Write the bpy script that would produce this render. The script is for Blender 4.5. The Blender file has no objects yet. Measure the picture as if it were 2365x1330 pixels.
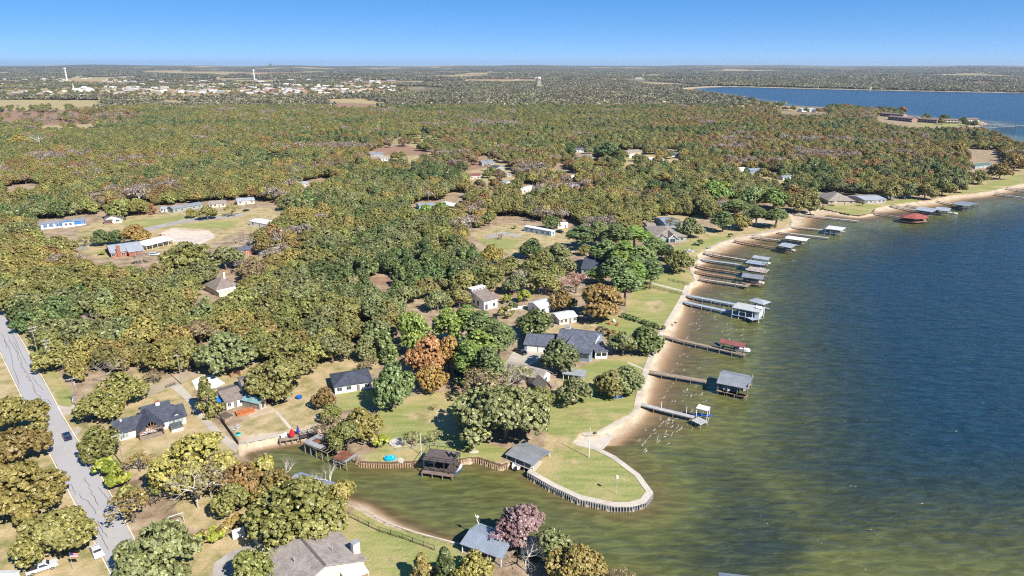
import bpy, bmesh, math, random
import numpy as np
from mathutils import Vector, Matrix
R = math.radians
rng = np.random.default_rng(7)
random.seed(7)
S = bpy.context.scene
COL = S.collection

# ------------------------------------------------------------------ camera, world, sun, exposure
FPX, PITCH, CAMZ, LAND = 1575.0, R(18.1), 101.5, 1.5
cam_d = bpy.data.cameras.new('camera'); cam = bpy.data.objects.new('camera', cam_d); COL.objects.link(cam)
cam.location = (0, 0, CAMZ); cam.rotation_euler = (math.pi/2 - PITCH, 0, 0)
cam_d.sensor_width = 36; cam_d.lens = 36*FPX/2365; cam_d.clip_start = 1; cam_d.clip_end = 90000
S.camera = cam
S.render.engine = 'CYCLES'
S.cycles.use_denoising = False; S.cycles.pixel_filter_type = 'BLACKMAN_HARRIS'; S.cycles.filter_width = 1.15
S.cycles.max_bounces = 6; S.cycles.diffuse_bounces = 3; S.cycles.glossy_bounces = 3
S.cycles.transparent_max_bounces = 8; S.cycles.transmission_bounces = 3; S.cycles.volume_bounces = 0
S.cycles.sample_clamp_indirect = 4
S.view_settings.view_transform = 'Standard'; S.view_settings.look = 'None'
S.view_settings.gamma = 1; S.view_settings.use_curve_mapping = False
S.view_settings.exposure = 1.0
SUN_EL, SUN_AZ = R(42), math.atan2(0.69, -0.72)      # azimuth clockwise from +Y
world = bpy.data.worlds.new('World'); S.world = world; world.use_nodes = True
nt = world.node_tree; bg = nt.nodes['Background']
sky = nt.nodes.new('ShaderNodeTexSky'); sky.sky_type = 'NISHITA'; sky.sun_disc = False
sky.sun_elevation = SUN_EL; sky.sun_rotation = SUN_AZ; sky.altitude = 100
sky.air_density = 0.25; sky.dust_density = 0.0; sky.ozone_density = 5.0
hs = nt.nodes.new('ShaderNodeHueSaturation'); hs.inputs['Saturation'].default_value = 1.9; hs.inputs['Hue'].default_value = 0.507
gmn = nt.nodes.new('ShaderNodeGamma'); gmn.inputs[1].default_value = 0.42; hs.inputs['Value'].default_value = 1.5
nt.links.new(sky.outputs[0], gmn.inputs[0]); nt.links.new(gmn.outputs[0], hs.inputs['Color']); nt.links.new(hs.outputs[0], bg.inputs[0])
bg.inputs[1].default_value = 0.15
sun_d = bpy.data.lights.new('sun', 'SUN'); sun_o = bpy.data.objects.new('sun', sun_d); COL.objects.link(sun_o)
sun_d.energy = 4.4; sun_d.angle = R(0.5); sun_d.color = (1.0, 0.95, 0.87)
sdir = Vector((math.sin(SUN_AZ)*math.cos(SUN_EL), math.cos(SUN_AZ)*math.cos(SUN_EL), math.sin(SUN_EL)))
sun_o.rotation_euler = sdir.to_track_quat('Z', 'Y').to_euler(); sun_o.location = (0, 0, 300)

# ------------------------------------------------------------------ photo pixel -> point on a level plane
SP, CP = math.sin(PITCH), math.cos(PITCH)
def P(px, py, z=LAND):
    u = (px-1182.5)/FPX; v = (py-665)/FPX
    t = (CAMZ-z)/(SP+v*CP)
    return Vector((u*t, (CP-v*SP)*t, z))
def Pn(pts, z=LAND):
    return np.array([P(a, b, z)[:2] for a, b in pts])
def to_px(x, y, z):
    x = np.asarray(x, float); y = np.asarray(y, float); dz = np.asarray(z, float)-CAMZ
    dep = y*CP - dz*SP
    return 1182.5+FPX*x/dep, 665-FPX*(y*SP+dz*CP)/dep, dep
def inpoly(x, y, poly):
    n = len(poly); c = np.zeros(x.shape, bool); j = n-1
    for i in range(n):
        xi, yi = poly[i]; xj, yj = poly[j]
        if yi != yj:
            m = ((yi > y) != (yj > y)) & (x < (xj-xi)*(y-yi)/(yj-yi)+xi)
            c ^= m
        j = i
    return c
def segdist(x, y, pts, closed=False):
    """distance to a polyline and the index/fraction of the nearest place"""
    d = np.full(x.shape, 1e18); at = np.zeros(x.shape)
    n = len(pts); rngi = range(n if closed else n-1)
    for i in rngi:
        ax, ay = pts[i]; bx, by = pts[(i+1) % n]
        ex, ey = bx-ax, by-ay; L = ex*ex+ey*ey+1e-12
        t = np.clip(((x-ax)*ex+(y-ay)*ey)/L, 0, 1)
        dd = (x-ax-t*ex)**2+(y-ay-t*ey)**2
        m = dd < d; d = np.where(m, dd, d); at = np.where(m, i+t, at)
    return np.sqrt(d), at
def vnoise(x, y, s, seed=0):
    """smooth value noise 0..1"""
    x = np.asarray(x)/s; y = np.asarray(y)/s
    xi = np.floor(x).astype(np.int64); yi = np.floor(y).astype(np.int64)
    fx = x-xi; fy = y-yi; fx = fx*fx*(3-2*fx); fy = fy*fy*(3-2*fy)
    def h(a, b):
        n = (a*374761393 + b*668265263 + seed*1442695041) & 0x7fffffff
        n = ((n ^ (n >> 13))*1274126177) & 0x7fffffff
        return ((n ^ (n >> 16)) & 0xffff)/65535.0
    return (h(xi, yi)*(1-fx)+h(xi+1, yi)*fx)*(1-fy)+(h(xi, yi+1)*(1-fx)+h(xi+1, yi+1)*fx)*fy

# ------------------------------------------------------------------ objects, names, tags
def tag(o, label=None, cat=None, group=None, kind=None):
    if label: o['label'] = label
    if cat: o['category'] = cat
    if group: o['group'] = group
    if kind: o['kind'] = kind
    return o
def empty(name, loc, rz=0, label=None, cat=None, group=None):
    o = bpy.data.objects.new(name, None); COL.objects.link(o)
    o.empty_display_size = 0.5
    o.location = loc; o.rotation_euler = (0, 0, rz)
    return tag(o, label, cat, group)
def link(name, me, parent=None, loc=None, rz=None):
    o = bpy.data.objects.new(name, me); COL.objects.link(o)
    if parent: o.parent = parent
    if loc is not None: o.location = loc
    if rz is not None: o.rotation_euler = (0, 0, rz)
    return o
class MB:
    """collects boxes, prisms and tubes, builds ONE mesh object"""
    def __init__(s): s.v = []; s.f = []
    def add(s, vs, fs):
        k = len(s.v); s.v += [tuple(p) for p in vs]; s.f += [tuple(i+k for i in f) for f in fs]; return s
    def box(s, x0, y0, z0, x1, y1, z1):
        return s.add([(x0,y0,z0),(x1,y0,z0),(x1,y1,z0),(x0,y1,z0),(x0,y0,z1),(x1,y0,z1),(x1,y1,z1),(x0,y1,z1)],
                     [(3,2,1,0),(4,5,6,7),(0,1,5,4),(1,2,6,5),(2,3,7,6),(3,0,4,7)])
    def tube(s, a, b, r0, r1=None, n=6, cap=True):
        a = Vector(a); b = Vector(b); r1 = r0 if r1 is None else r1
        d = (b-a).normalized(); u = d.orthogonal().normalized(); w = d.cross(u)
        vs = []
        for c, r in ((a, r0), (b, r1)):
            for i in range(n):
                t = 2*math.pi*i/n; vs.append(c+u*(r*math.cos(t))+w*(r*math.sin(t)))
        fs = [(i, (i+1) % n, n+(i+1) % n, n+i) for i in range(n)]
        if cap: fs += [tuple(range(n-1, -1, -1)), tuple(range(n, 2*n))]
        return s.add(vs, fs)
    def bar(s, a, b, w, h):
        a = Vector(a); b = Vector(b); d = (b-a).normalized()
        up = Vector((0, 0, 1)) if abs(d.z) < .95 else Vector((0, 1, 0))
        sx = d.cross(up).normalized()*(w/2); sy = sx.cross(d).normalized()*(h/2)
        vs = [a-sx-sy, a+sx-sy, a+sx+sy, a-sx+sy, b-sx-sy, b+sx-sy, b+sx+sy, b-sx+sy]
        return s.add(vs, [(3,2,1,0),(4,5,6,7),(0,1,5,4),(1,2,6,5),(2,3,7,6),(3,0,4,7)])
    def prism(s, poly, z0, z1):
        n = len(poly)
        vs = [(x, y, z0) for x, y in poly]+[(x, y, z1) for x, y in poly]
        return s.add(vs, [tuple(range(n-1, -1, -1)), tuple(range(n, 2*n))]+[(i, (i+1) % n, n+(i+1) % n, n+i) for i in range(n)])
    def xprism(s, prof, x0, x1):
        """profile of (y, z) swept along x"""
        n = len(prof)
        vs = [(x0, y, z) for y, z in prof]+[(x1, y, z) for y, z in prof]
        return s.add(vs, [tuple(range(n)), tuple(range(2*n-1, n-1, -1))]+[(i, n+i, n+(i+1) % n, (i+1) % n) for i in range(n)])
    def mesh(s, name, m):
        me = bpy.data.meshes.new(name); me.from_pydata(s.v, [], s.f)
        bm = bmesh.new(); bm.from_mesh(me); bmesh.ops.recalc_face_normals(bm, faces=bm.faces); bm.to_mesh(me); bm.free()
        for mm in (m if isinstance(m, (list, tuple)) else [m]): me.materials.append(mm)
        return me
    def build(s, name, m, parent=None, loc=None, rz=None):
        return link(name, s.mesh(name, m), parent, loc, rz)
def np_mesh(name, v, f, m, smooth=False):
    """mesh from numpy verts (n,3) and quads/tris (k,c)"""
    me = bpy.data.meshes.new(name); k, c = f.shape
    me.vertices.add(len(v)); me.vertices.foreach_set('co', np.ascontiguousarray(v, np.float32).ravel())
    me.loops.add(k*c); me.loops.foreach_set('vertex_index', np.ascontiguousarray(f, np.int32).ravel())
    me.polygons.add(k); me.polygons.foreach_set('loop_start', np.arange(0, k*c, c, dtype=np.int32))
    me.polygons.foreach_set('loop_total', np.full(k, c, np.int32))
    if smooth: me.polygons.foreach_set('use_smooth', np.ones(k, bool))
    me.update(calc_edges=True); me.validate()
    for mm in (m if isinstance(m, (list, tuple)) else [m]): me.materials.append(mm)
    return me

# ------------------------------------------------------------------ materials
def newmat(name):
    m = bpy.data.materials.new(name); m.use_nodes = True
    return m, m.node_tree, m.node_tree.nodes['Principled BSDF']
def N(t, kind, **kw):
    n = t.nodes.new(kind)
    for k, v in kw.items():
        if k in n.inputs: n.inputs[k].default_value = v
        else: setattr(n, k, v)
    return n
def ramp(t, fac, stops):
    r = t.nodes.new('ShaderNodeValToRGB'); e = r.color_ramp.elements
    while len(e) < len(stops): e.new(0.5)
    for q, (p, c) in zip(e, stops):
        q.position = p; q.color = tuple(c)+(1,) if len(c) == 3 else c
    t.links.new(fac, r.inputs[0]); return r
def mix(t, fac, a, b, mode='MIX'):
    n = t.nodes.new('ShaderNodeMix'); n.data_type = 'RGBA'; n.blend_type = mode
    for sock, val in ((n.inputs[0], fac), (n.inputs[6], a), (n.inputs[7], b)):
        if hasattr(val, 'is_output'): t.links.new(val, sock)
        else: sock.default_value = val if not isinstance(val, tuple) else (tuple(val)+(1,))[:4]
    return n.outputs[2]
def math_(t, op, a, b=None, clamp=False):
    n = t.nodes.new('ShaderNodeMath'); n.operation = op; n.use_clamp = clamp
    for i, val in enumerate((a, b)):
        if val is None: continue
        if hasattr(val, 'is_output'): t.links.new(val, n.inputs[i])
        else: n.inputs[i].default_value = val
    return n.outputs[0]
_mats = {}
def pm(name, c, rough=.8, var=.18, scale=.6, metal=0, spec=.3, seams=None, fine=None):
    """painted/plain surface: base colour, weathering noise, optional seams (spacing in m along local x or y)"""
    if name in _mats: return _mats[name]
    m, t, b = newmat(name)
    tc = t.nodes.new('ShaderNodeTexCoord')
    n1 = N(t, 'ShaderNodeTexNoise', Scale=scale, Detail=6.0, Roughness=.65); t.links.new(tc.outputs['Object'], n1.inputs['Vector'])
    n2 = N(t, 'ShaderNodeTexNoise', Scale=fine or 6.0, Detail=3.0); t.links.new(tc.outputs['Object'], n2.inputs['Vector'])
    a = tuple(max(0, k*(1-var*1.6)) for k in c); h = tuple(min(1, k*(1+var*1.3)) for k in c)
    r1 = ramp(t, n1.outputs[0], [(.32, a), (.68, h)])
    r2 = ramp(t, n2.outputs[0], [(.3, (.78,)*3), (.7, (1.15,)*3)])
    col = mix(t, 1.0, r1.outputs[0], r2.outputs[0], 'MULTIPLY')
    if seams:
        ax, sp, dk = seams
        sep = t.nodes.new('ShaderNodeSeparateXYZ'); t.links.new(tc.outputs['Object'], sep.inputs[0])
        q = math_(t, 'FRACT', math_(t, 'DIVIDE', sep.outputs[ax], sp))
        lo = math_(t, 'LESS_THAN', q, .14)
        col = mix(t, math_(t, 'MULTIPLY', lo, dk), col, (.02, .02, .02))
    t.links.new(col, b.inputs['Base Color'])
    b.inputs['Roughness'].default_value = rough; b.inputs['Metallic'].default_value = metal
    b.inputs['Specular IOR Level'].default_value = spec
    _mats[name] = m; return m
def leafmat(name, c1, c2, tr=.18, hue=.02, val=.22):
    """leaves: two tones by leaf and by clump, a shift of its own per tree"""
    if name in _mats: return _mats[name]
    m, t, b = newmat(name)
    at = N(t, 'ShaderNodeAttribute', attribute_name='tint')
    oi = t.nodes.new('ShaderNodeObjectInfo')
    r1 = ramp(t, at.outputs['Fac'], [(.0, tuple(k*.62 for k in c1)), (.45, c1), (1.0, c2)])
    h = t.nodes.new('ShaderNodeHueSaturation')
    mr = N(t, 'ShaderNodeMapRange'); t.links.new(oi.outputs['Random'], mr.inputs[0]); mr.inputs[3].default_value = .5-hue; mr.inputs[4].default_value = .5+hue
    w = t.nodes.new('ShaderNodeTexWhiteNoise'); w.noise_dimensions = '1D'; t.links.new(oi.outputs['Random'], w.inputs['W'])
    mv = N(t, 'ShaderNodeMapRange'); t.links.new(w.outputs[0], mv.inputs[0]); mv.inputs[3].default_value = 1-val; mv.inputs[4].default_value = 1+val
    t.links.new(mr.outputs[0], h.inputs['Hue']); t.links.new(mv.outputs[0], h.inputs['Value']); t.links.new(r1.outputs[0], h.inputs['Color'])
    t.nodes.remove(b)
    d = t.nodes.new('ShaderNodeBsdfDiffuse'); tl = t.nodes.new('ShaderNodeBsdfTranslucent'); gl = N(t, 'ShaderNodeBsdfGlossy', Roughness=.45)
    t.links.new(h.outputs[0], d.inputs[0]); t.links.new(h.outputs[0], tl.inputs[0]); gl.inputs[0].default_value = (1, 1, 1, 1)
    m1 = t.nodes.new('ShaderNodeMixShader'); m1.inputs[0].default_value = tr; t.links.new(d.outputs[0], m1.inputs[1]); t.links.new(tl.outputs[0], m1.inputs[2])
    m2 = t.nodes.new('ShaderNodeMixShader'); m2.inputs[0].default_value = .035; t.links.new(m1.outputs[0], m2.inputs[1]); t.links.new(gl.outputs[0], m2.inputs[2])
    t.links.new(m2.outputs[0], t.nodes['Material Output'].inputs[0])
    _mats[name] = m; return m

# ------------------------------------------------------------------ the shore (photo pixel of the land edge, width of dry beach in m)
SHORE = [(1420,1335,1),(1340,1318,1),(1220,1292,1),(1120,1270,1),(1040,1250,1.5),(960,1229,2),(900,1208,2.5),(862,1190,3),(828,1168,3),
 (760,1140,1.5),(690,1122,1),(640,1102,1),(600,1078,1),(570,1060,1),(548,1046,1),(556,1028,3),(590,1019,2.5),(640,1010,2.5),(700,1002,2),
 (735,998,1),(790,1018,.4),(822,1058,.3),(832,1066,.15),(850,1068,.1),(950,1067,.1),(1000,1062,.1),(1060,1062,.1),(1103,1057,.1),(1158,1075,.1),
 (1173,1070,.1),(1180,1058,.1),(1240,1064,.1),(1218,1091,.1),(1274,1123,.1),(1337,1152,.1),(1416,1169,.1),(1457,1169,.1),(1490,1160,.1),
 (1507,1137,.1),(1477,1096,.1),(1421,1054,.2),(1375,1032,1.5),(1332,1022,7),(1345,1004,8),(1382,1002,6),(1462,958,5),(1478,941,4.5),(1483,915,4),
 (1492,880,5),(1500,850,5.5),(1513,815,6.5),(1527,780,8),(1535,768,7),(1563,720,5),(1580,690,2),(1592,660,3),(1610,648,6),(1597,620,6),
 (1617,600,6),(1613,590,7),(1643,572,12),(1665,560,13),(1700,550,12),(1740,542,8),(1765,537,6),(1800,531,4),(1825,524,6),(1832,510,14),
 (1826,494,22),(1890,484,26),(1901,482,26),(1965,496,4),(1985,497,3),(2013,492,4),(2022,482,12),(2055,475,18),(2100,468,18),(2150,463,14),(2200,452,14),
 (2260,446,12),(2298,440,12),(2365,424,12),(2450,412,10),(2520,398,8),(2560,370,6),(2480,346,6),(2365,343,6),(2325,327,6),(2290,313,6),(2240,305,6),
 (2185,297,5),(2172,292,4),(2230,293,2),(2262,289,2),(2275,284,2),(2265,279,2),(2150,272,6),(2100,268,8),(2030,259,8),(1960,249,8),(1900,247,8),
 (1810,244,12),(1740,232,20),(1640,216,40),(1566,206.5,60),(1576,203.4,60),(1592,201.6,60),(1650,198.4,70),(1750,200,60),(1850,203,40),(2000,206.5,30),
 (2150,209.5,30),(2365,213.5,30),(2600,218,20),(3000,225,20)]
SW = Pn([(a, b) for a, b, c in SHORE])
SWALL = np.vstack([SW, [(5000, 1800), (4000, 55), (600, 60), (50, 92)]])
SB = np.array([c*(.62 if 1460 < a < 2400 and 400 < b < 1000 else 1) for a, b, c in SHORE]+[5, 5, 3, 2])
def shore_sd(x, y):
    d, at = segdist(x, y, SWALL, True)
    i = at.astype(int); f = at-i; n = len(SB)
    b = SB[i % n]*(1-f)+SB[(i+1) % n]*f
    return np.where(inpoly(x, y, SWALL), d, -d), b
COVE = Pn([(540,1000),(900,1040),(1240,1050),(1300,1130),(1420,1180),(1400,1340),(900,1300),(540,1150)])
def land_h(x, y, sd, b):
    k = np.maximum(b, .12)
    up = np.where(b < .6, -.5, .55)
    dry = up*(1-np.clip(sd, 0, None)/k)
    wet = -np.clip(sd-k, 0, None)*.050 - np.where(b < .6, .55, 0)*np.exp(-np.clip(sd-k, 0, None)/14)
    h = np.where(sd < k, np.where(b < .6, -.55, dry), wet)
    dc, _ = segdist(x, y, COVE, True); dc = np.where(inpoly(x, y, COVE), 0, dc)
    h = np.where(sd > k, np.minimum(h, -np.clip(sd-k, 0, None)*(.05+.17*np.clip(1-dc/45, 0, 1))), h)
    h = np.maximum(h, -1.35-np.clip(dc/55, 0, 1)**1.3*2.65)
    h = np.where(sd <= 0, LAND, h)
    # gentle hills far away, outside the mapped neighbourhood
    r = np.hypot(x, y); th = np.arctan2(x, y)
    ramp_ = np.clip((r-9000)/9000, 0, 1); ramp_ = ramp_*ramp_*(3-2*ramp_)
    prof = 46+34*np.sin(th*3.1+2.2)+14*np.sin(th*9+.6)+9*np.sin(th*23+1)+5*np.sin(th*57)
    prof += np.where(th > .15, 52*np.clip((th-.10)/.3, 0, 1), 0)
    h = h+ramp_*np.clip(prof, 8, None)*(.7+.6*vnoise(x, y, 2600, 5))*np.where(sd > 0, 0, 1)
    roll = np.clip((r-1500)/2500, 0, 1)*9*(vnoise(x, y, 900, 3)-.45)
    return h+np.where(sd < -80, roll, 0)

# ------------------------------------------------------------------ land cover (photo pixels on the ground)
LAWN = [
 [(255,515),(420,496),(430,514),(330,526)],[(330,532),(480,512),(560,505),(540,525),(480,528),(400,526)],[(1100,552),(1200,552),(1180,582),(1120,565)],
 [(885,925),(950,912),(1040,903),(1092,912),(1075,960),(1060,1000),(1110,1022),(1170,1036),(1155,1068),(1100,1056),(1000,1062),(850,1068),(835,1050),(872,1040),(880,1000),(868,960)],
 [(1265,930),(1300,900),(1380,890),(1484,915),(1476,945),(1460,957),(1380,1001),(1340,1008),(1330,1024),(1290,1030),(1255,990)],
 [(1232,1078),(1290,1025),(1330,1020),(1375,1032),(1425,1056),(1478,1098),(1500,1135),(1480,1158),(1400,1160),(1300,1130),(1225,1095)],
 [(1300,860),(1400,828),(1512,812),(1500,848),(1484,910),(1400,890),(1300,890)],
 [(1370,735),(1450,725),(1535,755),(1520,795),(1430,800),(1390,775)],
 [(1440,700),(1480,650),(1592,660),(1563,722),(1532,762),(1450,725)],
 [(1470,655),(1500,610),(1600,625),(1610,648),(1590,660)],
 [(1555,570),(1640,545),(1700,548),(1643,572),(1615,590),(1600,620),(1560,600)],
 [(780,1205),(828,1172),(900,1212),(1040,1254),(1110,1285),(1010,1335),(860,1340),(800,1270)],
 [(780,905),(860,900),(870,935),(780,950)],
 [(1150,825),(1180,835),(1160,860),(1140,850)],
 [(2200,450),(2240,435),(2365,398),(2365,424),(2298,440)],
 [(1880,487),(1930,470),(2010,468),(2140,455),(2120,466),(2022,482),(2013,492),(1965,496)],
 [(900,330),(930,318),(1020,305),(1030,318),(960,332)],
 [(2090,286),(2250,285),(2230,292),(2130,292)],
 [(120,900),(60,795),(95,800),(165,905),(170,960),(150,950)],
]
DRY = [
 [(550,1025),(545,985),(620,935),(740,915),(770,960),(735,1000),(640,1012)],
 [(180,1000),(250,940),(430,880),(470,950),(560,1035),(520,1060),(330,1060),(230,1090)],
 [(290,1080),(400,1150),(420,1215),(530,1232),(590,1170),(560,1100),(430,1060),(330,1060)],
 [(420,1330),(440,1270),(560,1210),(600,1250),(500,1330)],
 [(300,850),(420,880),(560,830),(730,845),(760,800),(860,790),(900,830),(860,860),(760,910),(700,930),(600,880),(450,900),(330,900)],
 [(-200,650),(0,680),(30,720),(130,860),(180,950),(215,1060),(290,1180),(330,1340),(-300,1340)],
 [(180,530),(250,500),(420,490),(620,478),(650,500),(600,540),(560,530),(490,560),(400,575),(230,600),(180,575)],
 [(1080,540),(1160,518),(1330,528),(1330,560),(1260,570),(1180,590),(1120,560)],
 [(1560,560),(1600,535),(1700,515),(1830,500),(1825,524),(1740,540),(1640,560)],
 [(860,350),(960,330),(1020,350),(1000,372),(900,378)],
 [(1060,385),(1120,370),(1220,390),(1180,430),(1100,420)],
 [(1500,470),(1560,485),(1640,490),(1600,520),(1500,515)],
 [(1370,375),(1440,345),(1560,350),(1570,380),(1480,385),(1400,392)],
 [(1180,780),(1260,760),(1400,735),(1420,760),(1380,770),(1250,800)],
 [(1270,905),(1320,900),(1300,880),(1262,880)],
 [(925,962),(1000,925),(1040,940),(1075,980),(1055,1008),(1000,990)],
 [(2140,440),(2290,405),(2365,385),(2365,400),(2250,432),(2200,452),(2140,455)],
 [(1265,1000),(1330,1000),(1300,1050),(1250,1050)],
 [(420,625),(470,640),(480,660),(430,650)],
 [(1700,400),(1840,405),(1850,425),(1700,420)],
]
FIELD = [
 [(-300,232),(120,230),(255,232),(262,250),(120,254),(-300,256)],[(40,288),(110,284),(222,280),(232,294),(120,300),(40,300)],
 [(-200,238),(0,236),(240,232),(255,243),(180,250),(-200,256)],[(60,292),(100,286),(210,282),(225,290),(120,298)],
 [(350,232),(400,226),(450,232),(440,245),(360,244)],[(720,226),(830,224),(900,238),(890,250),(760,246)],
 [(1060,181),(1200,180),(1330,183),(1330,188),(1180,186),(1060,184)],[(100,183),(280,180),(270,187),(110,188)],
 [(1670,243),(1740,234),(1800,244),(1790,252),(1690,250)],[(1805,253),(1820,245),(1850,247),(1840,256)],
 [(0,205),(130,203),(260,200),(420,204),(420,214),(120,218),(0,220)],[(870,176),(1100,176),(1090,179),(880,179)],
 [(2180,190),(2365,186),(2365,191),(2200,194)],[(1350,190),(1450,187),(1430,192)],[(500,236),(560,233),(570,240),(510,243)],
 [(300,168),(500,166),(700,169),(500,173)],[(330,166),(430,165),(430,168),(340,169)],
 [(250,214),(480,205),(640,203),(880,205),(890,214),(700,221),(300,222)],[(350,196),(560,192),(760,194),(700,199),(400,200)],[(700,206),(800,204),(850,212),(760,218)],
 [(1950,176),(2100,174),(2110,178),(1960,180)],
]
RED = [
 [(-300,256),(150,254),(330,258),(240,284),(100,290),(-300,292)],
 [(-200,262),(0,258),(140,256),(200,262),(120,276),(0,280)],[(860,342),(940,336),(1000,352),(930,362),(870,356)],
 [(770,236),(880,240),(850,250),(780,250)],[(850,640),(910,640),(900,660),(840,655)],[(1040,380),(1110,365),(1130,385),(1060,400)],
 [(700,345),(790,335),(800,350),(720,355)],[(560,166),(700,167),(700,170),(570,169)],
]
SANDY = [
 [(365,540),(400,525),(480,530),(500,545),(440,555),(380,555)],[(1180,830),(1225,800),(1270,815),(1215,845)],
 [(415,600),(450,590),(470,600),(430,612)],[(700,985),(740,975),(745,998),(705,1003)],[(560,945),(620,935),(640,950),(580,965)],
 [(545,990),(570,1005),(735,985),(735,1000),(560,1027)],[(1700,510),(1790,495),(1810,510),(1720,528)],
]
WORN = [[(925,958),(1000,930),(1050,945),(1078,985),(1062,1012),(1020,1005),(990,985),(940,972)],[(1285,1060),(1330,1055),(1355,1072),(1310,1085)],[(1268,1005),(1335,1000),(1310,1040),(1250,1050)],
 [(1480,695),(1530,690),(1550,715),(1500,725)],[(1500,665),(1560,668),(1540,680),(1490,676)],[(890,925),(960,915),(930,940)],[(840,1050),(900,1046),(960,1052),(950,1062),(850,1064)],[(1420,1090),(1450,1095),(1470,1120),(1430,1115)],[(870,1285),(930,1275),(960,1300),(890,1310)],[(1300,950),(1360,935),(1380,950),(1320,975)],[(1560,590),(1600,575),(1620,580),(1580,600)]]
def cover(polys, x, y, soft):
    out = np.zeros(x.shape)
    for pl in polys:
        q = Pn(pl); mn = q.min(0)-6; mx = q.max(0)+6
        m = (x > mn[0]) & (x < mx[0]) & (y > mn[1]) & (y < mx[1])
        if not m.any(): continue
        xs, ys = x[m], y[m]; d, _ = segdist(xs, ys, q, True)
        d = np.where(inpoly(xs, ys, q), d, -d); s = np.maximum(soft, np.hypot(xs, ys)*.006)
        out[m] = np.maximum(out[m], np.clip(.5+d/(2*s), 0, 1))
    return out

# ------------------------------------------------------------------ ground: one sheet to the horizon
rows = [30.0]
while rows[-1] < 1300: rows.append(rows[-1]*1.0062)
while rows[-1] < 27000: rows.append(rows[-1]*1.013)
rows = np.array(rows); cols = np.linspace(-1.15, 1.15, 461)
GX = (rows[:, None]*cols[None, :]); GY = np.repeat(rows[:, None], len(cols), 1)
gx, gy = GX.ravel(), GY.ravel()
gsd, gb = shore_sd(gx, gy)
gh = land_h(gx, gy, gsd, gb)
nr, nc = GX.shape
idx = np.arange(nr*nc).reshape(nr, nc)
gf = np.stack([idx[:-1, :-1], idx[:-1, 1:], idx[1:, 1:], idx[1:, :-1]], -1).reshape(-1, 4)
C = np.zeros((len(gx), 4), np.float32)
C[:, 0] = cover(LAWN, gx, gy, 1.2)*(1-.62*cover(WORN, gx, gy, 2.2)); C[:, 1] = np.maximum(cover(DRY+WORN, gx, gy, 1.5), cover(FIELD, gx, gy, 3))
C[:, 2] = cover(SANDY, gx, gy, 1.0); C[:, 3] = cover(RED, gx, gy, 2)
# far countryside: pastures between the woods
far = np.hypot(gx, gy)
pas = vnoise(gx, gy*.55, 420, 11)*.6+vnoise(gx, gy*.55, 1100, 12)*.4+np.where(np.arctan2(gx, gy) < -.12, .10, 0)*np.clip((7500-far)/2500, 0, 1)-np.where((np.arctan2(gx, gy) > .04) & (far < 6000), .12, 0)
C[:, 1] = np.maximum(C[:, 1], np.clip((pas-.62)*9, 0, 1)*np.clip((far-2600)/1500, 0, 1))
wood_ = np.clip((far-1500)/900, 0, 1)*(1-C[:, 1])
C[:, 2] = np.where(gsd > 0, 1, np.maximum(C[:, 2], np.clip(1.2+gsd/1.5, 0, 1)*(gb > 2.2)))
gm, t, b = newmat('ground')
at = N(t, 'ShaderNodeAttribute', attribute_name='cover'); sp = t.nodes.new('ShaderNodeSeparateColor'); t.links.new(at.outputs['Color'], sp.inputs[0])
tc = t.nodes.new('ShaderNodeTexCoord')
def gn(scale, det=6.0, rough=.6, sc=None):
    n = N(t, 'ShaderNodeTexNoise', Scale=scale, Detail=det, Roughness=rough)
    if sc:
        mp = t.nodes.new('ShaderNodeMapping'); mp.inputs['Scale'].default_value = sc; mp.inputs['Rotation'].default_value = (0, 0, .9)
        t.links.new(tc.outputs['Object'], mp.inputs[0]); t.links.new(mp.outputs[0], n.inputs['Vector'])
    else: t.links.new(tc.outputs['Object'], n.inputs['Vector'])
    return n.outputs[0]
nf, nm, nb_, ns = gn(1.1), gn(.22), gn(.05, 4.0), gn(.35, 5.0, .6, (.25, 1.6, 1))
nfine = gn(4.5, 3.0)
litter = ramp(t, nm, [(.30, (.17, .12, .075)), (.5, (.31, .23, .15)), (.72, (.43, .335, .225))]).outputs[0]
lawn = mix(t, ramp(t, ns, [(.35, (0, 0, 0)), (.65, (1, 1, 1))]).outputs[0], (.195, .225, .068), (.31, .29, .115))
lawn = mix(t, ramp(t, nb_, [(.50, (0, 0, 0)), (.66, (1, 1, 1))]).outputs[0], lawn, (.40, .31, .155))
dry = ramp(t, nm, [(.32, (.20, .195, .075)), (.50, (.37, .29, .15)), (.75, (.50, .385, .24))]).outputs[0]
sand = ramp(t, nm, [(.3, (.37, .28, .19)), (.7, (.55, .44, .32))]).outputs[0]
red = ramp(t, nm, [(.3, (.22, .13, .085)), (.7, (.33, .21, .14))]).outputs[0]
def edge(sock, lo=.35, hi=.65):
    s = math_(t, 'ADD', sock, math_(t, 'MULTIPLY', math_(t, 'SUBTRACT', nf, .5), .75))
    r = N(t, 'ShaderNodeMapRange'); r.inputs[1].default_value = lo; r.inputs[2].default_value = hi; t.links.new(s, r.inputs[0]); return r.outputs[0]
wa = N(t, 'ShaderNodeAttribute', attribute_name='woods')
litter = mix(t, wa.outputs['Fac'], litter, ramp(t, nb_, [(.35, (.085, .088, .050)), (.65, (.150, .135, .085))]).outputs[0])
c = mix(t, edge(sp.outputs[1]), litter, dry)
c = mix(t, edge(at.outputs['Alpha']), c, red)
c = mix(t, edge(sp.outputs[0]), c, lawn)
c = mix(t, edge(sp.outputs[2]), c, sand)
c = mix(t, 1.0, c, ramp(t, nfine, [(.3, (.74,)*3), (.7, (1.2,)*3)]).outputs[0], 'MULTIPLY')
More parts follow.
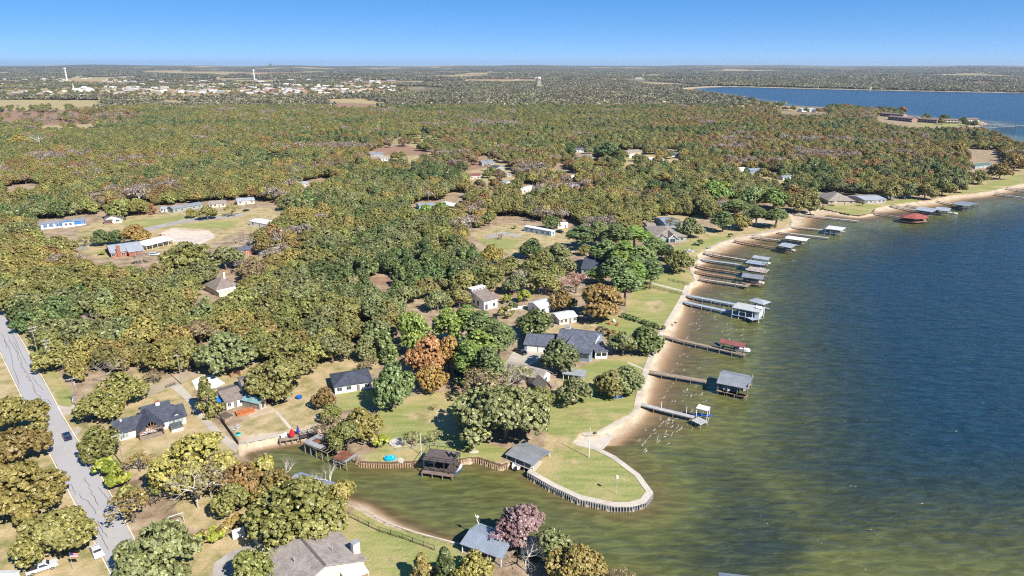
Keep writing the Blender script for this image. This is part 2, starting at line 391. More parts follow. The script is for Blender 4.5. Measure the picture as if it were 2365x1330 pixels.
# wet sand below the water line is darker and browner
geo = t.nodes.new('ShaderNodeNewGeometry'); sz = t.nodes.new('ShaderNodeSeparateXYZ'); t.links.new(geo.outputs['Position'], sz.inputs[0])
wet = N(t, 'ShaderNodeMapRange'); t.links.new(math_(t, 'ADD', sz.outputs[2], math_(t, 'MULTIPLY', math_(t, 'SUBTRACT', nf, .5), .25)), wet.inputs[0])
wet.inputs[1].default_value = .30; wet.inputs[2].default_value = .02
c = mix(t, wet.outputs[0], c, mix(t, nm, (.23, .145, .08), (.34, .235, .14)))
t.links.new(c, b.inputs['Base Color']); b.inputs['Roughness'].default_value = .95; b.inputs['Specular IOR Level'].default_value = .1
bp = N(t, 'ShaderNodeBump', Strength=.6, Distance=.3); t.links.new(nf, bp.inputs['Height']); t.links.new(bp.outputs[0], b.inputs['Normal'])
gme = np_mesh('ground', np.stack([gx, gy, gh], -1), gf, gm)
ca = gme.color_attributes.new('cover', 'FLOAT_COLOR', 'POINT'); ca.data.foreach_set('color', C.ravel())
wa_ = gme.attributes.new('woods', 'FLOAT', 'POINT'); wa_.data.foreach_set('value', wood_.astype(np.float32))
tag(link('ground', gme), kind='structure')

# ------------------------------------------------------------------ lake
wm, t, b = newmat('lake_water')
da = N(t, 'ShaderNodeAttribute', attribute_name='depth'); tc = t.nodes.new('ShaderNodeTexCoord')
def wn(scale, sc, rot, det=3.0, rough=.55, dist=.4):
    mp = t.nodes.new('ShaderNodeMapping'); mp.inputs['Scale'].default_value = sc; mp.inputs['Rotation'].default_value = (0, 0, rot)
    t.links.new(tc.outputs['Object'], mp.inputs[0])
    n = N(t, 'ShaderNodeTexNoise', Scale=scale, Detail=det, Roughness=rough, Distortion=dist); t.links.new(mp.outputs[0], n.inputs['Vector']); return n.outputs[0]
turb = wn(.045, (1, 1, 1), 0, 5.0)
dd = math_(t, 'ADD', da.outputs['Fac'], math_(t, 'MULTIPLY', math_(t, 'SUBTRACT', turb, .5), math_(t, 'MINIMUM', math_(t, 'MULTIPLY', da.outputs['Fac'], .6), .8)))
dn = math_(t, 'DIVIDE', dd, 4.0)
body = ramp(t, dn, [(0, (.20, .145, .080)), (.07, (.125, .098, .042)), (.20, (.118, .115, .036)), (.36, (.092, .100, .034)), (.50, (.052, .060, .026)), (.74, (.022, .037, .032)), (1, (.011, .033, .050))])
al = math_(t, 'SUBTRACT', 1.0, math_(t, 'POWER', 2.718, math_(t, 'MULTIPLY', math_(t, 'MAXIMUM', da.outputs['Fac'], 0.0), -3.4)), True)
b.inputs['Roughness'].default_value = .2; b.inputs['IOR'].default_value = 1.33
b.inputs['Specular IOR Level'].default_value = .5; t.links.new(al, b.inputs['Alpha'])
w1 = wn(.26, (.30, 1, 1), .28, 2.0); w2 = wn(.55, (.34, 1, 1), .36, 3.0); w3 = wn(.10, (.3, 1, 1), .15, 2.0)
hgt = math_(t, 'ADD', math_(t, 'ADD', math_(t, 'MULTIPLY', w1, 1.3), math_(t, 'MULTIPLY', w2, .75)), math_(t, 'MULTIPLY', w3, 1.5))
crest_light = ramp(t, w2, [(.36, (.76,)*3), (.5, (.97,)*3), (.64, (1.28,)*3)])  # wave light painted into the body colour: troughs darker, crests lighter
t.links.new(mix(t, 1.0, body.outputs[0], crest_light.outputs[0], 'MULTIPLY'), b.inputs['Base Color'])
calm = N(t, 'ShaderNodeMapRange'); t.links.new(da.outputs['Fac'], calm.inputs[0]); calm.inputs[1].default_value = 1.2; calm.inputs[2].default_value = 2.2; calm.inputs[3].default_value = .38; calm.inputs[4].default_value = 1
bp = N(t, 'ShaderNodeBump', Distance=1.0); t.links.new(calm.outputs[0], bp.inputs['Strength']); t.links.new(hgt, bp.inputs['Height']); t.links.new(bp.outputs[0], b.inputs['Normal'])
keep = (gsd[gf] > -5).any(1)
used, inv = np.unique(gf[keep], return_inverse=True)
wme = np_mesh('lake', np.stack([gx[used], gy[used], np.zeros(len(used))], -1), inv.reshape(-1, 4), wm, True)
fa = wme.attributes.new('depth', 'FLOAT', 'POINT'); fa.data.foreach_set('value', np.maximum(0, -gh[used]).astype(np.float32))
tag(link('lake', wme), kind='structure')

# ------------------------------------------------------------------ roads and paving
def strip(pts, w0, w1, z):
    """ribbon between offsets w0..w1 to the left of a world polyline"""
    p = [Vector((a, b_)) for a, b_ in pts]; n = len(p); L = []
    for i in range(n):
        d = (p[min(i+1, n-1)]-p[max(i-1, 0)]).normalized(); nn = Vector((-d.y, d.x)); L.append((p[i]+nn*w0, p[i]+nn*w1))
    v = []; f = []
    for a, c_ in L: v += [(a.x, a.y, z), (c_.x, c_.y, z)]
    for i in range(n-1): f.append((2*i, 2*i+1, 2*i+3, 2*i+2))
    return v, f
def resample(pts, n):
    p = np.asarray(pts, float); s = np.r_[0, np.cumsum(np.hypot(*np.diff(p, axis=0).T))]
    q = np.linspace(0, s[-1], n); return np.stack([np.interp(q, s, p[:, 0]), np.interp(q, s, p[:, 1])], -1)
asphalt = pm('asphalt', (.36, .345, .345), .9, .03, .07, fine=14)
RL = resample(Pn([(-150,560),(-60,706),(0,808),(55,920),(101,1015),(140,1090),(178,1165),(215,1237),(251,1307),(285,1372),(330,1460)]), 90)
RR = resample(Pn([(-118,560),(-20,672),(0,712),(50,790),(105,890),(140,957),(172,1010),(213,1068),(259,1155),(302,1237),(348,1325),(372,1372),(420,1465)]), 90)
mb = MB(); vs = []
for a, b_ in zip(RL, RR): vs += [(*a, LAND+.03), (*b_, LAND+.03)]
mb.add(vs, [(2*i, 2*i+1, 2*i+3, 2*i+2) for i in range(89)])
road = tag(mb.build('road', asphalt), kind='structure')
white = pm('road_paint', (.78, .77, .74), .7, .1, .8); tar = pm('crack_tar', (.035, .036, .045), .6, .1); yel = pm('faded_yellow', (.42, .37, .27), .8, .2, .5)
for side, (w0, w1) in ((RL, (-.42, -.26)), (RR, (.26, .42))):
    v, f = strip(side, w0, w1, LAND+.036); MB().add(v, f).build('edge_line', white, road)
mid = (RL+RR)/2
for o_ in (-.14, .06):
    v, f = strip(mid, o_, o_+.09, LAND+.036); MB().add(v, f).build('center_line', yel, road)
CRACKS = [[(10,785),(20,800),(28,830),(30,845),(38,865),(46,893)],[(20,780),(28,795),(40,815),(44,835),(50,850),(58,862)],[(32,790),(42,812),(52,845),(62,862),(75,885),(83,907)],
 [(62,868),(72,888),(78,900),(90,915),(97,923),(104,922),(115,925),(118,935)],[(30,775),(45,805),(55,830),(62,840)],[(75,870),(85,885),(100,900),(106,899)],
 [(197,1062),(203,1075),(209,1086)],[(194,1103),(205,1124),(218,1148),(228,1168)],[(184,1140),(190,1152),(203,1157),(213,1172),(220,1178),(225,1187)],
 [(163,1117),(170,1132),(175,1142)],[(227,1125),(235,1137),(247,1150),(252,1160)],[(225,1203),(232,1218),(240,1232),(250,1240)],[(222,1219),(235,1240),(243,1258),(249,1271)],[(5,770),(12,790),(16,805)]]
for cr in CRACKS:
    pts = Pn(cr, LAND); q = resample(pts, 14); q += rng.normal(0, .10, q.shape)
    v, f = strip(q, -.04, .06, LAND+.034); MB().add(v, f).build('tar_seam', tar, road)
def paving(name, px, m, dz=.02):
    q = Pn(px, LAND); mb_ = MB(); mb_.add([(x, y, LAND+dz) for x, y in q], [tuple(range(len(q)))])
    return tag(mb_.build(name, m), kind='structure')
conc = pm('concrete', (.42, .37, .30), .9, .14, .15); concl = pm('pale_concrete', (.50, .44, .365), .9, .12, .3); whitec = pm('white_slab', (.80, .80, .79), .8, .04, .3); gravel = pm('gravel', (.33, .30, .27), .95, .16, .2)
paving('driveway', [(393,893),(415,885),(440,912),(470,955),(515,1000),(553,1028),(545,1046),(500,1010),(455,960),(425,920)], conc)
paving('lane', [(330,900),(380,876),(430,860),(500,838),(560,822),(640,838),(720,846),(720,860),(640,852),(560,838),(505,853),(440,874),(390,896),(345,915)], pm('dirt_lane', (.36, .29, .20), .95, .15, .15), .016)
paving('terrace', [(443,880),(465,868),(492,866),(520,885),(490,900),(455,903)], whitec, .05)
paving('driveway', [(131,935),(160,940),(178,930),(180,943),(165,955),(135,962)], conc)
paving('driveway', [(160,1008),(178,985),(190,990),(172,1012)], conc)
paving('driveway', [(490,1330),(495,1300),(530,1275),(585,1255),(615,1275),(640,1340),(560,1400),(480,1400)], gravel)
paving('lane', [(210,556),(250,538),(330,527),(420,507),(520,497),(560,492),(565,498),(520,504),(420,515),(330,537),(252,548),(225,562)], gravel)
paving('apron', [(395,552),(440,548),(490,538),(497,548),(460,566),(420,575)], pm('pale_gravel', (.52, .45, .38), .95, .12, .2))
paving('sand_pile_ground', [(372,538),(400,528),(420,532),(440,534),(480,533),(490,538),(440,548),(395,552)], pm('pale_dirt', (.58, .48, .38), .95, .15, .4), .012)
paving('garden_path', [(633,950),(640,948),(660,970),(680,995),(677,1000),(654,974)], concl)
paving('garden_path', [(1505,655),(1508,653),(1545,662),(1580,671),(1580,674),(1545,666)], concl, .03)
paving('garden_path', [(1448,838),(1451,836),(1475,846),(1498,856),(1497,859),(1472,848)], concl, .03)
paving('driveway', [(1168,838),(1182,815),(1215,800),(1262,815),(1240,835),(1215,848)], conc)
paving('driveway', [(1160,790),(1185,768),(1205,772),(1180,800)], conc)
paving('lane', [(1120,545),(1160,535),(1205,542),(1200,548),(1160,543),(1125,552)], gravel)
paving('boat_ramp', [(1332,1023),(1345,1004),(1382,1002),(1400,992),(1420,1000),(1395,1030),(1378,1034),(1362,1029)], concl, -.9)
paving('beach_path', [(553,1027),(590,1019),(640,1009),(700,1001),(735,997),(735,992),(700,994),(640,1001),(590,1011),(556,1019)], conc, .02)

# ------------------------------------------------------------------ sea walls
def seawall(label, px, width, cap, face, ribs=None, base=-1.3, top=.12, group='sea walls along the shore'):
    pts = [Vector(p) for p in Pn(px)]
    n = len(pts); mid_ = (pts[n//2]+pts[n//2-1])/2
    d = (pts[n//2]-pts[n//2-1]).normalized(); nn = Vector((-d.y, d.x))
    test = mid_+nn*.5
    s = -1 if inpoly(np.array([test.x]), np.array([test.y]), SWALL)[0] else 1      # land side
    def off(i, w):
        a = (pts[i]-pts[i-1]).normalized() if i > 0 else (pts[1]-pts[0]).normalized()
        c_ = (pts[i+1]-pts[i]).normalized() if i < n-1 else a
        na = Vector((-a.y, a.x)); nc_ = Vector((-c_.y, c_.x)); m_ = (na+nc_).normalized(); k = 1/max(.45, m_.dot(na))
        return pts[i]+m_*(s*w*k)
    o0 = pts[0].to_3d(); root = empty('seawall', (o0.x, o0.y, 0), 0, label, 'sea wall', group)
    A = [off(i, -.12)-pts[0] for i in range(n)]; B = [off(i, width)-pts[0] for i in range(n)]
    mb_ = MB(); zt = LAND+top; v = []
    for a, c_ in zip(A, B): v += [(a.x, a.y, zt), (c_.x, c_.y, zt), (c_.x, c_.y, LAND-.3), (a.x, a.y, zt-.3)]
    f = []
    for i in range(n-1):
        k = 4*i
        for q in range(4): f.append((k+q, k+(q+1) % 4, k+4+(q+1) % 4, k+4+q))
    f += [(0, 1, 2, 3), (4*n-4, 4*n-3, 4*n-2, 4*n-1)]
    mb_.add(v, f); mb_.build('cap', cap, root)
    mb2 = MB(); F_ = [off(i, 0)-pts[0] for i in range(n)]; G_ = [off(i, .25)-pts[0] for i in range(n)]; v = []
    for a, c_ in zip(F_, G_): v += [(a.x, a.y, zt-.26), (c_.x, c_.y, zt-.26), (c_.x, c_.y, base), (a.x, a.y, base)]
    mb2.add(v, list(f)); mb2.build('wall_face', face, root)
    if ribs:
        mb3 = MB()
        for i in range(n-1):
            a, c_ = F_[i], F_[i+1]; L = (c_-a).length; k = max(1, int(L/.62)); e = (c_-a)/L; m_ = Vector((-e.y, e.x))*(-s)
            for j in range(k):
                q = a+e*((j+.5)*L/k)+m_*.05
                q2 = q+m_*.16
                mb3.bar((q2.x, q2.y, base), (q2.x, q2.y, zt-.31), .3, .3)
        tag(mb3.build('sheet_piling', ribs, root), kind='stuff')
    return root
pale = pm('seawall_concrete', (.50, .43, .35), .9, .13, .25); grey = pm('seawall_grey', (.36, .32, .28), .9, .15, .25)
steel = pm('sheet_pile_steel', (.34, .35, .36), .6, .2, .3, .4); darkface = pm('sheet_pile_dark', (.05, .05, .055), .8); timber = pm('timber_wall', (.42, .29, .18), .9, .2, .8); darktimb = pm('timber_dark', (.16, .105, .065), .9, .2)
seawall('pale concrete sea wall with steel ribs curving round the grassy point', [(1242,1063),(1218,1091),(1274,1123),(1337,1152),(1416,1169),(1457,1169),(1490,1160),(1507,1137),(1477,1096),(1421,1054),(1375,1032),(1332,1022)], 1.5, concl, darkface, steel)
seawall('timber ribbed retaining wall left of the dark two storey boathouse', [(832,1066),(850,1068),(905,1069),(950,1067),(975,1064)], .35, darktimb, timber, timber)
seawall('zigzag timber retaining wall between dark boathouse and grey roofed boathouse', [(1045,1062),(1060,1062),(1080,1058),(1103,1057),(1130,1066),(1158,1075),(1173,1070)], .35, darktimb, timber, timber)
seawall('low concrete wall bending from the boat ramp to the grey jetty', [(1345,1004),(1382,1002),(1420,981),(1462,958),(1478,941)], .9, pale, grey, base=-.3)
seawall('straight concrete sea wall between grey jetty and the plain brown jetty', [(1478,941),(1483,915),(1492,880),(1500,850),(1513,815),(1527,780),(1535,768)], 1.9, pale, pale, base=-.3)
seawall('concrete sea wall between red roofed boat lift and twin blue grey jetties', [(1535,768),(1563,720),(1580,690),(1592,660)], 2.0, pale, pale, base=-.3)
seawall('angled concrete sea wall behind the four close boathouses', [(1592,660),(1610,648),(1597,620),(1617,600),(1613,590),(1643,572)], 1.0, pale, pale, base=-.3)
seawall('long low grey sea wall behind the wide sand beach', [(1643,572),(1665,560),(1700,550),(1740,542),(1765,537),(1800,531),(1825,524),(1832,510)], 1.0, grey, grey, base=-.3)
seawall('dark timber bulkhead round the tan house lawn on the beach', [(1901,482),(1965,496),(1985,497),(2013,492),(2022,482)], .5, darktimb, darktimb, base=-.6)
seawall('low timber wall along the green lawn on the cove south bank', [(1120,1270),(1040,1250),(960,1229),(900,1208),(862,1190)], .25, pale, darktimb, base=-.4, top=.05)

# ------------------------------------------------------------------ buildings
ROOM = []                                   # (x, y, r) ground the woods keep clear of
def V2(p): return Vector((p[0], p[1]))
def rect(c0, c1, c2, c3, z):
    """px corners (front left, front right, back right, back left) on the level z -> centre, angle, length, width"""
    a, b_, c_, d = [V2(P(*q, z)) for q in (c0, c1, c2, c3)]
    cen = (a+b_+c_+d)/4; e = (b_-a)+(c_-d); ang = math.atan2(e.y, e.x); ex = e.normalized(); ey = Vector((-ex.y, ex.x))
    return cen, ang, e.length/2, abs(((d-a)+(c_-b_)).dot(ey))/2
def rectAB(A, B, depth, z):
    a, b_ = V2(P(*A, z)), V2(P(*B, z)); e = b_-a; ex = e.normalized(); ey = Vector((-ex.y, ex.x))
    return (a+b_)/2+ey*depth/2, math.atan2(e.y, e.x), e.length, depth
glass = pm('window_glass', (.045, .055, .07), .08, .1, 1, spec=.6); trim = pm('white_trim', (.74, .73, .70), .6, .06, 1)
wwhite = pm('white_siding', (.72, .71, .68), .7, .07, .5, seams=(2, .22, .10)); slate = pm('dark_slate_shingle', (.060, .066, .088), .85, .22, .8, fine=3.5, seams=(1, .9, .12)); slateblue = pm('blue_slate_shingle', (.105, .115, .145), .85, .22, .8, fine=3.5, seams=(1, .9, .12))
greyshin = pm('grey_shingle', (.30, .258, .23), .9, .18, .5, fine=2.6, seams=(1, .9, .10)); brownshin = pm('brown_shingle', (.21, .17, .145), .9, .18, .6, fine=3, seams=(1, .9, .12)); tanshin = pm('tan_shingle', (.27, .23, .19), .9, .16, .6, fine=3)
metal = pm('pale_metal_roof', (.50, .52, .54), .42, .09, .3, .35, seams=(0, .75, .22)); metalw = pm('white_metal_roof', (.72, .72, .70), .5, .07, .3, seams=(0, .8, .15)); metald = pm('grey_metal_roof', (.31, .325, .34), .45, .12, .3, .3, seams=(0, .7, .25)); metalb = pm('blue_grey_metal_roof', (.33, .37, .42), .45, .1, .4, .3, seams=(0, .7, .2))
redroof = pm('red_roof', (.24, .085, .08), .6, .15, .5, seams=(0, .7, .25)); rustroof = pm('rusted_sheet', (.20, .078, .045), .85, .3, .9, seams=(0, .6, .3)); greysheet = pm('grey_sheet', (.36, .38, .38), .55, .15, .6, .2, seams=(0, .6, .25))
brick = pm('red_brick', (.33, .12, .075), .9, .2, 2, fine=5); tanwall = pm('tan_siding', (.44, .36, .27), .85, .1, .6); bluewall = pm('blue_siding', (.045, .19, .50), .6, .08, .6, seams=(2, .25, .1)); greywall = pm('grey_siding', (.36, .37, .37), .8, .1, .6, seams=(2, .25, .1)); skywall = pm('pale_blue_siding', (.36, .47, .54), .75, .08, .6, seams=(2, .25, .1)); steelblue = pm('steel_blue_siding', (.20, .28, .36), .75, .08, .6, seams=(2, .25, .1)); creamwall = pm('cream_wall', (.60, .54, .44), .85, .1, .5)
wood = pm('weathered_wood', (.29, .225, .17), .9, .22, 1.2, seams=(0, .30, .35)); woodred = pm('red_brown_wood', (.33, .185, .125), .9, .2, 1.2, seams=(0, .30, .35)); woodgrey = pm('grey_wood', (.40, .39, .385), .9, .16, 1.0, seams=(0, .30, .35)); wooddark = pm('dark_stained_wood', (.095, .075, .068), .85, .22, 1.0, seams=(0, .30, .4)); woodpale = pm('pale_wood', (.47, .42, .35), .9, .16, 1.0, seams=(0, .30, .3)); cedar = pm('orange_cedar', (.46, .15, .055), .8, .18, 1.2, seams=(0, .25, .3)); woodblue = pm('blue_grey_deck', (.30, .36, .42), .8, .12, 1, seams=(0, .30, .25))
postw = pm('weathered_post', (.26, .215, .17), .95, .2, 2); postwhite = pm('white_post', (.70, .70, .68), .7, .08, 2); postdark = pm('dark_post', (.055, .048, .045), .8, .2, 2); steelp = pm('grey_post', (.30, .31, .32), .6, .12, 2)
black = pm('black_metal', (.02, .02, .022), .5, .1, 2); dkshade = pm('dark_interior', (.03, .03, .032), .9, .1)

def roof_mesh(x0, y0, x1, y1, hw, rise, typ, ov, th=.16):
    mb_ = MB()
    if typ in ('gx', 'gy'):
        if typ == 'gy': u0, u1, v0, v1 = x0, x1, y0, y1
        else: u0, u1, v0, v1 = y0, y1, x0, x1
        um = (u0+u1)/2; ze = hw-ov*rise/(um-u0)
        prof = [(u0-ov, ze), (um, hw+rise), (u1+ov, ze), (u1+ov, ze-th), (um, hw+rise-th), (u0-ov, ze-th)]
        if typ == 'gx': mb_.xprism(prof, v0-ov, v1+ov)
        else:
            n = 6; mb_.add([(u, v0-ov, z) for u, z in prof]+[(u, v1+ov, z) for u, z in prof], [tuple(range(n)), tuple(range(2*n-1, n-1, -1))]+[(i, n+i, n+(i+1) % n, (i+1) % n) for i in range(n)])
    elif typ == 'hip':
        X0, X1, Y0, Y1 = x0-ov, x1+ov, y0-ov, y1+ov; w = min(X1-X0, Y1-Y0)/2; zt = hw+rise
        if X1-X0 >= Y1-Y0: r0, r1 = (X0+w*.95, (Y0+Y1)/2, zt), (X1-w*.95, (Y0+Y1)/2, zt)
        else: r0, r1 = ((X0+X1)/2, Y0+w*.95, zt), ((X0+X1)/2, Y1-w*.95, zt)
        v = [(X0,Y0,hw),(X1,Y0,hw),(X1,Y1,hw),(X0,Y1,hw),r0,r1,(X0,Y0,hw-th),(X1,Y0,hw-th),(X1,Y1,hw-th),(X0,Y1,hw-th)]
        f = [(0,1,5,4),(1,2,5),(2,3,4,5),(3,0,4)] if X1-X0 >= Y1-Y0 else [(0,1,4),(1,2,5,4),(2,3,5),(3,0,4,5)]
        mb_.add(v, f+[(9,8,7,6),(0,6,7,1),(1,7,8,2),(2,8,9,3),(3,9,6,0)])
    else:                                   # shed: rises from y0 to y1; flat when rise = 0
        z0, z1 = hw, hw+rise
        mb_.add([(x0-ov,y0-ov,z0-th),(x1+ov,y0-ov,z0-th),(x1+ov,y1+ov,z1-th),(x0-ov,y1+ov,z1-th),(x0-ov,y0-ov,z0),(x1+ov,y0-ov,z0),(x1+ov,y1+ov,z1),(x0-ov,y1+ov,z1)],
                [(3,2,1,0),(4,5,6,7),(0,1,5,4),(1,2,6,5),(2,3,7,6),(3,0,4,7)])
    return mb_
def wall_mesh(mb_, x0, y0, x1, y1, hw, rise, typ, th=.2):
    z = hw-th
    if typ == 'gx': mb_.xprism([(y0, -.2), (y0, z), ((y0+y1)/2, z+rise-.05), (y1, z), (y1, -.2)], x0, x1)
    elif typ == 'gy':
        n = 5; pr = [(x0, -.2), (x0, z), ((x0+x1)/2, z+rise-.05), (x1, z), (x1, -.2)]
        mb_.add([(u, y0, q) for u, q in pr]+[(u, y1, q) for u, q in pr], [tuple(range(n)), tuple(range(2*n-1, n-1, -1))]+[(i, n+i, n+(i+1) % n, (i+1) % n) for i in range(n)])
    elif typ == 'shed':
        mb_.add([(x0,y0,-.2),(x1,y0,-.2),(x1,y1,-.2),(x0,y1,-.2),(x0,y0,z),(x1,y0,z),(x1,y1,z+rise),(x0,y1,z+rise)], [(3,2,1,0),(4,5,6,7),(0,1,5,4),(1,2,6,5),(2,3,7,6),(3,0,4,7)])
    else: mb_.box(x0, y0, -.2, x1, y1, z)
def opening(root, name, x, y, z, w, h, face, frame_m=None, pane_m=None):
    """a window or door standing 5 cm proud of a wall; face f/b/l/r"""
    a, d = MB(), MB()
    if face in 'fb':
        s = -1 if face == 'f' else 1; e = sorted((y-.06*-s*-1, y+s*.06)); y0, y1 = min(y-.02*s, y+.06*s), max(y-.02*s, y+.06*s)
        a.box(x-w/2-.1, y0, z-h/2-.1, x+w/2+.1, y1, z+h/2+.1); q0, q1 = min(y, y+.085*s), max(y, y+.085*s)
        d.box(x-w/2, q0, z-h/2, x-.03, q1, z+h/2); d.box(x+.03, q0, z-h/2, x+w/2, q1, z+h/2)
    else:
        s = -1 if face == 'l' else 1; x0, x1 = min(x-.02*s, x+.06*s), max(x-.02*s, x+.06*s)
        a.box(x0, y-w/2-.1, z-h/2-.1, x1, y+w/2+.1, z+h/2+.1); q0, q1 = min(x, x+.085*s), max(x, x+.085*s)
        d.box(q0, y-w/2, z-h/2, q1, y-.03, z+h/2); d.box(q0, y+.03, z-h/2, q1, y+w/2, z+h/2)
    o = a.build(name, frame_m or trim, root); d.build('pane', pane_m or glass, o); return o
def building(name, label, cat, geom, wings, wallm, roofm, wins=(), chimney=(), group=None, base=LAND, vents=0):
    cen, ang, L, W = geom
    root = empty(name, (cen.x, cen.y, base), ang, label, cat, group); ROOM.append((cen.x, cen.y, .5*math.hypot(L, W)*.8))
    mb_ = MB()
    for i, w in enumerate(wings):
        x0, y0, x1, y1, hw, rise, typ, ov = w[:8]
        if len(w) < 9 or w[8] is not None: wall_mesh(mb_, x0, y0, x1, y1, hw, rise, typ)
        roof_mesh(x0, y0, x1, y1, hw, rise, typ, ov).build('roof', w[9] if len(w) > 9 else roofm, root)
    if mb_.v: mb_.build('wall', wallm, root)
    for wn_ in wins: opening(root, *wn_)
    for (x, y, z0, z1, s, m_) in chimney:
        c_ = MB().box(x-s, y-s*.8, z0, x+s, y+s*.8, z1).build('chimney', m_, root); MB().box(x-s-.08, y-s*.8-.08, z1, x+s+.08, y+s*.8+.08, z1+.14).build('chimney_cap', brick if m_ is wwhite else greysheet, c_)
    for k in range(vents): MB().tube((-L*.2+k*L*.2, 1.5, 3.0), (-L*.2+k*L*.2, 1.5, 4.6), .09).build('vent_pipe', metal, root)
    return root
def simple(name, label, cat, geom, hw, rise, typ, wallm, roofm, ov=.45, nf=3, group=None, ends=True, doors=True, base=LAND, chimney=()):
    cen, ang, L, W = geom; x, y = L/2-ov, W/2-ov
    wins = []
    for k in range(nf):
        u_ = -x+(k+.5)*2*x/nf
        if doors and k == nf//2: wins.append(('door', u_, -y, 1.05, .95, 2.0, 'f', trim, pm('door_paint', (.16, .12, .10), .6)))
        else: wins.append(('window', u_, -y, hw*.55, min(1.5, 2*x/nf*.5), 1.15, 'f'))
    if ends: wins += [('window', -x, 0, hw*.55, 1.3, 1.1, 'l'), ('window', x, 0, hw*.55, 1.3, 1.1, 'r')]
    return building(name, label, cat, geom, [(-x, -y, x, y, hw, rise, typ, ov)], wallm, roofm, wins, chimney, group, base)

# A: dark roofed ranch beside the road
g = rect((270,1003),(438,957),(409,928),(246,969), LAND+2.6); L, W = g[2], g[3]; h = L/2
a_ = building('ranch_house', 'white ranch house with dark slate roof and open timber patio gable by the road', 'house', g,
 [(-h+.5, -W/2+.5, h-.5, 4.2-W/2+4.2, 2.75, 2.0, 'gx', .5), (-.12*h, -W/2+2, .62*h, W/2+1.5, 2.75, 2.9, 'gx', .5), (.5*h, -W/2+1, h-.5, 1.5, 2.72, 1.2, 'gy', .45)],
 wwhite, slate, [('window', x*h, -W/2+.5, 1.35, 1.5, 1.3, 'f', trim, pm('pale_shutter_glass', (.30, .36, .34), .3)) for x in (-.84, -.72, .55, .66, .80)]+[('window', -h+.5, -W/2+4, 1.4, 1.4, 1.2, 'l')],
 [(.32*h, 1.2, 3, 6.2, .55, wwhite)], vents=0)
MB().tube((-.75*h, -1.6, 4.0), (-.75*h, -1.6, 4.9), .28, n=8).build('roof_vent', trim, a_)
MB().tube((.1*h, 2.4, 4.6), (.1*h, 2.4, 5.5), .10, n=6).build('vent_pipe', metal, a_)
px0, px1 = -.40*h, .28*h; yy = -W/2-3.2
roof_mesh(px0, yy, px1, 0, 2.9, 2.7, 'gy', .3).build('patio_roof', slate, a_)
for x_, m_ in ((px0+.2, woodred), (px1-.2, woodred)): MB().box(x_-.15, yy+.1, -.1, x_+.15, yy+.4, 2.6).build('patio_post', m_, a_)
tr = MB(); xm = (px0+px1)/2; hw2 = (px1-px0)/2
tr.bar((px0+.1, yy+.2, 2.6), (px1-.1, yy+.2, 2.6), .18, .28); tr.bar((xm, yy+.2, 2.7), (xm, yy+.2, 5.2), .18, .18)
for s in (-.55, -.28, .28, .55): tr.bar((xm, yy+.2, 2.75), (xm+s*hw2, yy+.2, 2.75+2.45*(1-abs(s))), .14, .14)
tr.build('patio_truss', woodred, a_); MB().box(px0, yy, -.1, px1, -W/2+.5, .12).build('patio_deck', wood, a_)
hx, hy = .80*h, -W/2-2.5
hb = empty('hot_tub', a_.matrix_basis @ Vector((.62*h, -W/2-1.9, 0)), g[1], 'square white hot tub under a dark grey cover beside the patio gable', 'hot tub'); hb.location.z = LAND
MB().box(-1.5, -1.2, 0, 1.5, 1.2, .85).build('tub', trim, hb); MB().box(-1.6, -1.3, .86, 1.6, 1.3, 1.7).build('cover', pm('grey_cover', (.10, .11, .115), .8), hb)
# B: cottage with brown shingles, greenhouse and terrace
g = rect((515,932),(560,919),(543,885),(495,899), LAND+2.6); L, W = g[2], g[3]
simple('brown_roof_cottage', 'low white cottage with weathered brown shingle roof beside the pale terrace', 'house', g, 2.7, 1.5, 'gx', wwhite, brownshin, .4, 3)
g = rect((569,915),(622,902),(595,862),(545,872), LAND+2.7); L, W = g[2], g[3]
bb = building('brown_roof_annex', 'brown shingled cottage wing half hidden under the tall oak by the greenhouse', 'house', g, [(-L/2+.4, -W/2+3, L/2-.4, W/2-.4, 2.9, 1.7, 'gx', .4)], wwhite, brownshin, [('window', -L*.3, -W/2+3, 1.4, 1.6, 1.2, 'f'), ('door', L*.1, -W/2+3, 1.05, 1, 2.0, 'f')])
MB().box(-L*.3, -W/2, 2.45, L/2, -W/2+3.3, 2.6).build('porch_roof', brownshin, bb)
for k in range(5): MB().box(-L*.3+k*L*.19, -W/2+.1, 0, -L*.3+k*L*.19+.16, -W/2+.26, 2.45).build('porch_post', trim, bb)
g = rect((588,937),(609,928),(583,907),(568,919), LAND+2.2); L, W = g[2], g[3]
gh_ = building('greenhouse', 'small greenhouse with pale teal ribbed roof and wooden walls', 'greenhouse', g, [(-L/2+.2, -W/2+.2, L/2-.2, W/2-.2, 2.3, 1.1, 'gy', .25)], pm('greenhouse_wall', (.42, .36, .30), .6, .2, 1, seams=(0, .5, .4)), pm('teal_glazing', (.20, .34, .34), .25, .2, 1, spec=.6, seams=(1, .7, .35)), [('door', 0, -W/2+.2, 1.05, .9, 1.9, 'f')])
g = rect((546,957),(588,946),(584,937),(543,947), LAND+.9); L, W = g[2], g[3]
o_ = empty('cedar_deck', (g[0].x, g[0].y, LAND), g[1], 'bright orange cedar deck with low rail in front of the cottage', 'deck'); MB().box(-L/2, -W/2, .5, L/2, W/2, .66).build('floor', cedar, o_)
MB().box(-L/2, -W/2, 0, L/2, -W/2+.12, .5).build('skirt', cedar, o_); rr = MB()
for k in range(7): rr.box(-L/2+k*L/6.2, -W/2, .66, -L/2+k*L/6.2+.1, -W/2+.1, 1.2)
rr.box(-L/2, -W/2, 1.2, L/2, -W/2+.1, 1.3); rr.build('rail', cedar, o_)
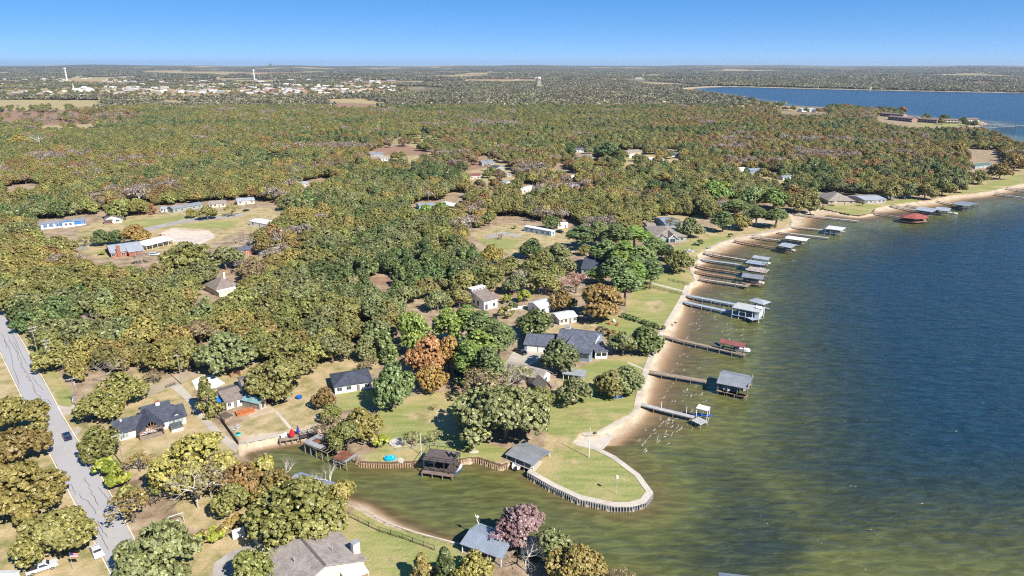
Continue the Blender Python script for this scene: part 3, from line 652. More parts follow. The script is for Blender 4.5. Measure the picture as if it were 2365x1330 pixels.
# C: white cottage under the dark green tree
g = rect((772,896),(866,880),(846,852),(758,864), LAND+2.6)
simple('slate_roof_cottage', 'white cottage with dark slate hip roof half behind the dark green tree', 'house', g, 2.8, 2.0, 'hip', wwhite, slate, .5, 4)
# D: large steel blue lake house
g = rect((1284,803),(1371,809),(1392,769),(1303,753), LAND+3.6); L, W = g[2], g[3]
d_ = building('blue_lake_house', 'large steel blue lake house with charcoal gabled roof and white trim', 'house', g, [(-L/2+.5, -W/2+.5, L/2-.5, W/2-.5, 3.7, 3.2, 'gx', .5), (-L*.30, -W/2-2.2, L*.05, 2, 3.6, 2.5, 'gy', .45), (L*.18, -W/2-1.5, L/2-.7, 1, 3.3, .9, 'shed', .4)], steelblue, slateblue,
 [('window', L/2-.5, -2, 2.2, 2.2, 1.6, 'r'), ('window', L/2-.5, 2.2, 2.2, 2.2, 1.6, 'r'), ('window', L*.28, -W/2-1.5, 1.9, 2.6, 1.3, 'f'), ('window', L*.40, -W/2-1.5, 1.9, 1.2, 1.3, 'f')], [(-L*.33, 1.5, 4, 7.4, .9, creamwall)])
MB().box(L/2-.45, -3.6, 4.1, L/2-.15, 3.6, 4.35).build('gable_beam', trim, d_)
g = rect((1211,794),(1278,801),(1283,769),(1222,765), LAND+2.8); L, W = g[2], g[3]
building('garage_wing', 'low charcoal roofed garage joined to the left of the blue lake house', 'garage', g, [(-L/2+.4, -W/2+.4, L/2-.4, W/2-.4, 2.8, 1.7, 'gx', .45)], steelblue, slateblue, [('garage_door', -L*.2, -W/2+.4, 1.2, 3.6, 2.2, 'f', trim, trim), ('garage_door', L*.2, -W/2+.4, 1.2, 3.6, 2.2, 'f', trim, trim)])
g = rect((1366,814),(1395,811),(1399,792),(1372,792), LAND+2.8); L, W = g[2], g[3]
p_ = empty('screened_porch', (g[0].x, g[0].y, LAND), g[1], 'white screened porch under a dark roof at the lake house corner', 'porch'); roof_mesh(-L/2, -W/2, L/2, W/2, 2.9, .5, 'shed', .25).build('roof', slateblue, p_)
MB().box(-L/2+.1, -W/2+.1, -.1, L/2-.1, W/2-.1, .9).build('lower_wall', trim, p_); MB().box(-L/2+.3, -W/2+.3, .9, L/2-.3, W/2-.3, 2.3).build('screen', dkshade, p_)
for sx_ in (-1, 0, 1):
    for sy_ in (-1, 1): MB().box(sx_*(L/2-.2)-.15, sy_*(W/2-.2)-.15, .9, sx_*(L/2-.2)+.15, sy_*(W/2-.2)+.15, 2.75).build('post', trim, p_)
MB().box(-L/2+.1, -W/2+.1, 2.3, L/2-.1, W/2-.1, 2.7).build('header', trim, p_)
# E: grey roofed house, timber pavilion, shed
g = rect((1166,855),(1254,876),(1273,858),(1180,833), LAND+3); simple('grey_roof_house', 'grey shingle roofed house behind the great live oak', 'house', g, 3, 1.9, 'gx', wwhite, greyshin, .5, 4)
g = rect((1248,900),(1273,893),(1258,876),(1234,881), LAND+2.6); L, W = g[2], g[3]
v_ = empty('timber_pavilion', (g[0].x, g[0].y, LAND), g[1], 'open timber pavilion with steep brown gable and red brown posts', 'pavilion'); roof_mesh(-L/2+.3, -W/2, L/2-.3, W/2, 2.5, 2.4, 'gy', .35).build('roof', tanshin, v_)
for sx_ in (-1, 1):
    for sy_ in (-1, 1): MB().box(sx_*(L/2-.5)-.14, sy_*(W/2-.4)-.14, -.1, sx_*(L/2-.5)+.14, sy_*(W/2-.4)+.14, 2.4).build('post', woodred, v_)
q = MB(); q.bar((-L/2+.3, -W/2+.3, 2.4), (L/2-.3, -W/2+.3, 2.4), .2, .25); q.bar((0, -W/2+.3, 2.4), (0, -W/2+.3, 4.6), .16, .16); q.build('truss', woodred, v_)
g = rect((1272,897),(1292,893),(1286,884),(1266,887), LAND+.3); MBo = empty('wood_deck', (g[0].x, g[0].y, LAND), g[1], 'small brown wooden deck beside the timber pavilion', 'deck'); MB().box(-g[2]/2, -g[3]/2, 0, g[2]/2, g[3]/2, .35).build('floor', wood, MBo); MB().box(-g[2]/2, g[3]/2-.1, .35, g[2]/2, g[3]/2, 1.2).build('rail', wood, MBo)
g = rect((1296,863),(1346,869),(1359,859),(1308,852), LAND+2.4); L, W = g[2], g[3]
s_ = empty('open_shed', (g[0].x, g[0].y, LAND), g[1], 'low open shed with flat grey roof on white posts', 'shed'); roof_mesh(-L/2, -W/2, L/2, W/2, 2.5, .35, 'shed', .1).build('roof', greysheet, s_); MB().box(-L/2+.2, W/2-.4, -.1, L/2-.2, W/2-.2, 2.4).build('back_wall', greywall, s_)
for k in range(5): MB().box(-L/2+.2+k*(L-.5)/4, -W/2+.2, -.1, -L/2+.36+k*(L-.5)/4, -W/2+.36, 2.3).build('post', trim, s_)
# F: chalet with clerestory
g = rect((1108,699),(1140,690),(1127,671),(1092,679), LAND+4.3); L, W = g[2], g[3]
f_ = building('chalet', 'small white chalet with steep brown shed roof and clerestory windows', 'house', g, [(-L/2+.3, -W/2+.3, L/2-.3, W/2-1.2, 4.2, 2.6, 'shed', .35)], wwhite, brownshin, [('window', L*.22, -W/2+.3, 1.6, 1.2, 1.5, 'f'), ('window', -L*.3, -W/2+.3, 1.4, 1.3, 2.4, 'f'), ('window', -L/2+.3, -1, 2.2, 1.3, 2.2, 'l'), ('window', -L/2+.3, 2, 2.2, 1.1, 1.4, 'l')])
MB().box(-L/2+.3, W/2-1.9, 5.5, L/2-.3, W/2+.8, 7.3).build('clerestory', wwhite, f_); MB().box(-L/2, W/2-2.1, 7.3, L/2, W/2+1, 7.46).build('clerestory_roof', metalw, f_)
for k in range(4): opening(f_, 'window', -L*.33+k*L*.22, W/2-1.9, 6.9, 1.0, .45, 'f')
# G, H, I
simple('white_metal_barn', 'white building with bright white metal roof among the trees', 'building', rect((1245,710),(1277,703),(1265,686),(1217,699), LAND+3.4), 3.4, 1.2, 'gx', wwhite, metalw, .3, 2)
simple('white_roof_bungalow', 'low bungalow with white metal roof behind the dark green tree', 'house', rect((1286,739),(1330,731),(1319,715),(1274,722), LAND+2.7), 2.8, 1.0, 'gx', creamwall, metalw, .5, 4)
simple('charcoal_roof_house', 'house with plain charcoal roof at the edge of the pine stand', 'house', rect((1336,620),(1394,623),(1410,594),(1361,590), LAND+3.2), 3.2, 2.3, 'gx', greywall, slate, .5, 3)
g = rect((1498,548),(1580,545),(1566,523),(1502,522), LAND+3); L, W = g[2], g[3]
i_ = building('beach_ranch', 'long grey brown hip roofed house with a white trimmed front gable above the beach', 'house', g, [(-L/2+.5, -W/2+.5, L/2-.5, W/2-.5, 3.0, 2.6, 'hip', .6), (-L*.12, -W/2-3.4, L*.14, 0, 2.9, 2.4, 'gy', .5), (-L*.38, -W/2-1.6, -L*.14, 1, 2.7, 1.6, 'gy', .4)], pm('sage_siding', (.30, .37, .36), .8, .1, .5), tanshin, [('window', x*L, -W/2+.5, 1.5, 1.5, 1.3, 'f') for x in (.22, .34)]+[('window', 0, -W/2-3.4, 1.4, 3.0, 2.2, 'f')])
for s in (-1, 1): MB().bar((L*.01, -W/2-3.95, 5.2), (L*.01+s*L*.15, -W/2-3.95, 2.7), .12, .3).build('barge_board', trim, i_)
simple('pale_blue_house', 'pale blue metal roofed house behind the beach ranch house', 'house', rect((1519,520),(1562,516),(1564,501),(1526,500), LAND+3.4), 3.4, 1.6, 'gx', steelblue, metalb, .4, 3)
simple('grey_shed', 'small pale grey shed left of the pale blue house', 'shed', rect((1492,524),(1514,524),(1512,513),(1490,513), LAND+2.6), 2.6, .9, 'gx', greywall, tanshin, .3, 2, ends=False)
# J: trailer yard
simple('trailer_home', 'long white trailer home with pale blue panels and flat white roof', 'trailer', rectAB((1210,534),(1273,546), 4.4, LAND), 3.2, .35, 'gx', skywall, metalw, .12, 5)
simple('white_cargo_trailer', 'boxy white camper trailer parked behind the black pickup', 'trailer', rectAB((1288,528),(1312,526), 3.0, LAND), 3.4, .2, 'gx', wwhite, metalw, .08, 2)
# K..P: gravel clearing
g = rectAB((94,530),(199,519), 7.5, LAND); L, W = g[2], g[3]
k_ = building('blue_mobile_home', 'long bright blue mobile home with white skirting and a white centre gable', 'mobile home', g, [(-L/2, -W/2, L/2, W/2, 3.3, 1.0, 'gx', .25), (-L*.02, -W/2-1.6, L*.24, 0, 3.25, 1.3, 'gy', .2)], bluewall, metald, [('window', x*L, -W/2, 1.9, 1.1, 1.5, 'f') for x in (-.4, -.26, -.12, .43)]+[('window', x*L, -W/2-1.6, 1.9, 1.3, 1.5, 'f') for x in (.06, .16)])
MB().box(-L*.02-.02, -W/2-1.64, 0, L*.24+.02, -W/2-1.6, 3.1).build('gable_front', trim, k_); MB().box(-L/2-.05, -W/2-.05, -.1, L/2+.05, -W/2, .75).build('skirting', trim, k_)
for x_ in (-.46, -.33, -.19): MB().box(x_*L-.5, -W/2-.04, .75, x_*L+.5, -W/2-.01, 3.0).build('white_panel', trim, k_)
g = rectAB((242,517),(281,514), 17, LAND); L, W = g[2], g[3]
l_ = building('brown_roof_cabin', 'white end walled cabin with grey brown roof and a red porch step', 'house', g, [(-L/2, -W/2, L/2, W/2, 3.1, 2.1, 'gy', .4)], wwhite, brownshin, [('window', L*.28, -W/2, 1.6, 2.2, 1.2, 'f'), ('window', -L/2, -3, 1.6, 1.3, 1.1, 'l'), ('window', -L/2, 3, 1.6, 1.3, 1.1, 'l')])
MB().box(-L/2, -W/2-2.2, -.1, 0, -W/2, .5).build('porch', woodred, l_); MB().box(-L/2-.1, -W/2-2.4, 2.7, .2, -W/2, 2.85).build('porch_roof', brownshin, l_)
for x_ in (-L/2+.15, -.3): MB().box(x_-.1, -W/2-2.1, .5, x_+.1, -W/2-1.9, 2.7).build('porch_post', woodred, l_)
g = rect((252,584),(331,574),(318,556),(245,566), LAND+3); L, W = g[2], g[3]
building('brick_house', 'brick house with pale grey metal roof and tall red chimney', 'house', g, [(-L/2+.4, -W/2+.4, L/2-.4, W/2-.4, 3.0, 1.9, 'gx', .45), (L*.02, -W/2-3, L*.46, 1, 2.9, 1.4, 'gx', .4)], brick, metal, [('window', -L*.42, -W/2+.4, 1.5, 1.6, 1.2, 'f'), ('window', -L*.12, -W/2+.4, 1.5, 1.6, 1.2, 'f')], [(-L*.25, -W/2+.1, 0, 6.6, .85, brick)])
g = rectAB((340,579),(402,563), 8, LAND); L, W = g[2], g[3]
m_ = building('white_carport_barn', 'long white metal barn with open carport front and pale flat roof', 'barn', g, [(-L/2, 0, L/2, W/2, 3.2, .9, 'shed', .25), (-L/2, -W/2, L/2, 0, 2.9, .25, 'shed', .25, None, metalw)], wwhite, metalw, [('window', x*L, 0, 1.5, 1.7, 1.3, 'f') for x in (-.3, 0, .3)])
for k in range(6): MB().box(-L/2+k*(L-.2)/5, -W/2, 0, -L/2+.18+k*(L-.2)/5, -W/2+.18, 2.7).build('post', trim, m_)
g = rect((487,672),(535,664),(545,639),(480,656), LAND+3); L, W = g[2], g[3]
building('pyramid_roof_house', 'brown pyramid roofed house with white chimney deep among the oaks', 'house', g, [(-L/2+.5, -W/2+.5, L/2-.5, W/2-.5, 3.0, 3.6, 'hip', .5), (-L/2+.6, -W/2-2, L/2-2, -W/2+.5, 2.6, .4, 'shed', .3, 1, metalw)], creamwall, brownshin, [], [(L*.2, 2, 4, 8.4, .45, wwhite)])
simple('white_roof_shed', 'wide white metal shed roof at the edge of the gravel clearing', 'shed', rect((585,511),(636,522),(640,510),(592,503), LAND+3), 3, .7, 'gx', wwhite, metalw, .2, 3)
simple('white_tool_shed', 'tiny white shed beside the orange tree in the clearing', 'shed', rectAB((370,490),(385,490), 5, LAND), 2.6, 1.1, 'gx', wwhite, metal, .3, 2, ends=False)
simple('grey_long_house', 'long low grey green house at the back of the gravel clearing', 'house', rectAB((400,492),(470,480), 8, LAND), 3.0, 1.2, 'gx', pm('sage_wall', (.28, .32, .29), .8), metald, .4, 5)
simple('tan_long_house', 'tan gabled house right of the long grey green house', 'house', rectAB((482,480),(522,478), 9, LAND), 3.0, 1.5, 'gx', creamwall, tanshin, .4, 4)
simple('pale_lodge', 'pale roofed house at the far right end of the gravel clearing', 'house', rectAB((548,474),(590,470), 9, LAND), 3.0, 1.4, 'gx', creamwall, metal, .4, 3)
# Q: houses above the far beach
simple('tan_hip_house', 'tan house with tall hipped roof behind the bulkhead lawn', 'house', rect((1899,463),(1964,464),(1957,450),(1897,450), LAND+3), 3.0, 4.6, 'hip', tanwall, tanshin, .6, 4)
simple('grey_screen_house', 'grey metal roofed house with glazed porch right of the tan hipped house', 'house', rect((1984,463),(2032,460),(2025,449),(1970,450), LAND+3), 3.0, 1.2, 'gx', greywall, metal, .5, 5)
simple('dark_beach_house', 'dark blue grey house shaded by trees above the beach', 'house', rectAB((2040,458),(2078,457), 9, LAND), 3.2, 1.5, 'gx', steelblue, slateblue, .5, 3)
simple('beach_cabin', 'small teal trimmed beach cabin under the trees', 'house', rectAB((2084,458),(2105,456), 7, LAND), 3.0, 1.1, 'gx', steelblue, metald, .4, 2)
simple('end_beach_house', 'brown roofed house half hidden right of the beach cabin', 'house', rectAB((2125,453),(2160,450), 9, LAND), 3.0, 1.4, 'gx', tanwall, brownshin, .4, 3)
# R: the big grey roof in the foreground
g = rect((588,1306),(777,1219),(850,1290),(655,1392), LAND+3); L, W = g[2], g[3]
r_ = building('foreground_house', 'large foreground house with broad grey shingle roof and white brick chimney', 'house', g, [(-L/2+.6, -W/2+.6, L/2-.6, W/2-.6, 3.0, 3.4, 'gy', .6)], creamwall, greyshin, [('window', L/2-.6, -2, 1.5, 2.2, 1.5, 'r'), ('window', L/2-.6, 4, 1.5, 2.2, 1.5, 'r')], [(L/2-.9, -W/2+3.4, 0, 5.6, .75, pm('white_brick', (.66, .60, .54), .85, .12, 2))])
MB().box(-.25, -W/2+.1, 6.36, .25, W/2-.1, 6.46).build('ridge_cap', pm('dark_ridge', (.12, .105, .10), .9), r_)
for x_, y_ in ((-3.5, 0), (2.6, 2.5), (3.8, -2)): MB().tube((x_, y_, 4.6), (x_, y_, 6.4), .10).build('vent_pipe', metal, r_)
g = rect((576,1228),(634,1294),(700,1262),(640,1198), LAND+2.8); L, W = g[2], g[3]
building('foreground_garage', 'grey shingled garage wing under the spreading oak in the foreground', 'garage', g, [(-L/2+.5, -W/2+.5, L/2-.5, W/2-.5, 2.9, 1.9, 'gx', .5)], creamwall, greyshin, [('window', -2, -W/2+.5, 1.5, 1.6, 1.2, 'f'), ('garage_door', 3, -W/2+.5, 1.15, 3.6, 2.2, 'f', trim, dkshade)])
g = rect((577,1223),(609,1209),(592,1194),(560,1205), LAND+2.5); L, W = g[2], g[3]
c_ = empty('metal_carport', (g[0].x, g[0].y, LAND), g[1], 'rust streaked metal carport at the corner of the foreground garage', 'carport')
for k in range(4): MB().box(-L/2+k*L/4, -W/2, 2.5+.01*(k % 2), -L/2+(k+1)*L/4+.05, W/2, 2.58+.01*(k % 2)).build('roof_sheet', (metal, rustroof, metal, metal)[k], c_)
for sx_ in (-1, 1):
    for sy_ in (-1, 1): MB().box(sx_*(L/2-.3)-.08, sy_*(W/2-.3)-.08, -.1, sx_*(L/2-.3)+.08, sy_*(W/2-.3)+.08, 2.5).build('post', steelp, c_)
a0, b0 = P(538,1248), P(566,1238); e = V2(b0)-V2(a0); gt = empty('white_gate', a0, math.atan2(e.y, e.x), 'white ribbed metal panel fence beside the rusty carport', 'fence')
n_ = 6
for k in range(n_): MB().box(k*e.length/n_+.03, -.04-.02*(k % 2), .1, (k+1)*e.length/n_-.03, .04, 2.6).build('panel', trim, gt)
MB().box(0, -.09, 1.2, e.length, -.065, 1.35).build('rail', steelp, gt)
g = rect((776,1314),(853,1318),(829,1289),(778,1309), LAND+2.6)
cc = [V2(P(*q_, LAND+2.7)) for q_ in ((778,1311),(829,1289),(855,1318),(800,1345))]; e = cc[1]-cc[0]; ang = math.atan2(e.y, e.x); cen = sum(cc, Vector((0, 0)))/4; L, W = e.length, (cc[2]-cc[1]).length
aw = empty('white_awning', (cen.x, cen.y, LAND), ang, 'plain white patio awning on thin posts at the foreground house', 'awning'); MB().add([(-L/2, W/2, 2.75), (L/2, W/2, 2.65), (L/2, -W/2, 2.5), (-L/2, -W/2, 2.6), (-L/2, W/2, 2.85), (L/2, W/2, 2.75), (L/2, -W/2, 2.6), (-L/2, -W/2, 2.7)], [(3,2,1,0),(4,5,6,7),(0,1,5,4),(1,2,6,5),(2,3,7,6),(3,0,4,7)]).build('canopy', pm('awning_white', (.78, .75, .70), .5, .05, .4, seams=(0, 1.0, .06)), aw)
for sx_ in (-1, 1):
    for sy_ in (-1, 1): MB().box(sx_*(L/2-.1)-.05, sy_*(W/2-.1)-.05, 0, sx_*(L/2-.1)+.05, sy_*(W/2-.1)+.05, 2.55).build('post', trim, aw)
# corner roofs at the bottom left edge
simple('white_roof_corner_building', 'white roof corner at the very bottom left beside the road', 'building', rect((-60,1345),(36,1345),(30,1316),(-40,1316), LAND+2.6), 2.6, .6, 'gx', wwhite, metalw, .2, 2)

# far houses and sheds among the trees: label, front wall ends, depth, wall height, rise, roof type, wall, roof
FAR = [
 ('grey white house with a dark porch in the middle clearing', (1113,383),(1142,381), 9, 3.2, 1.6, 'gx', greywall, metald), ('narrow grey house facing the dirt drive right of the middle clearing', (1146,396),(1166,392), 10, 3.4, 1.6, 'gy', greywall, slate),
 ('cream house with small red roof patch in the middle clearing', (1085,415),(1110,415), 8, 4.2, 1.4, 'gx', creamwall, redroof), ('pale hip roofed house behind the round green tree', (1155,410),(1182,408), 9, 3.0, 1.5, 'hip', greywall, tanshin),
 ('tiny pale gabled shed below the middle clearing', (1169,430),(1183,428), 7, 3.0, 1.4, 'gy', wwhite, metal), ('white walled house glimpsed through brown trees', (1206,448),(1238,440), 8, 3.0, 1.2, 'gx', creamwall, metalw),
 ('white house with long flat roof right of the grey tree', (1314,418),(1352,414), 8, 3.2, .8, 'gx', skywall, metalw), ('low pale building behind the dark cedar', (1310,440),(1340,436), 8, 2.8, .8, 'gx', creamwall, metal),
 ('white gabled cottage left of the big round green tree', (1322,352),(1350,352), 9, 3.2, 1.8, 'gx', wwhite, slateblue), ('low white garage below the gabled cottage', (1346,366),(1366,366), 8, 2.8, 1.2, 'gx', wwhite, metald),
 ('white trailer right of the big round green tree', (1428,362),(1444,361), 5, 3.2, .3, 'gx', wwhite, metalw), ('tan hip roofed house right of the big round green tree', (1446,358),(1488,356), 11, 3.2, 2.2, 'hip', tanwall, tanshin),
 ('white van shaped camper in front of the tan hip roofed house', (1452,364),(1468,363), 5, 3.0, .4, 'gx', wwhite, metalw), ('dark blue roofed house at the right of the far yard', (1530,363),(1572,362), 10, 3.0, 2.0, 'gx', wwhite, slateblue),
 ('long pale flat roofed house in the far yard', (1476,372),(1512,372), 9, 3.0, .8, 'gx', creamwall, metalw), ('second pale house with twin gables in the far yard', (1500,376),(1536,375), 9, 3.0, 1.2, 'gx', wwhite, metal),
 ('tiny white hut left of the gabled cottage', (1298,350),(1316,350), 6, 2.8, 1.0, 'gx', wwhite, metalw),
 ('white shed behind the light green meadow', (1028,308),(1040,308), 8, 3.2, 1.0, 'gx', wwhite, metalw), ('grey barn on the reddish clearing', (856,362),(886,361), 9, 3.2, 1.4, 'gx', greywall, metald), ('white lean to below the reddish clearing', (876,372),(896,371), 8, 2.8, 1.0, 'gx', wwhite, metal),
 ('pale roof glimpsed in the woods left of the meadow', (690,432),(714,430), 8, 3.0, 1.0, 'gx', creamwall, metal), ('white house glimpsed among grey trees at left middle', (775,430),(800,428), 8, 3.0, 1.0, 'gx', wwhite, metal),
 ('teal roofed building between the bright pines', (968,485),(1004,482), 9, 3.0, 1.0, 'gx', skywall, metalb), ('long white roof right of the bright pines', (1012,478),(1048,486), 9, 3.0, .9, 'gx', creamwall, metalw),
 ('brown roofed bungalow seen through the oaks near the road', (552,592),(592,586), 9, 3.0, 1.3, 'gx', brick, slateblue), ('blue roofed shed in the autumn woods', (1732,400),(1760,398), 8, 2.9, 1.1, 'gx', steelblue, metalb), ('white camper in the autumn woods', (1700,398),(1724,394), 6, 3.0, .5, 'gx', wwhite, metalw),
 ('pale gabled shed right of the blue roofed shed', (1764,408),(1780,407), 7, 3.0, 1.3, 'gy', creamwall, metal), ('long pale blue metal shed in the autumn woods', (1808,416),(1836,414), 7, 2.8, .8, 'gx', wwhite, metalb),
 ('dark green roofed house near the far lake lawn', (2252,390),(2290,386), 10, 3.0, 1.3, 'gx', greywall, pm('green_metal', (.10, .17, .14), .5)), ('pale walled tall house in the far trees', (2198,366),(2212,366), 9, 5.0, 1.6, 'gx', creamwall, brownshin), ('brown roofed house by the far bay', (2216,356),(2246,354), 10, 3.2, 1.6, 'gx', tanwall, brownshin),
 ('white house with gable by the tan field and far lake', (1852,258),(1882,257), 14, 4.5, 3.0, 'gx', wwhite, metal), ('white flat roofed block right of the gabled lake house', (1884,259),(1902,258), 12, 5.5, .6, 'gx', wwhite, metalw), ('brown house left of the far headland trees', (1925,262),(1945,261), 14, 4.0, 2.5, 'gx', tanwall, brownshin),
]
for lab, A, B, dp, hw, rise, typ, wm_, rm_ in FAR:
    simple('house' if dp > 6 else 'camper_trailer', lab, 'house' if dp > 6 else 'trailer', rectAB(A, B, dp, LAND), hw, rise, typ, wm_, rm_, .35, 3, group='far houses among the trees', ends=False)
condo = pm('condo_brick', (.36, .24, .19), .85, .12, .3); condoroof = pm('condo_roof', (.22, .15, .125), .85, .15, .3)
for k, (A, B, lab) in enumerate((((2030,268),(2084,272), 'leftmost two storey condo block with red brown roof on the far spit'), ((2048,276),(2104,282), 'long dark balconied condo block in front of the leftmost one'), ((2108,281),(2162,285), 'second long condo block on the far spit facing the lawn'), ((2166,285),(2218,286), 'cream fronted condo block with arched bays on the spit'), ((2222,284),(2262,283), 'cream condo block at the tip of the far spit'))):
    g = rectAB(A, B, 14, LAND); L = g[2]
    o_ = building('condo_block', lab, 'apartment', g, [(-L/2, -5, L/2, 7, 6.2, 1.8, 'gx', .8)], creamwall if k > 2 else condo, condoroof, [], group='condo blocks on the far spit')
    MB().box(-L/2, -6.6, 2.9, L/2, -5, 3.15).build('balcony', trim, o_); n_ = 7
    for q_ in range(n_):
        for zz in (1.5, 4.6): opening(o_, 'window', -L/2+(q_+.5)*L/n_, -5, zz, L/n_*.62, 1.9, 'f', trim, dkshade)

# ------------------------------------------------------------------ the town on the horizon
tw = [pm('town_white', (.66, .64, .60), .8, .08, .02), pm('town_tan', (.50, .41, .31), .85, .1, .02), pm('town_red', (.36, .20, .15), .85, .1, .02), pm('town_grey', (.38, .38, .38), .8, .1, .02)]
tr_ = [pm('town_roof_white', (.68, .68, .66), .6, .08, .02), pm('town_roof_grey', (.33, .32, .31), .7, .1, .02), pm('town_roof_red', (.34, .16, .12), .8, .1, .02), pm('town_roof_tan', (.42, .34, .26), .8, .1, .02)]
TSPOT = [(60,212),(110,214),(150,212),(185,207),(205,205),(240,208),(340,209),(380,212),(300,213),(280,217),(40,218),(20,214),(90,220),(200,222),(420,214),(470,216)]
r2 = np.random.default_rng(3)
for k in range(300):
    if r2.random() < .8: px_, py_ = r2.uniform(240, 910), r2.triangular(176, 208, 223)
    else: px_, py_ = r2.uniform(-20, 560), r2.uniform(168, 196)
    TSPOT.append((px_, max(167, py_)))
for k in range(60): TSPOT.append((r2.uniform(700, 2300), r2.uniform(165, 188)))
TB = {}
for k, (px_, py_) in enumerate(TSPOT):
    p = P(px_, py_, LAND); d = p.length; c_ = int(r2.choice([0, 0, 0, 1, 1, 1, 2, 3])); rc = int(r2.choice([0, 0, 0, 1, 1, 2, 3, 3]))
    L = r2.uniform(14, 34)*(.8 if r2.random() < .85 else 1.5)*min(1.4, d/3200+.35); W = r2.uniform(10, 20); hw = r2.uniform(3.2, 5.6); mb_ = MB(); wall_mesh(mb_, -L/2, -W/2, L/2, W/2, hw, 2.2, 'gx')
    nm = ['white', 'tan', 'brick red', 'grey'][c_]; rn = ['white', 'grey', 'red', 'tan'][rc]
    o_ = mb_.build('town_building', tw[c_], None, (p.x, p.y, LAND-1+min(9, max(0, (d-1500)/2500*2))), r2.uniform(-.5, .5))
    where = 'in the pale town at upper left' if px_ < 900 and py_ > 196 else 'beyond the town on the far plain' if px_ < 900 else 'in the far woods near the horizon'
    sz = 'long' if L > 30 else 'small' if L < 16 else 'mid sized'
    ln, lx = min((('the domed church', 196), ('the cream water tower', 155), ('the small pale water tower', 588), ('the tall radio mast', 631), ('the plain mast', 685), ('the white splayed water tower', 1245), ('the far lake head', 1570)), key=lambda q_: abs(q_[1]-px_))
    TB.setdefault((f'{sz} {nm} building with {rn} roof', ('left of ' if px_ < lx else 'right of ')+ln), []).append((abs(px_-lx), o_)); tag(o_, None, 'building', 'small buildings of the distant town')
    roof_mesh(-L/2, -W/2, L/2, W/2, hw, 2.2, 'gx', .4).build('roof', tr_[rc], o_)
for (what, wh_), lst in TB.items():
    lst.sort(key=lambda q_: q_[0])
    for k, (_, o_) in enumerate(lst): o_['label'] = (f'{what} {wh_}' if len(lst) == 1 else f"{['nearest', 'second', 'third', 'fourth', 'fifth', 'sixth', 'seventh', 'eighth', 'ninth', 'tenth', 'eleventh', 'twelfth'][min(k, 11)]} {what} {wh_}")
# church with dome and spire
p = P(196,211,LAND); ch = empty('church', p, 0, 'large white domed church hall with thin spire at the edge of town', 'church')
mb_ = MB(); wall_mesh(mb_, -34, -12, 34, 12, 9, 3, 'gx'); mb_.build('wall', tw[0], ch); roof_mesh(-34, -12, 34, 12, 9, 3, 'gx', .5).build('roof', tr_[0], ch)
q = MB()
for i in range(6):
    a, b_ = i*math.pi/12, (i+1)*math.pi/12; q.tube((0, 0, 12+9*math.sin(a)), (0, 0, 12+9*math.sin(b_)), 13*math.cos(a), max(.2, 13*math.cos(b_)), 14, False)
q.build('dome', tw[0], ch); q = MB(); q.box(-47, -4, 0, -39, 4, 12); q.tube((-43, 0, 12), (-43, 0, 32), 3.2, .2, 8); q.build('spire', tw[0], ch)
# water towers and masts
twm = pm('tower_white', (.74, .72, .66), .5, .06, .05)
def water_tower(label, px_, py_, h, R0, legs):
    p = P(px_, py_, LAND); t_ = empty('water_tower', p, 0, label, 'water tower'); q = MB()
    for i in range(-4, 4):
        a, b_ = (i/4)*math.pi/2, ((i+1)/4)*math.pi/2; q.tube((0, 0, h-R0*.8+R0*.75*math.sin(a)), (0, 0, h-R0*.8+R0*.75*math.sin(b_)), max(.1, R0*math.cos(a)), max(.1, R0*math.cos(b_)), 16, False)
    q.build('tank', twm, t_)
    if legs:
        for i in range(6): th = i*math.pi/3; MB().tube((R0*1.05*math.cos(th), R0*1.05*math.sin(th), 0), (R0*.8*math.cos(th), R0*.8*math.sin(th), h-R0*.9), .7, .55).build('leg', twm, t_)
        MB().tube((0, 0, 0), (0, 0, h-R0), 1.4).build('riser', twm, t_)
    else: MB().tube((0, 0, 0), (0, 0, h-R0), R0*.55, R0*.42, 14).build('shaft', twm, t_)
water_tower('cream white water tower on a thick shaft at far upper left', 155, 187, 84, 9.0, False)
water_tower('white water tower on splayed legs above the middle woods', 1245, 203, 50, 9, True)
water_tower('small pale water tower behind the town, near the radio masts', 588, 186, 72, 7.5, False)
def mast(label, px_, py_, h, r0, head):
    p = P(px_, py_, LAND); t_ = empty('radio_mast', p, 0, label, 'mast'); q = MB(); 
    for s in range(3): th = s*2.094; q.tube((r0*math.cos(th), r0*math.sin(th), 0), (r0*.4*math.cos(th), r0*.4*math.sin(th), h), .34, n=4)
    for k in range(int(h/4)):
        z0, z1 = k*4, k*4+4; f0, f1 = 1-.6*z0/h, 1-.6*z1/h
        for s in range(3): t0, t1 = s*2.094, (s+1)*2.094; q.tube((r0*f0*math.cos(t0), r0*f0*math.sin(t0), z0), (r0*f1*math.cos(t1), r0*f1*math.sin(t1), z1), .16, n=3)
    q.build('lattice', pm('mast_grey', (.30, .30, .30), .6), t_)
    if head: MB().box(-3.4, -3.4, h-9, 3.4, 3.4, h+1).build('antenna', pm('mast_head', (.16, .20, .19), .6), t_); MB().tube((0, 0, h-2), (0, 0, h+5), .5).build('antenna', pm('mast_head', (.16, .20, .19), .6), t_)
mast('tall radio mast with antenna cluster rising above the horizon left of centre', 631, 216, 104, 1.4, True)
mast('plain radio mast right of the tallest one', 685, 214, 84, 1.4, False)

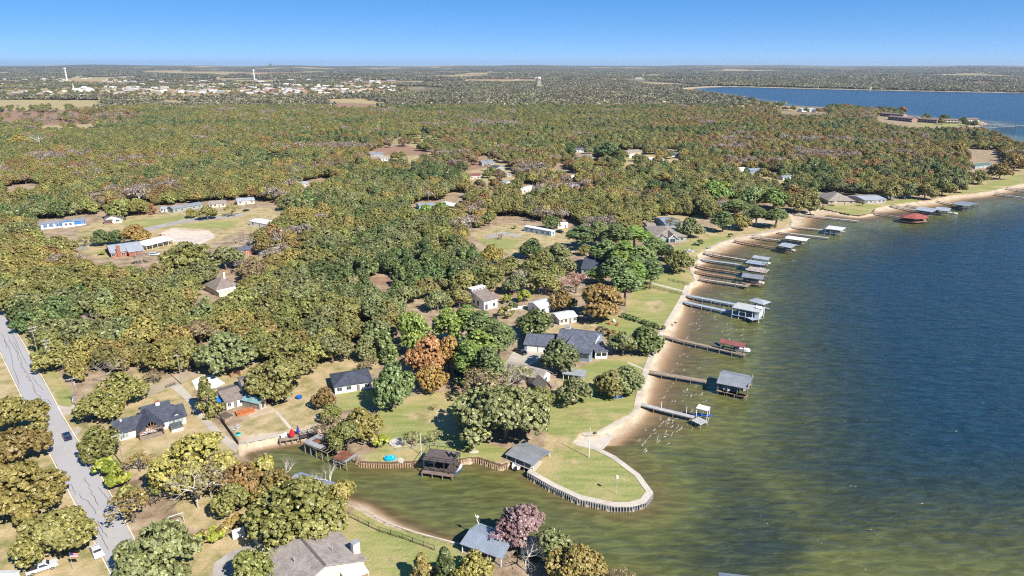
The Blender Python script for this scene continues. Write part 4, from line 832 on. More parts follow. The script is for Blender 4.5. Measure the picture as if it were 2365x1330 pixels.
# ------------------------------------------------------------------ docks, boat shelters, boats
def dock(label, A, B, w, deckm, z=1.5, railm=None, post=postw, step=5.0, group='jetties along the lake shore', side=None):
    a, b_ = V2(P(*A, z)), V2(P(*B, z)); e = b_-a; L = e.length
    o = empty('jetty', (a.x, a.y, 0), math.atan2(e.y, e.x), label, 'jetty', group)
    MB().box(0, -w/2, z-.12, L, w/2, z).build('deck', deckm, o)
    MB().box(.1, -w/2+.02, z-.36, L-.1, -w/2+.12, z-.121).box(.1, w/2-.12, z-.36, L-.1, w/2-.02, z-.121).build('beam', post, o)
    n = max(2, int(L/step))
    top = z+1.05 if railm else z-.12
    for k in range(n+1):
        for s in (-1, 1): MB().tube((k*(L-.4)/n+.2, s*(w/2+.06), -2.2), (k*(L-.4)/n+.2, s*(w/2+.06), top), .13, n=6).build('piling', post, o)
    if railm:
        q = MB()
        for s in (-1, 1):
            for zz in (z+.55, z+1.05): q.bar((0, s*(w/2+.06), zz), (L, s*(w/2+.06), zz), .07, .10)
        q.build('rail', railm, o)
    return o
def shelter(name, label, geom, zr, typ, rise, roofm, post=postw, deck=None, nx=3, ov=.5, cat='boat shelter', group='roofed boat shelters on the lake', railm=None, zd=1.4, slip=True, fascia=None):
    cen, ang, L, W = geom; o = empty(name, (cen.x, cen.y, 0), ang, label, cat, group)
    rm = roof_mesh(-L/2+ov, -W/2+ov, L/2-ov, W/2-ov, zr, rise, typ, ov, .14).build('roof', roofm, o)
    for k in range(nx):
        for s in (-1, 1):
            x = -L/2+ov+k*(L-2*ov)/(nx-1); y = s*(W/2-ov); zt = zr-.1+(rise if (typ == 'shed' and s > 0) else 0)
            MB().tube((x, y, -2.2), (x, y, zt), .14, n=6).build('post', post, o)
    q = MB()
    for s in (-1, 1): q.bar((-L/2+ov, s*(W/2-ov), zr-.3+(rise if typ == 'shed' and s > 0 else 0)), (L/2-ov, s*(W/2-ov), zr-.3+(rise if typ == 'shed' and s > 0 else 0)), .12, .24)
    q.build('beam', post, o)
    if deck:
        w = min(1.5, W*.22); q = MB()
        if slip:
            for s in (-1, 1): y0, y1 = sorted((s*(W/2-.1), s*(W/2-.1-w))); q.box(-L/2+.2, y0, zd-.14, L/2-.2, y1, zd)
            q.box(-L/2+.2, -W/2+.1+w, zd-.14, -L/2+.2+w, W/2-.1-w, zd)
        else: q.box(-L/2, -W/2, zd-.14, L/2, W/2, zd)
        q.build('deck', deck, o)
    if railm:
        q = MB(); zz = zr+rise+.0
        for s in (-1, 1):
            q.bar((-L/2, s*W/2, zz+1), (L/2, s*W/2, zz+1), .08, .1); q.bar((s*L/2, -W/2, zz+1), (s*L/2, W/2, zz+1), .08, .1)
            for k in range(5): x = -L/2+k*L/4; q.bar((x, s*W/2, zr-.1), (x, s*W/2, zz+1), .1, .1)
        q.build('rail', railm, o)
    return o
def boat(label, x, y, z, ang, Lb=6.2, hull=None, cover=None, group=None):
    """V-bow runabout: hull, cockpit floor or cover, windscreen"""
    o = empty('boat', (x, y, z), ang, label, 'boat', group); n = 9; v = []; f = []
    for i in range(n):
        t = i/(n-1); w = 1.15*(1-max(0, (t-.55)/.45)**2.2)+.02; k = .35+.55*max(0, (t-.6)/.4)**2
        X = -Lb/2+t*Lb; v += [(X, -w, .95+.2*t), (X, -w*.78, .25+k*.2), (X, 0, 0+k*.25), (X, w*.78, .25+k*.2), (X, w, .95+.2*t)]
    for i in range(n-1):
        for j in range(4): f.append((5*i+j, 5*i+j+1, 5*i+j+6, 5*i+j+5))
    f.append((0, 1, 2, 3, 4)); m_ = MB().add(v, f); m_.build('hull', hull or pm('boat_white', (.74, .74, .72), .35, .05, 1), o)
    d = MB()
    dv = [p for i in range(n) for p in ((v[5*i][0], v[5*i][1]*.94, v[5*i][2]-.04+(.35 if cover and 1 < i < 7 else 0)*.6), (v[5*i][0], 0, v[5*i][2]-.02+(.55 if cover and 0 < i < 8 else -.25 if 0 < i < 5 else 0)), (v[5*i+4][0], v[5*i+4][1]*.94, v[5*i+4][2]-.04+(.35 if cover and 1 < i < 7 else 0)*.6))]
    d.add(dv, [(3*i+j, 3*i+j+1, 3*i+j+4, 3*i+j+3) for i in range(n-1) for j in (0, 1)]); d.build('cover' if cover else 'deck', cover or pm('boat_deck', (.62, .60, .56), .5, .08, 1), o)
    MB().add([(.6, -.8, 1.1), (.9, 0, 1.15), (.6, .8, 1.1), (.3, -.7, 1.65), (.55, 0, 1.7), (.3, .7, 1.65)], [(0, 1, 4, 3), (1, 2, 5, 4)]).build('windscreen', glass, o) if not cover else None
    MB().box(-Lb/2-.45, -.25, .1, -Lb/2+.02, .25, 1.25).build('motor', black, o)
    return o
def jetski(label, x, y, z, ang, m_, group=None):
    o = empty('jet_ski', (x, y, z), ang, label, 'jet ski', group); n = 7; v = []
    for i in range(n):
        t = i/(n-1); w = .52*(1-max(0, (t-.5)/.5)**2)+.03; X = -1.5+3*t; v += [(X, -w, .5+.15*t), (X, -w*.6, .12+.2*t*t), (X, w*.6, .12+.2*t*t), (X, w, .5+.15*t), (X, 0, .6+.35*math.exp(-((t-.62)/.2)**2))]
    f = [(5*i+j, 5*i+(j+1) % 5, 5*(i+1)+(j+1) % 5, 5*(i+1)+j) for i in range(n-1) for j in range(5)]+[(0, 1, 2, 3, 4), (30, 31, 32, 33, 34)]
    MB().add(v, f).build('hull', m_, o); MB().box(-1.1, -.2, .6, .05, .2, .88).build('seat', black, o); MB().bar((.25, -.42, 1.08), (.25, .42, 1.08), .07, .07).build('handlebar', black, o)
    return o
bluecov = pm('blue_cover', (.02, .10, .42), .6, .15, 1.5); greencov = pm('green_cover', (.05, .25, .22), .6, .15, 1)
def R4(*c, z): return rect(*c, z)
def mid4(g): return g[0].x, g[0].y
# from the peninsula outward
dock('pale grey jetty nearest the boat ramp, ending at a small square platform', (1468,930), (1603,963), 1.7, woodgrey, 1.5, None, step=5.2)
g = R4((1598,971),(1619,982),(1634,972),(1612,962), z=1.5)
o_ = empty('swim_platform', (g[0].x, g[0].y, 0), g[1], 'grey planked swim platform beside the white roofed jet ski lift', 'platform'); MB().box(-g[2]/2, -g[3]/2, 1.38, g[2]/2, g[3]/2, 1.52).build('deck', woodgrey, o_)
for sx_ in (-1, 0, 1):
    for sy_ in (-1, 1): MB().tube((sx_*(g[2]/2-.15), sy_*(g[3]/2-.1), -2.2), (sx_*(g[2]/2-.15), sy_*(g[3]/2-.1), 1.37), .13).build('piling', steelp, o_)
g = R4((1607,941),(1634,950),(1642,940),(1614,935), z=4.2); shelter('jet_ski_lift', 'small white roofed jet ski lift at the end of the pale grey jetty', g, 4.2, 'shed', .15, pm('cream_roof', (.66, .60, .52), .6, .06, .5), postwhite, None, 2, .2)
x_, y_ = mid4(g); jetski('bright blue jet ski left of its neighbour under the white lift roof', x_-.9, y_+.2, 1.3, g[1]+.4, bluecov, 'jet skis on the white lift'); jetski('bright blue jet ski right of its neighbour under the white lift roof', x_+1.1, y_-.2, 1.3, g[1]+.4, bluecov, 'jet skis on the white lift')
for px_ in ((1527,942), (1585,954)):
    p = P(*px_, 1.5); MB().tube((p.x, p.y, 0), (p.x, p.y, 3.6), .1, n=6).build('mooring_post', postwhite); tag(COL.objects[-1], 'white mooring post standing beside the pale grey jetty, ' + ('nearer the shore' if px_[0] < 1560 else 'nearer the lift'), 'post', 'white mooring posts')
dock('plain brown jetty leading to the big grey gabled boathouse', (1496,857), (1632,880), 2.2, wood, 1.5, None, step=4.2)
g = R4((1657,882),(1728,894),(1744,866),(1668,850), z=4.7); bh = shelter('boathouse', 'big boathouse with pale grey gable roof and brown decks', (g[0], g[1], g[2], g[3]), 4.3, 'gx', 1.3, metald, postw, wood, 4, .5, 'boathouse')
dock('short brown walkway below the big grey gabled boathouse', (1674,902), (1722,914), 1.6, woodred, 1.4, None, step=3.5)
x_, y_ = mid4(g); boat('white runabout hanging in the big grey gabled boathouse', x_-2.4, y_-.8, 1.6, g[1]+math.pi/2); boat('green covered runabout in the big grey gabled boathouse', x_+2.6, y_-1.0, 1.7, g[1]+math.pi/2, 5.6, None, greencov)
MB().box(g[2]/2-.5, -g[3]/2+.6, 4.2, g[2]/2-.35, g[3]/2-.6, 5.0).build('gable_board', woodred, bh)
dock('long brown jetty running to the maroon roofed boat lift', (1529,775), (1722,819), 1.9, wood, 1.5, None, step=4.4)
g = R4((1663,789),(1718,802),(1728,793),(1668,780), z=4.4); shelter('boat_lift', 'boat lift with maroon gable roof beside the long brown jetty', g, 4.3, 'gx', .8, redroof, postdark, wood, 3, .35)
x_, y_ = mid4(g); boat('white boat with peaked cover under the maroon roof', x_+3.2, y_-1.2, 1.4, g[1]+.2, 5.5, None, pm('pale_cover', (.62, .64, .62), .7, .1, 1)); p = P(1655,796,1.2); jetski('blue covered jet ski parked left of the maroon roof', p.x, p.y, 1.1, g[1]+2.6, bluecov)
# twin blue grey jetties with the flat roofed boathouse
dock('upper blue grey jetty of the twin pair by the flat roofed boathouse', (1584,681), (1708,704), 2.3, woodblue, 1.6, None, steelp, 4.0)
dock('lower blue grey jetty of the twin pair by the flat roofed boathouse', (1578,696), (1740,731), 2.3, woodblue, 1.6, None, steelp, 4.0)
g = R4((1728,735),(1742,742),(1757,733),(1742,727), z=1.7); o_ = empty('swim_platform', (g[0].x, g[0].y, 0), g[1], 'grey platform at the tip of the lower blue grey jetty', 'platform'); MB().box(-g[2]/2, -g[3]/2, 1.56, g[2]/2, g[3]/2, 1.72).build('deck', woodblue, o_)
for sx_ in (-1, 0, 1):
    for sy_ in (-1, 1): MB().tube((sx_*(g[2]/2-.15), sy_*(g[3]/2-.1), -2.5), (sx_*(g[2]/2-.15), sy_*(g[3]/2-.1), 1.55), .14).build('piling', postdark, o_)
g = R4((1690,709),(1757,723),(1767,709),(1704,698), z=4.6); fb = shelter('flat_roof_boathouse', 'two storey blue grey boathouse with flat deck roof and white posts', g, 4.6, 'flat', 0, pm('roof_deck_grey', (.40, .42, .41), .8, .08, .5), postwhite, woodblue, 5, .3, 'boathouse', railm=None)
MB().box(-g[2]/2+.6, g[3]/2-.8, 1.6, g[2]/2-.6, g[3]/2-.6, 4.4).build('back_wall', pm('blue_shade_wall', (.06, .12, .26), .7, .1, .6), fb)  # the blue shade under the roof deck is put into this wall's colour
MB().box(g[2]/2-2.4, -g[3]/2+.8, 1.6, g[2]/2-.6, g[3]/2-.8, 4.4).build('store_room', trim, fb)
for k in range(3):
    p = fb.matrix_basis @ Vector((g[2]*.28+k*.9, .4, 4.62)); c_ = empty('deck_chair', p, g[1]+.5, 'white deck chair on the flat boathouse roof, ' + ('left', 'middle', 'right')[k] + ' one of three', 'chair', 'white deck chairs on the flat roof')
    MB().box(-.35, -.6, .28, .35, .3, .38).build('seat', trim, c_); MB().bar((0, .3, .3), (0, .75, 1.05), .7, .08).build('back', trim, c_)
    q = MB()
    for sx_ in (-.3, .3):
        for sy_ in (-.5, .25): q.box(sx_-.04, sy_-.04, 0, sx_+.04, sy_+.04, .3)
    q.build('legs', trim, c_)
x_, y_ = mid4(g); boat('white and blue boat inside the flat roofed boathouse', x_+2.4, y_-1.0, 1.2, g[1], 6, None, None)
g = R4((1729,693),(1765,704),(1780,695),(1744,686), z=4.6); shelter('hip_roof_lift', 'boat lift with pale grey pyramid roof behind the flat roofed boathouse', g, 4.4, 'hip', .9, metal, postdark, woodblue, 3, .4)
# the tight row of five
dock('plain brown railed jetty without a roof below the row of boathouses', (1616,643), (1722,659), 1.9, woodpale, 1.5, postw, postw, 4.4)
g = R4((1715,661),(1727,664),(1731,656),(1720,654), z=1.5); o_ = empty('swim_platform', (g[0].x, g[0].y, 0), g[1], 'small brown platform at the tip of the roofless railed jetty', 'platform'); MB().box(-g[2]/2, -g[3]/2, 1.4, g[2]/2, g[3]/2, 1.53).build('deck', wood, o_)
for sx_ in (-1, 1):
    for sy_ in (-1, 1): MB().tube((sx_*(g[2]/2-.15), sy_*(g[3]/2-.1), -2.5), (sx_*(g[2]/2-.15), sy_*(g[3]/2-.1), 1.39), .14).build('piling', postdark, o_)
dock('red brown jetty bending to the lowest roof of the close row', (1604,626), (1700,641), 1.9, woodred, 1.6, None, postw, 4.2)
g = R4((1710,638),(1762,646),(1768,635),(1720,630), z=4.4); shelter('boat_lift', 'grey roofed boat lift with red brown deck, lowest of the close row', g, 4.4, 'gx', .6, metald, postdark, woodred, 4, .4); x_, y_ = mid4(g); boat('long white boat on the lift under the lowest roof of the close row', x_+1.5, y_-2.0, 1.3, g[1], 6.5)
dock('red brown railed jetty to the tan decked roof of the close row', (1607,614), (1712,630), 1.9, woodred, 1.6, postdark, postdark, 4.2)
g = R4((1722,622),(1768,630),(1777,621),(1732,614), z=4.9); shelter('boathouse', 'boathouse with tan sundeck roof and dark rail in the close row', g, 4.7, 'flat', 0, pm('tan_deck', (.40, .34, .30), .85, .1, .5), postdark, woodred, 4, .35, 'boathouse', railm=postdark)
dock('blue grey jetty to the blue roofed deck of the close row', (1619,598), (1712,611), 2.1, woodblue, 1.6, None, postdark, 4.0)
g = R4((1720,606),(1762,612),(1772,605),(1730,599), z=4.7); shelter('boathouse', 'boathouse with blue grey sundeck roof in the close row', g, 4.6, 'flat', 0, woodblue, postdark, woodblue, 4, .35, 'boathouse', railm=postdark)
dock('dark railed jetty to the uppermost white roof of the close row', (1626,584), (1730,601), 1.7, woodpale, 1.5, postdark, postdark, 4.4)
g = R4((1737,594),(1775,600),(1782,594),(1745,588), z=4.5); shelter('boat_lift', 'pale grey roofed boat lift, uppermost of the close row', g, 4.3, 'gx', .7, metal, postdark, woodpale, 3, .35); x_, y_ = mid4(g); boat('white boat under the uppermost roof of the close row', x_+1.5, y_-1, 1.2, g[1], 6)
# along the sandy bay
dock('red brown railed jetty to the small sky grey roof over the sand', (1697,556), (1828,577), 1.8, woodred, 1.5, postw, postw, 5)
g = R4((1802,567),(1834,573),(1840,564),(1810,558), z=4.4); shelter('boat_lift', 'small sky grey roofed boat lift with red brown deck', g, 4.2, 'gx', .7, metal, postdark, woodred, 3, .35); x_, y_ = mid4(g); boat('small pale boat under the sky grey roof', x_+1, y_-1.2, 1.2, g[1], 5.6)
dock('pale railed jetty to the long white roofed boat lift', (1737,546), (1860,562), 1.8, woodpale, 1.5, postw, postw, 5)
g = R4((1815,549),(1865,557),(1868,549),(1820,543), z=4.3); shelter('boat_lift', 'long white ribbed roof boat lift over the sandy bay', g, 4.1, 'gx', .6, metalw, postdark, None, 5, .3)
dock('long plain pale jetty right of the long white roof', (1797,535), (1914,549), 1.9, woodpale, 1.5, None, postw, 5)
dock('pale jetty to the open frame lift in the sandy bay', (1828,523), (1950,535), 1.9, woodpale, 1.5, None, postw, 5)
g = R4((1907,528),(1948,533),(1951,525),(1913,520), z=3.9); shelter('boat_lift', 'flat pale roofed lift on thin posts at the end of the sandy bay jetty', g, 3.9, 'flat', 0, pm('pale_canopy', (.55, .54, .52), .7, .08, .5), steelp, woodpale, 4, .25)
dock('long plain pale jetty lying across the wide beach', (1825,493), (1983,510), 2.0, woodpale, 1.5, None, postw, 6)
dock('brown railed jetty to the red hexagonal boathouse', (2013,490), (2090,503), 2.0, wood, 1.5, postw, postw, 5)
p = P(2112,499,4.2); hx_ = empty('hexagonal_boathouse', (p.x, p.y, 0), .3, 'boathouse with red faceted roof standing alone off the bulkhead', 'boathouse'); q = MB(); n = 6; R6 = 9.5
ring = [(R6*1.15*math.cos(i*math.pi/3), R6*.8*math.sin(i*math.pi/3)) for i in range(6)]
q.add([(x, y, 3.9) for x, y in ring]+[(x*.25, y*.25, 5.9) for x, y in ring]+[(x, y, 3.7) for x, y in ring], [(i, (i+1) % 6, 6+(i+1) % 6, 6+i) for i in range(6)]+[(6, 7, 8, 9, 10, 11), (17, 16, 15, 14, 13, 12)]+[(12+i, 12+(i+1) % 6, (i+1) % 6, i) for i in range(6)]); q.build('roof', pm('bright_red_roof', (.30, .085, .065), .6, .2, .4, seams=(0, 1.2, .2)), hx_)
for x, y in ring: MB().tube((x*.92, y*.92, -2.5), (x*.92, y*.92, 3.8), .16).build('post', postdark, hx_)
MB().prism([(x*.95, y*.95) for x, y in ring], 1.3, 1.45).build('deck', woodred, hx_); MB().box(-3, -2.5, 1.45, 3, 2, 3.5).build('store_room', postw, hx_)
dock('brown jetty to the double grey roofs above the red boathouse', (2057,475), (2140,490), 2.0, woodpale, 1.5, postw, postw, 5)
g = R4((2117,484),(2160,490),(2167,482),(2128,476), z=4.4); shelter('boathouse', 'left pale grey roof of the pair above the red boathouse', g, 4.2, 'gx', .8, metal, postdark, wood, 4, .4, 'boathouse')
dock('thin brown jetty to the right hand grey roof of the pair', (2094,473), (2172,484), 1.7, woodpale, 1.5, None, postw, 5)
g = R4((2158,484),(2192,487),(2199,480),(2164,476), z=4.2); shelter('boat_lift', 'right pale roof of the pair above the red boathouse', g, 4.0, 'gx', .7, metal, steelp, wood, 3, .35); x_, y_ = mid4(g); boat('white boat beside the right pale roof of the pair', x_+8, y_+1, .1, g[1]+.2, 6.5)
dock('pale jetty to the dark shaded boathouse at the beach end', (2164,463), (2215,474), 2.0, woodpale, 1.5, None, postw, 5)
g = R4((2205,471),(2243,477),(2254,468),(2216,463), z=4.6); shelter('boathouse', 'dark shaded boathouse with pale flat roof at the beach end', g, 4.4, 'gx', .6, metald, postdark, wooddark, 4, .4, 'boathouse'); x_, y_ = mid4(g); boat('teal striped boat inside the dark shaded boathouse', x_-3, y_, .9, g[1]+1.4, 6, None, greencov)
dock('lower plain jetty at the right edge of the photo', (2298,447), (2400,460), 2.2, woodpale, 1.5, postw, postw, 6)
dock('upper plain jetty at the right edge of the photo', (2324,435), (2400,444), 2.2, woodpale, 1.5, postw, postw, 6)
# far marina
g = R4((2258,291),(2420,296),(2420,289),(2262,286), z=1.5); o_ = empty('marina_pier', (g[0].x, g[0].y, 0), g[1], 'long grey marina pier crossing the far bay from the condo spit', 'pier'); MB().box(-g[2]/2, -3, 2.2, g[2]/2, 3, 2.8).build('deck', pm('far_pier', (.30, .28, .26), .9, .1, .1), o_)
for k in range(16): MB().tube((-g[2]/2+k*g[2]/15, -2.5, -3), (-g[2]/2+k*g[2]/15, -2.5, 2.2), .5).build('piling', postdark, o_)
for k, (A, B) in enumerate((((2255,298),(2302,300)), ((2304,296),(2342,298)))):
    g = rectAB(A, B, 14, 1.0); shelter('marina_roof', ('left' if k == 0 else 'right')+' grey flat marina roof over dark boat slips in the far bay', g, 4.2, 'gx', .9, metald, postdark, None, 6, .4, 'marina shed', 'marina roofs')
g = R4((2313,334),(2334,336),(2337,328),(2318,326), z=4); shelter('boathouse', 'brown boathouse on the far bay behind the autumn trees', g, 4.2, 'gx', 1.6, brownshin, postdark, wood, 3, .4, 'boathouse')

# ------------------------------------------------------------------ the cove
g = R4((969,1059),(1048,1072),(1066,1043),(998,1037), z=4.4); L, W = g[2], g[3]
tb = shelter('two_storey_boathouse', 'dark stained two storey boathouse with railed sundeck roof in the cove', g, 4.4, 'flat', 0, pm('dark_sundeck', (.115, .092, .085), .9, .2, 1, seams=(0, .30, .3)), postdark, wooddark, 4, .25, 'boathouse', None, black, 1.3, False)
MB().box(-L/2+.4, W*.05, 1.3, -L*.22, W/2-.3, 4.2).build('store_room', greywall, tb)
lr = MB(); lr.bar((-L/2, -W/2-.05, 2.2), (L/2, -W/2-.05, 2.2), .07, .09); lr.bar((-L/2, -W/2-.05, 1.8), (L/2, -W/2-.05, 1.8), .06, .07); lr.build('lower_rail', wooddark, tb); MB().box(-L/2, -W/2-1.3, 1.16, L/2, -W/2, 1.3).build('front_walk', pm('brown_walk', (.20, .145, .12), .9, .2, 1), tb)
for k in range(4): MB().tube((-L/2+.2+k*(L-.4)/3, -W/2-1.2, -2), (-L/2+.2+k*(L-.4)/3, -W/2-1.2, 1.15), .14).build('piling', postw, tb)
for k in range(2):
    p = tb.matrix_basis @ Vector((L*.22+k*1.3, W*.12, 4.42)); c_ = empty('lounge_chair', p, g[1]+.6, ('left' if k == 0 else 'right')+' black lounge chair on the dark sundeck roof', 'chair', 'lounge chairs on the sundeck'); MB().box(-.32, -.9, .3, .32, .4, .38).build('seat', black, c_); MB().bar((0, .4, .34), (0, .9, .95), .64, .07).build('back', black, c_)
x_, y_ = mid4(g); boat('blue and white boat at the right of the dark two storey boathouse', x_+L*.42, y_-1.0, .1, g[1]+1.2, 5.5, bluecov)
g = R4((1160,1043),(1227,1074),(1279,1042),(1215,1021), z=3.2); gb_ = shelter('grey_boathouse', 'wide grey metal roofed boathouse at the root of the grassy point', g, 3.1, 'gx', .55, metald, postwhite, concl, 4, .35, 'boathouse', None)
x_, y_ = mid4(g); boat('white boat in the left slip of the wide grey boathouse', x_-3.0, y_-1.4, .25, g[1]+2.1, 5.2); boat('white pontoon style boat in the right slip of the wide grey boathouse', x_+1.4, y_-2.6, .25, g[1]+2.1, 5.2)
# worn out boathouse with rusted sheets
g = R4((699,1020),(757,1046),(787,1024),(735,1004), z=3.4); L, W = g[2], g[3]
rb = empty('ruined_boathouse', (g[0].x, g[0].y, 0), g[1], 'ruined boathouse with rusted and missing roof sheets at the cove bank', 'boathouse')
rr_ = np.random.default_rng(5); nx_, ny_ = 7, 3
for i in range(nx_):
    for j in range(ny_):
        if (i, j) in ((3, 2), (3, 1), (6, 0), (5, 0), (2, 2)): continue
        m_ = greysheet if (j == 0 and i < 5) or (i, j) in ((0, 1), (1, 2), (0, 2)) else rustroof
        x0 = -L/2+i*L/nx_; y0 = -W/2+j*W/ny_; zz = 3.35+rr_.uniform(0, .08)+j*.05
        MB().box(x0+.02, y0+.02, zz, x0+L/nx_-.02, y0+W/ny_+.06, zz+.05).build('roof_sheet', m_, rb).rotation_euler = (rr_.normal(0, .006), rr_.normal(0, .004), rr_.normal(0, .004))
q = MB()
for i in range(9): q.bar((-L/2+i*L/8, -W/2, 3.2), (-L/2+i*L/8, W/2, 3.25), .09, .14)
for j in range(3): q.bar((-L/2, -W/2+j*W/2, 3.1), (L/2, -W/2+j*W/2, 3.1), .12, .16)
q.build('rafters', postw, rb)
for i in range(5):
    for s in (-1, 1): MB().tube((-L/2+.2+i*(L-.4)/4, s*(W/2-.2), -1.8), (-L/2+.2+i*(L-.4)/4, s*(W/2-.2), 3.1), .15).build('post', postw, rb)
MB().box(-L/2, W/2-1.4, 1.1, L/2, W/2, 1.22).build('walkway', wood, rb)
g = R4((763,1055),(797,1067),(828,1051),(797,1040), z=2.9); L, W = g[2], g[3]; rd = empty('rusted_deck', (g[0].x, g[0].y, 0), g[1], 'sagging deck with rust brown top right of the ruined boathouse', 'deck')
for i in range(5): MB().box(-L/2+i*L/5+.02, -W/2, 2.8+.03*(i % 2), -L/2+(i+1)*L/5-.02, W/2, 2.86+.03*(i % 2)).build('roof_sheet', rustroof if i < 4 else greysheet, rd)
for i in range(3):
    for s in (-1, 1): MB().tube((-L/2+.2+i*(L-.4)/2, s*(W/2-.2), -1.6), (-L/2+.2+i*(L-.4)/2, s*(W/2-.2), 2.75), .14).build('post', postw, rd)
q = MB(); q.bar((-L/2, -W/2+.1, 1.9), (L/2, -W/2+.1, 1.9), .1, .2); q.bar((-L/2, -W/2+.1, 2.5), (L/2, -W/2+.1, 2.5), .1, .16); q.build('rail', woodgrey, rd)
# deck with umbrellas
g = R4((644,1020),(690,1012),(690,1003),(646,1010), z=1.6); L, W = g[2], g[3]; dk = empty('cove_deck', (g[0].x, g[0].y, 0), g[1], 'grey wooden deck on posts with two closed umbrellas at the cove', 'deck'); MB().box(-L/2, -W/2, 1.5, L/2, W/2, 1.65).build('floor', wood, dk)
for i in range(4): MB().tube((-L/2+.2+i*(L-.4)/3, -W/2+.1, -1.6), (-L/2+.2+i*(L-.4)/3, -W/2+.1, 1.5), .14).build('post', postw, dk)
dock('dark railed walkway climbing right from the cove deck', (690,1008), (733,998), 1.5, wooddark, 1.6, wooddark, postdark, 3)
for px_, m_, lab in (((675,1010), pm('red_canvas', (.55, .02, .02), .8), 'closed bright red umbrella on the cove deck'), ((689,1003), pm('navy_canvas', (.03, .05, .26), .8), 'closed navy blue umbrella at the right end of the cove deck')):
    p = P(*px_, 1.65); u_ = empty('closed_umbrella', p, 0, lab, 'umbrella'); MB().tube((0, 0, 0), (0, 0, 3.0), .04).build('pole', steelp, u_); q = MB(); k = .95 if 'red' in lab else .5; q.tube((0, 0, .8), (0, 0, 1.6), k, k*.75, 9); q.tube((0, 0, 1.6), (0, 0, 2.9), k*.75, .04, 9); q.build('canopy', m_, u_)
for k, px_ in enumerate(((653,1012), (660,1009))):
    p = P(*px_, 1.65); c_ = empty('white_chair', p, .4, ('left' if k == 0 else 'right')+' white chair on the cove deck', 'chair', 'white chairs on the cove deck'); MB().box(-.4, -.4, .38, .4, .4, .5).build('seat', trim, c_); MB().box(-.4, .32, .5, .4, .42, 1.15).build('back', trim, c_); MB().box(-.36, -.36, 0, -.28, .36, .38).box(.28, -.36, 0, .36, .36, .38).build('legs', trim, c_)
# roof hidden by the big oaks and the south boathouse
g = R4((672,1112),(762,1137),(780,1115),(690,1085), z=4.0); shelter('oak_boathouse', 'pale blue grey boathouse roof half hidden by the big oaks at the cove', g, 3.9, 'gx', .6, metalb, postw, wood, 4, .4, 'boathouse', None)
g = R4((1057,1252),(1152,1285),(1206,1240),(1110,1205), z=4.2); L, W = g[2], g[3]; sb = shelter('south_boathouse', 'blue grey metal roofed boathouse under the pink tree in the foreground', g, 4.0, 'gx', .8, metalb, postwhite, wood, 4, .4, 'boathouse', None, None, 1.6, False)
g = R4((1690,1345),(1745,1352),(1752,1322),(1704,1316), z=4.4); shelter('corner_boathouse', 'grey pyramid roof cut off by the bottom edge of the photo', R4((1645,1360),(1745,1372),(1768,1332),(1680,1322), z=4.4), 4.2, 'hip', 1.6, metal, postw, wood, 3, .4, 'boathouse', None)
g = R4((1198,1262),(1240,1264),(1248,1240),(1205,1236), z=LAND+2); simple('dock_shed', 'small grey roofed shed right of the pink tree', 'shed', g, 2.2, .6, 'gx', greywall, metald, .3, 2, ends=False)

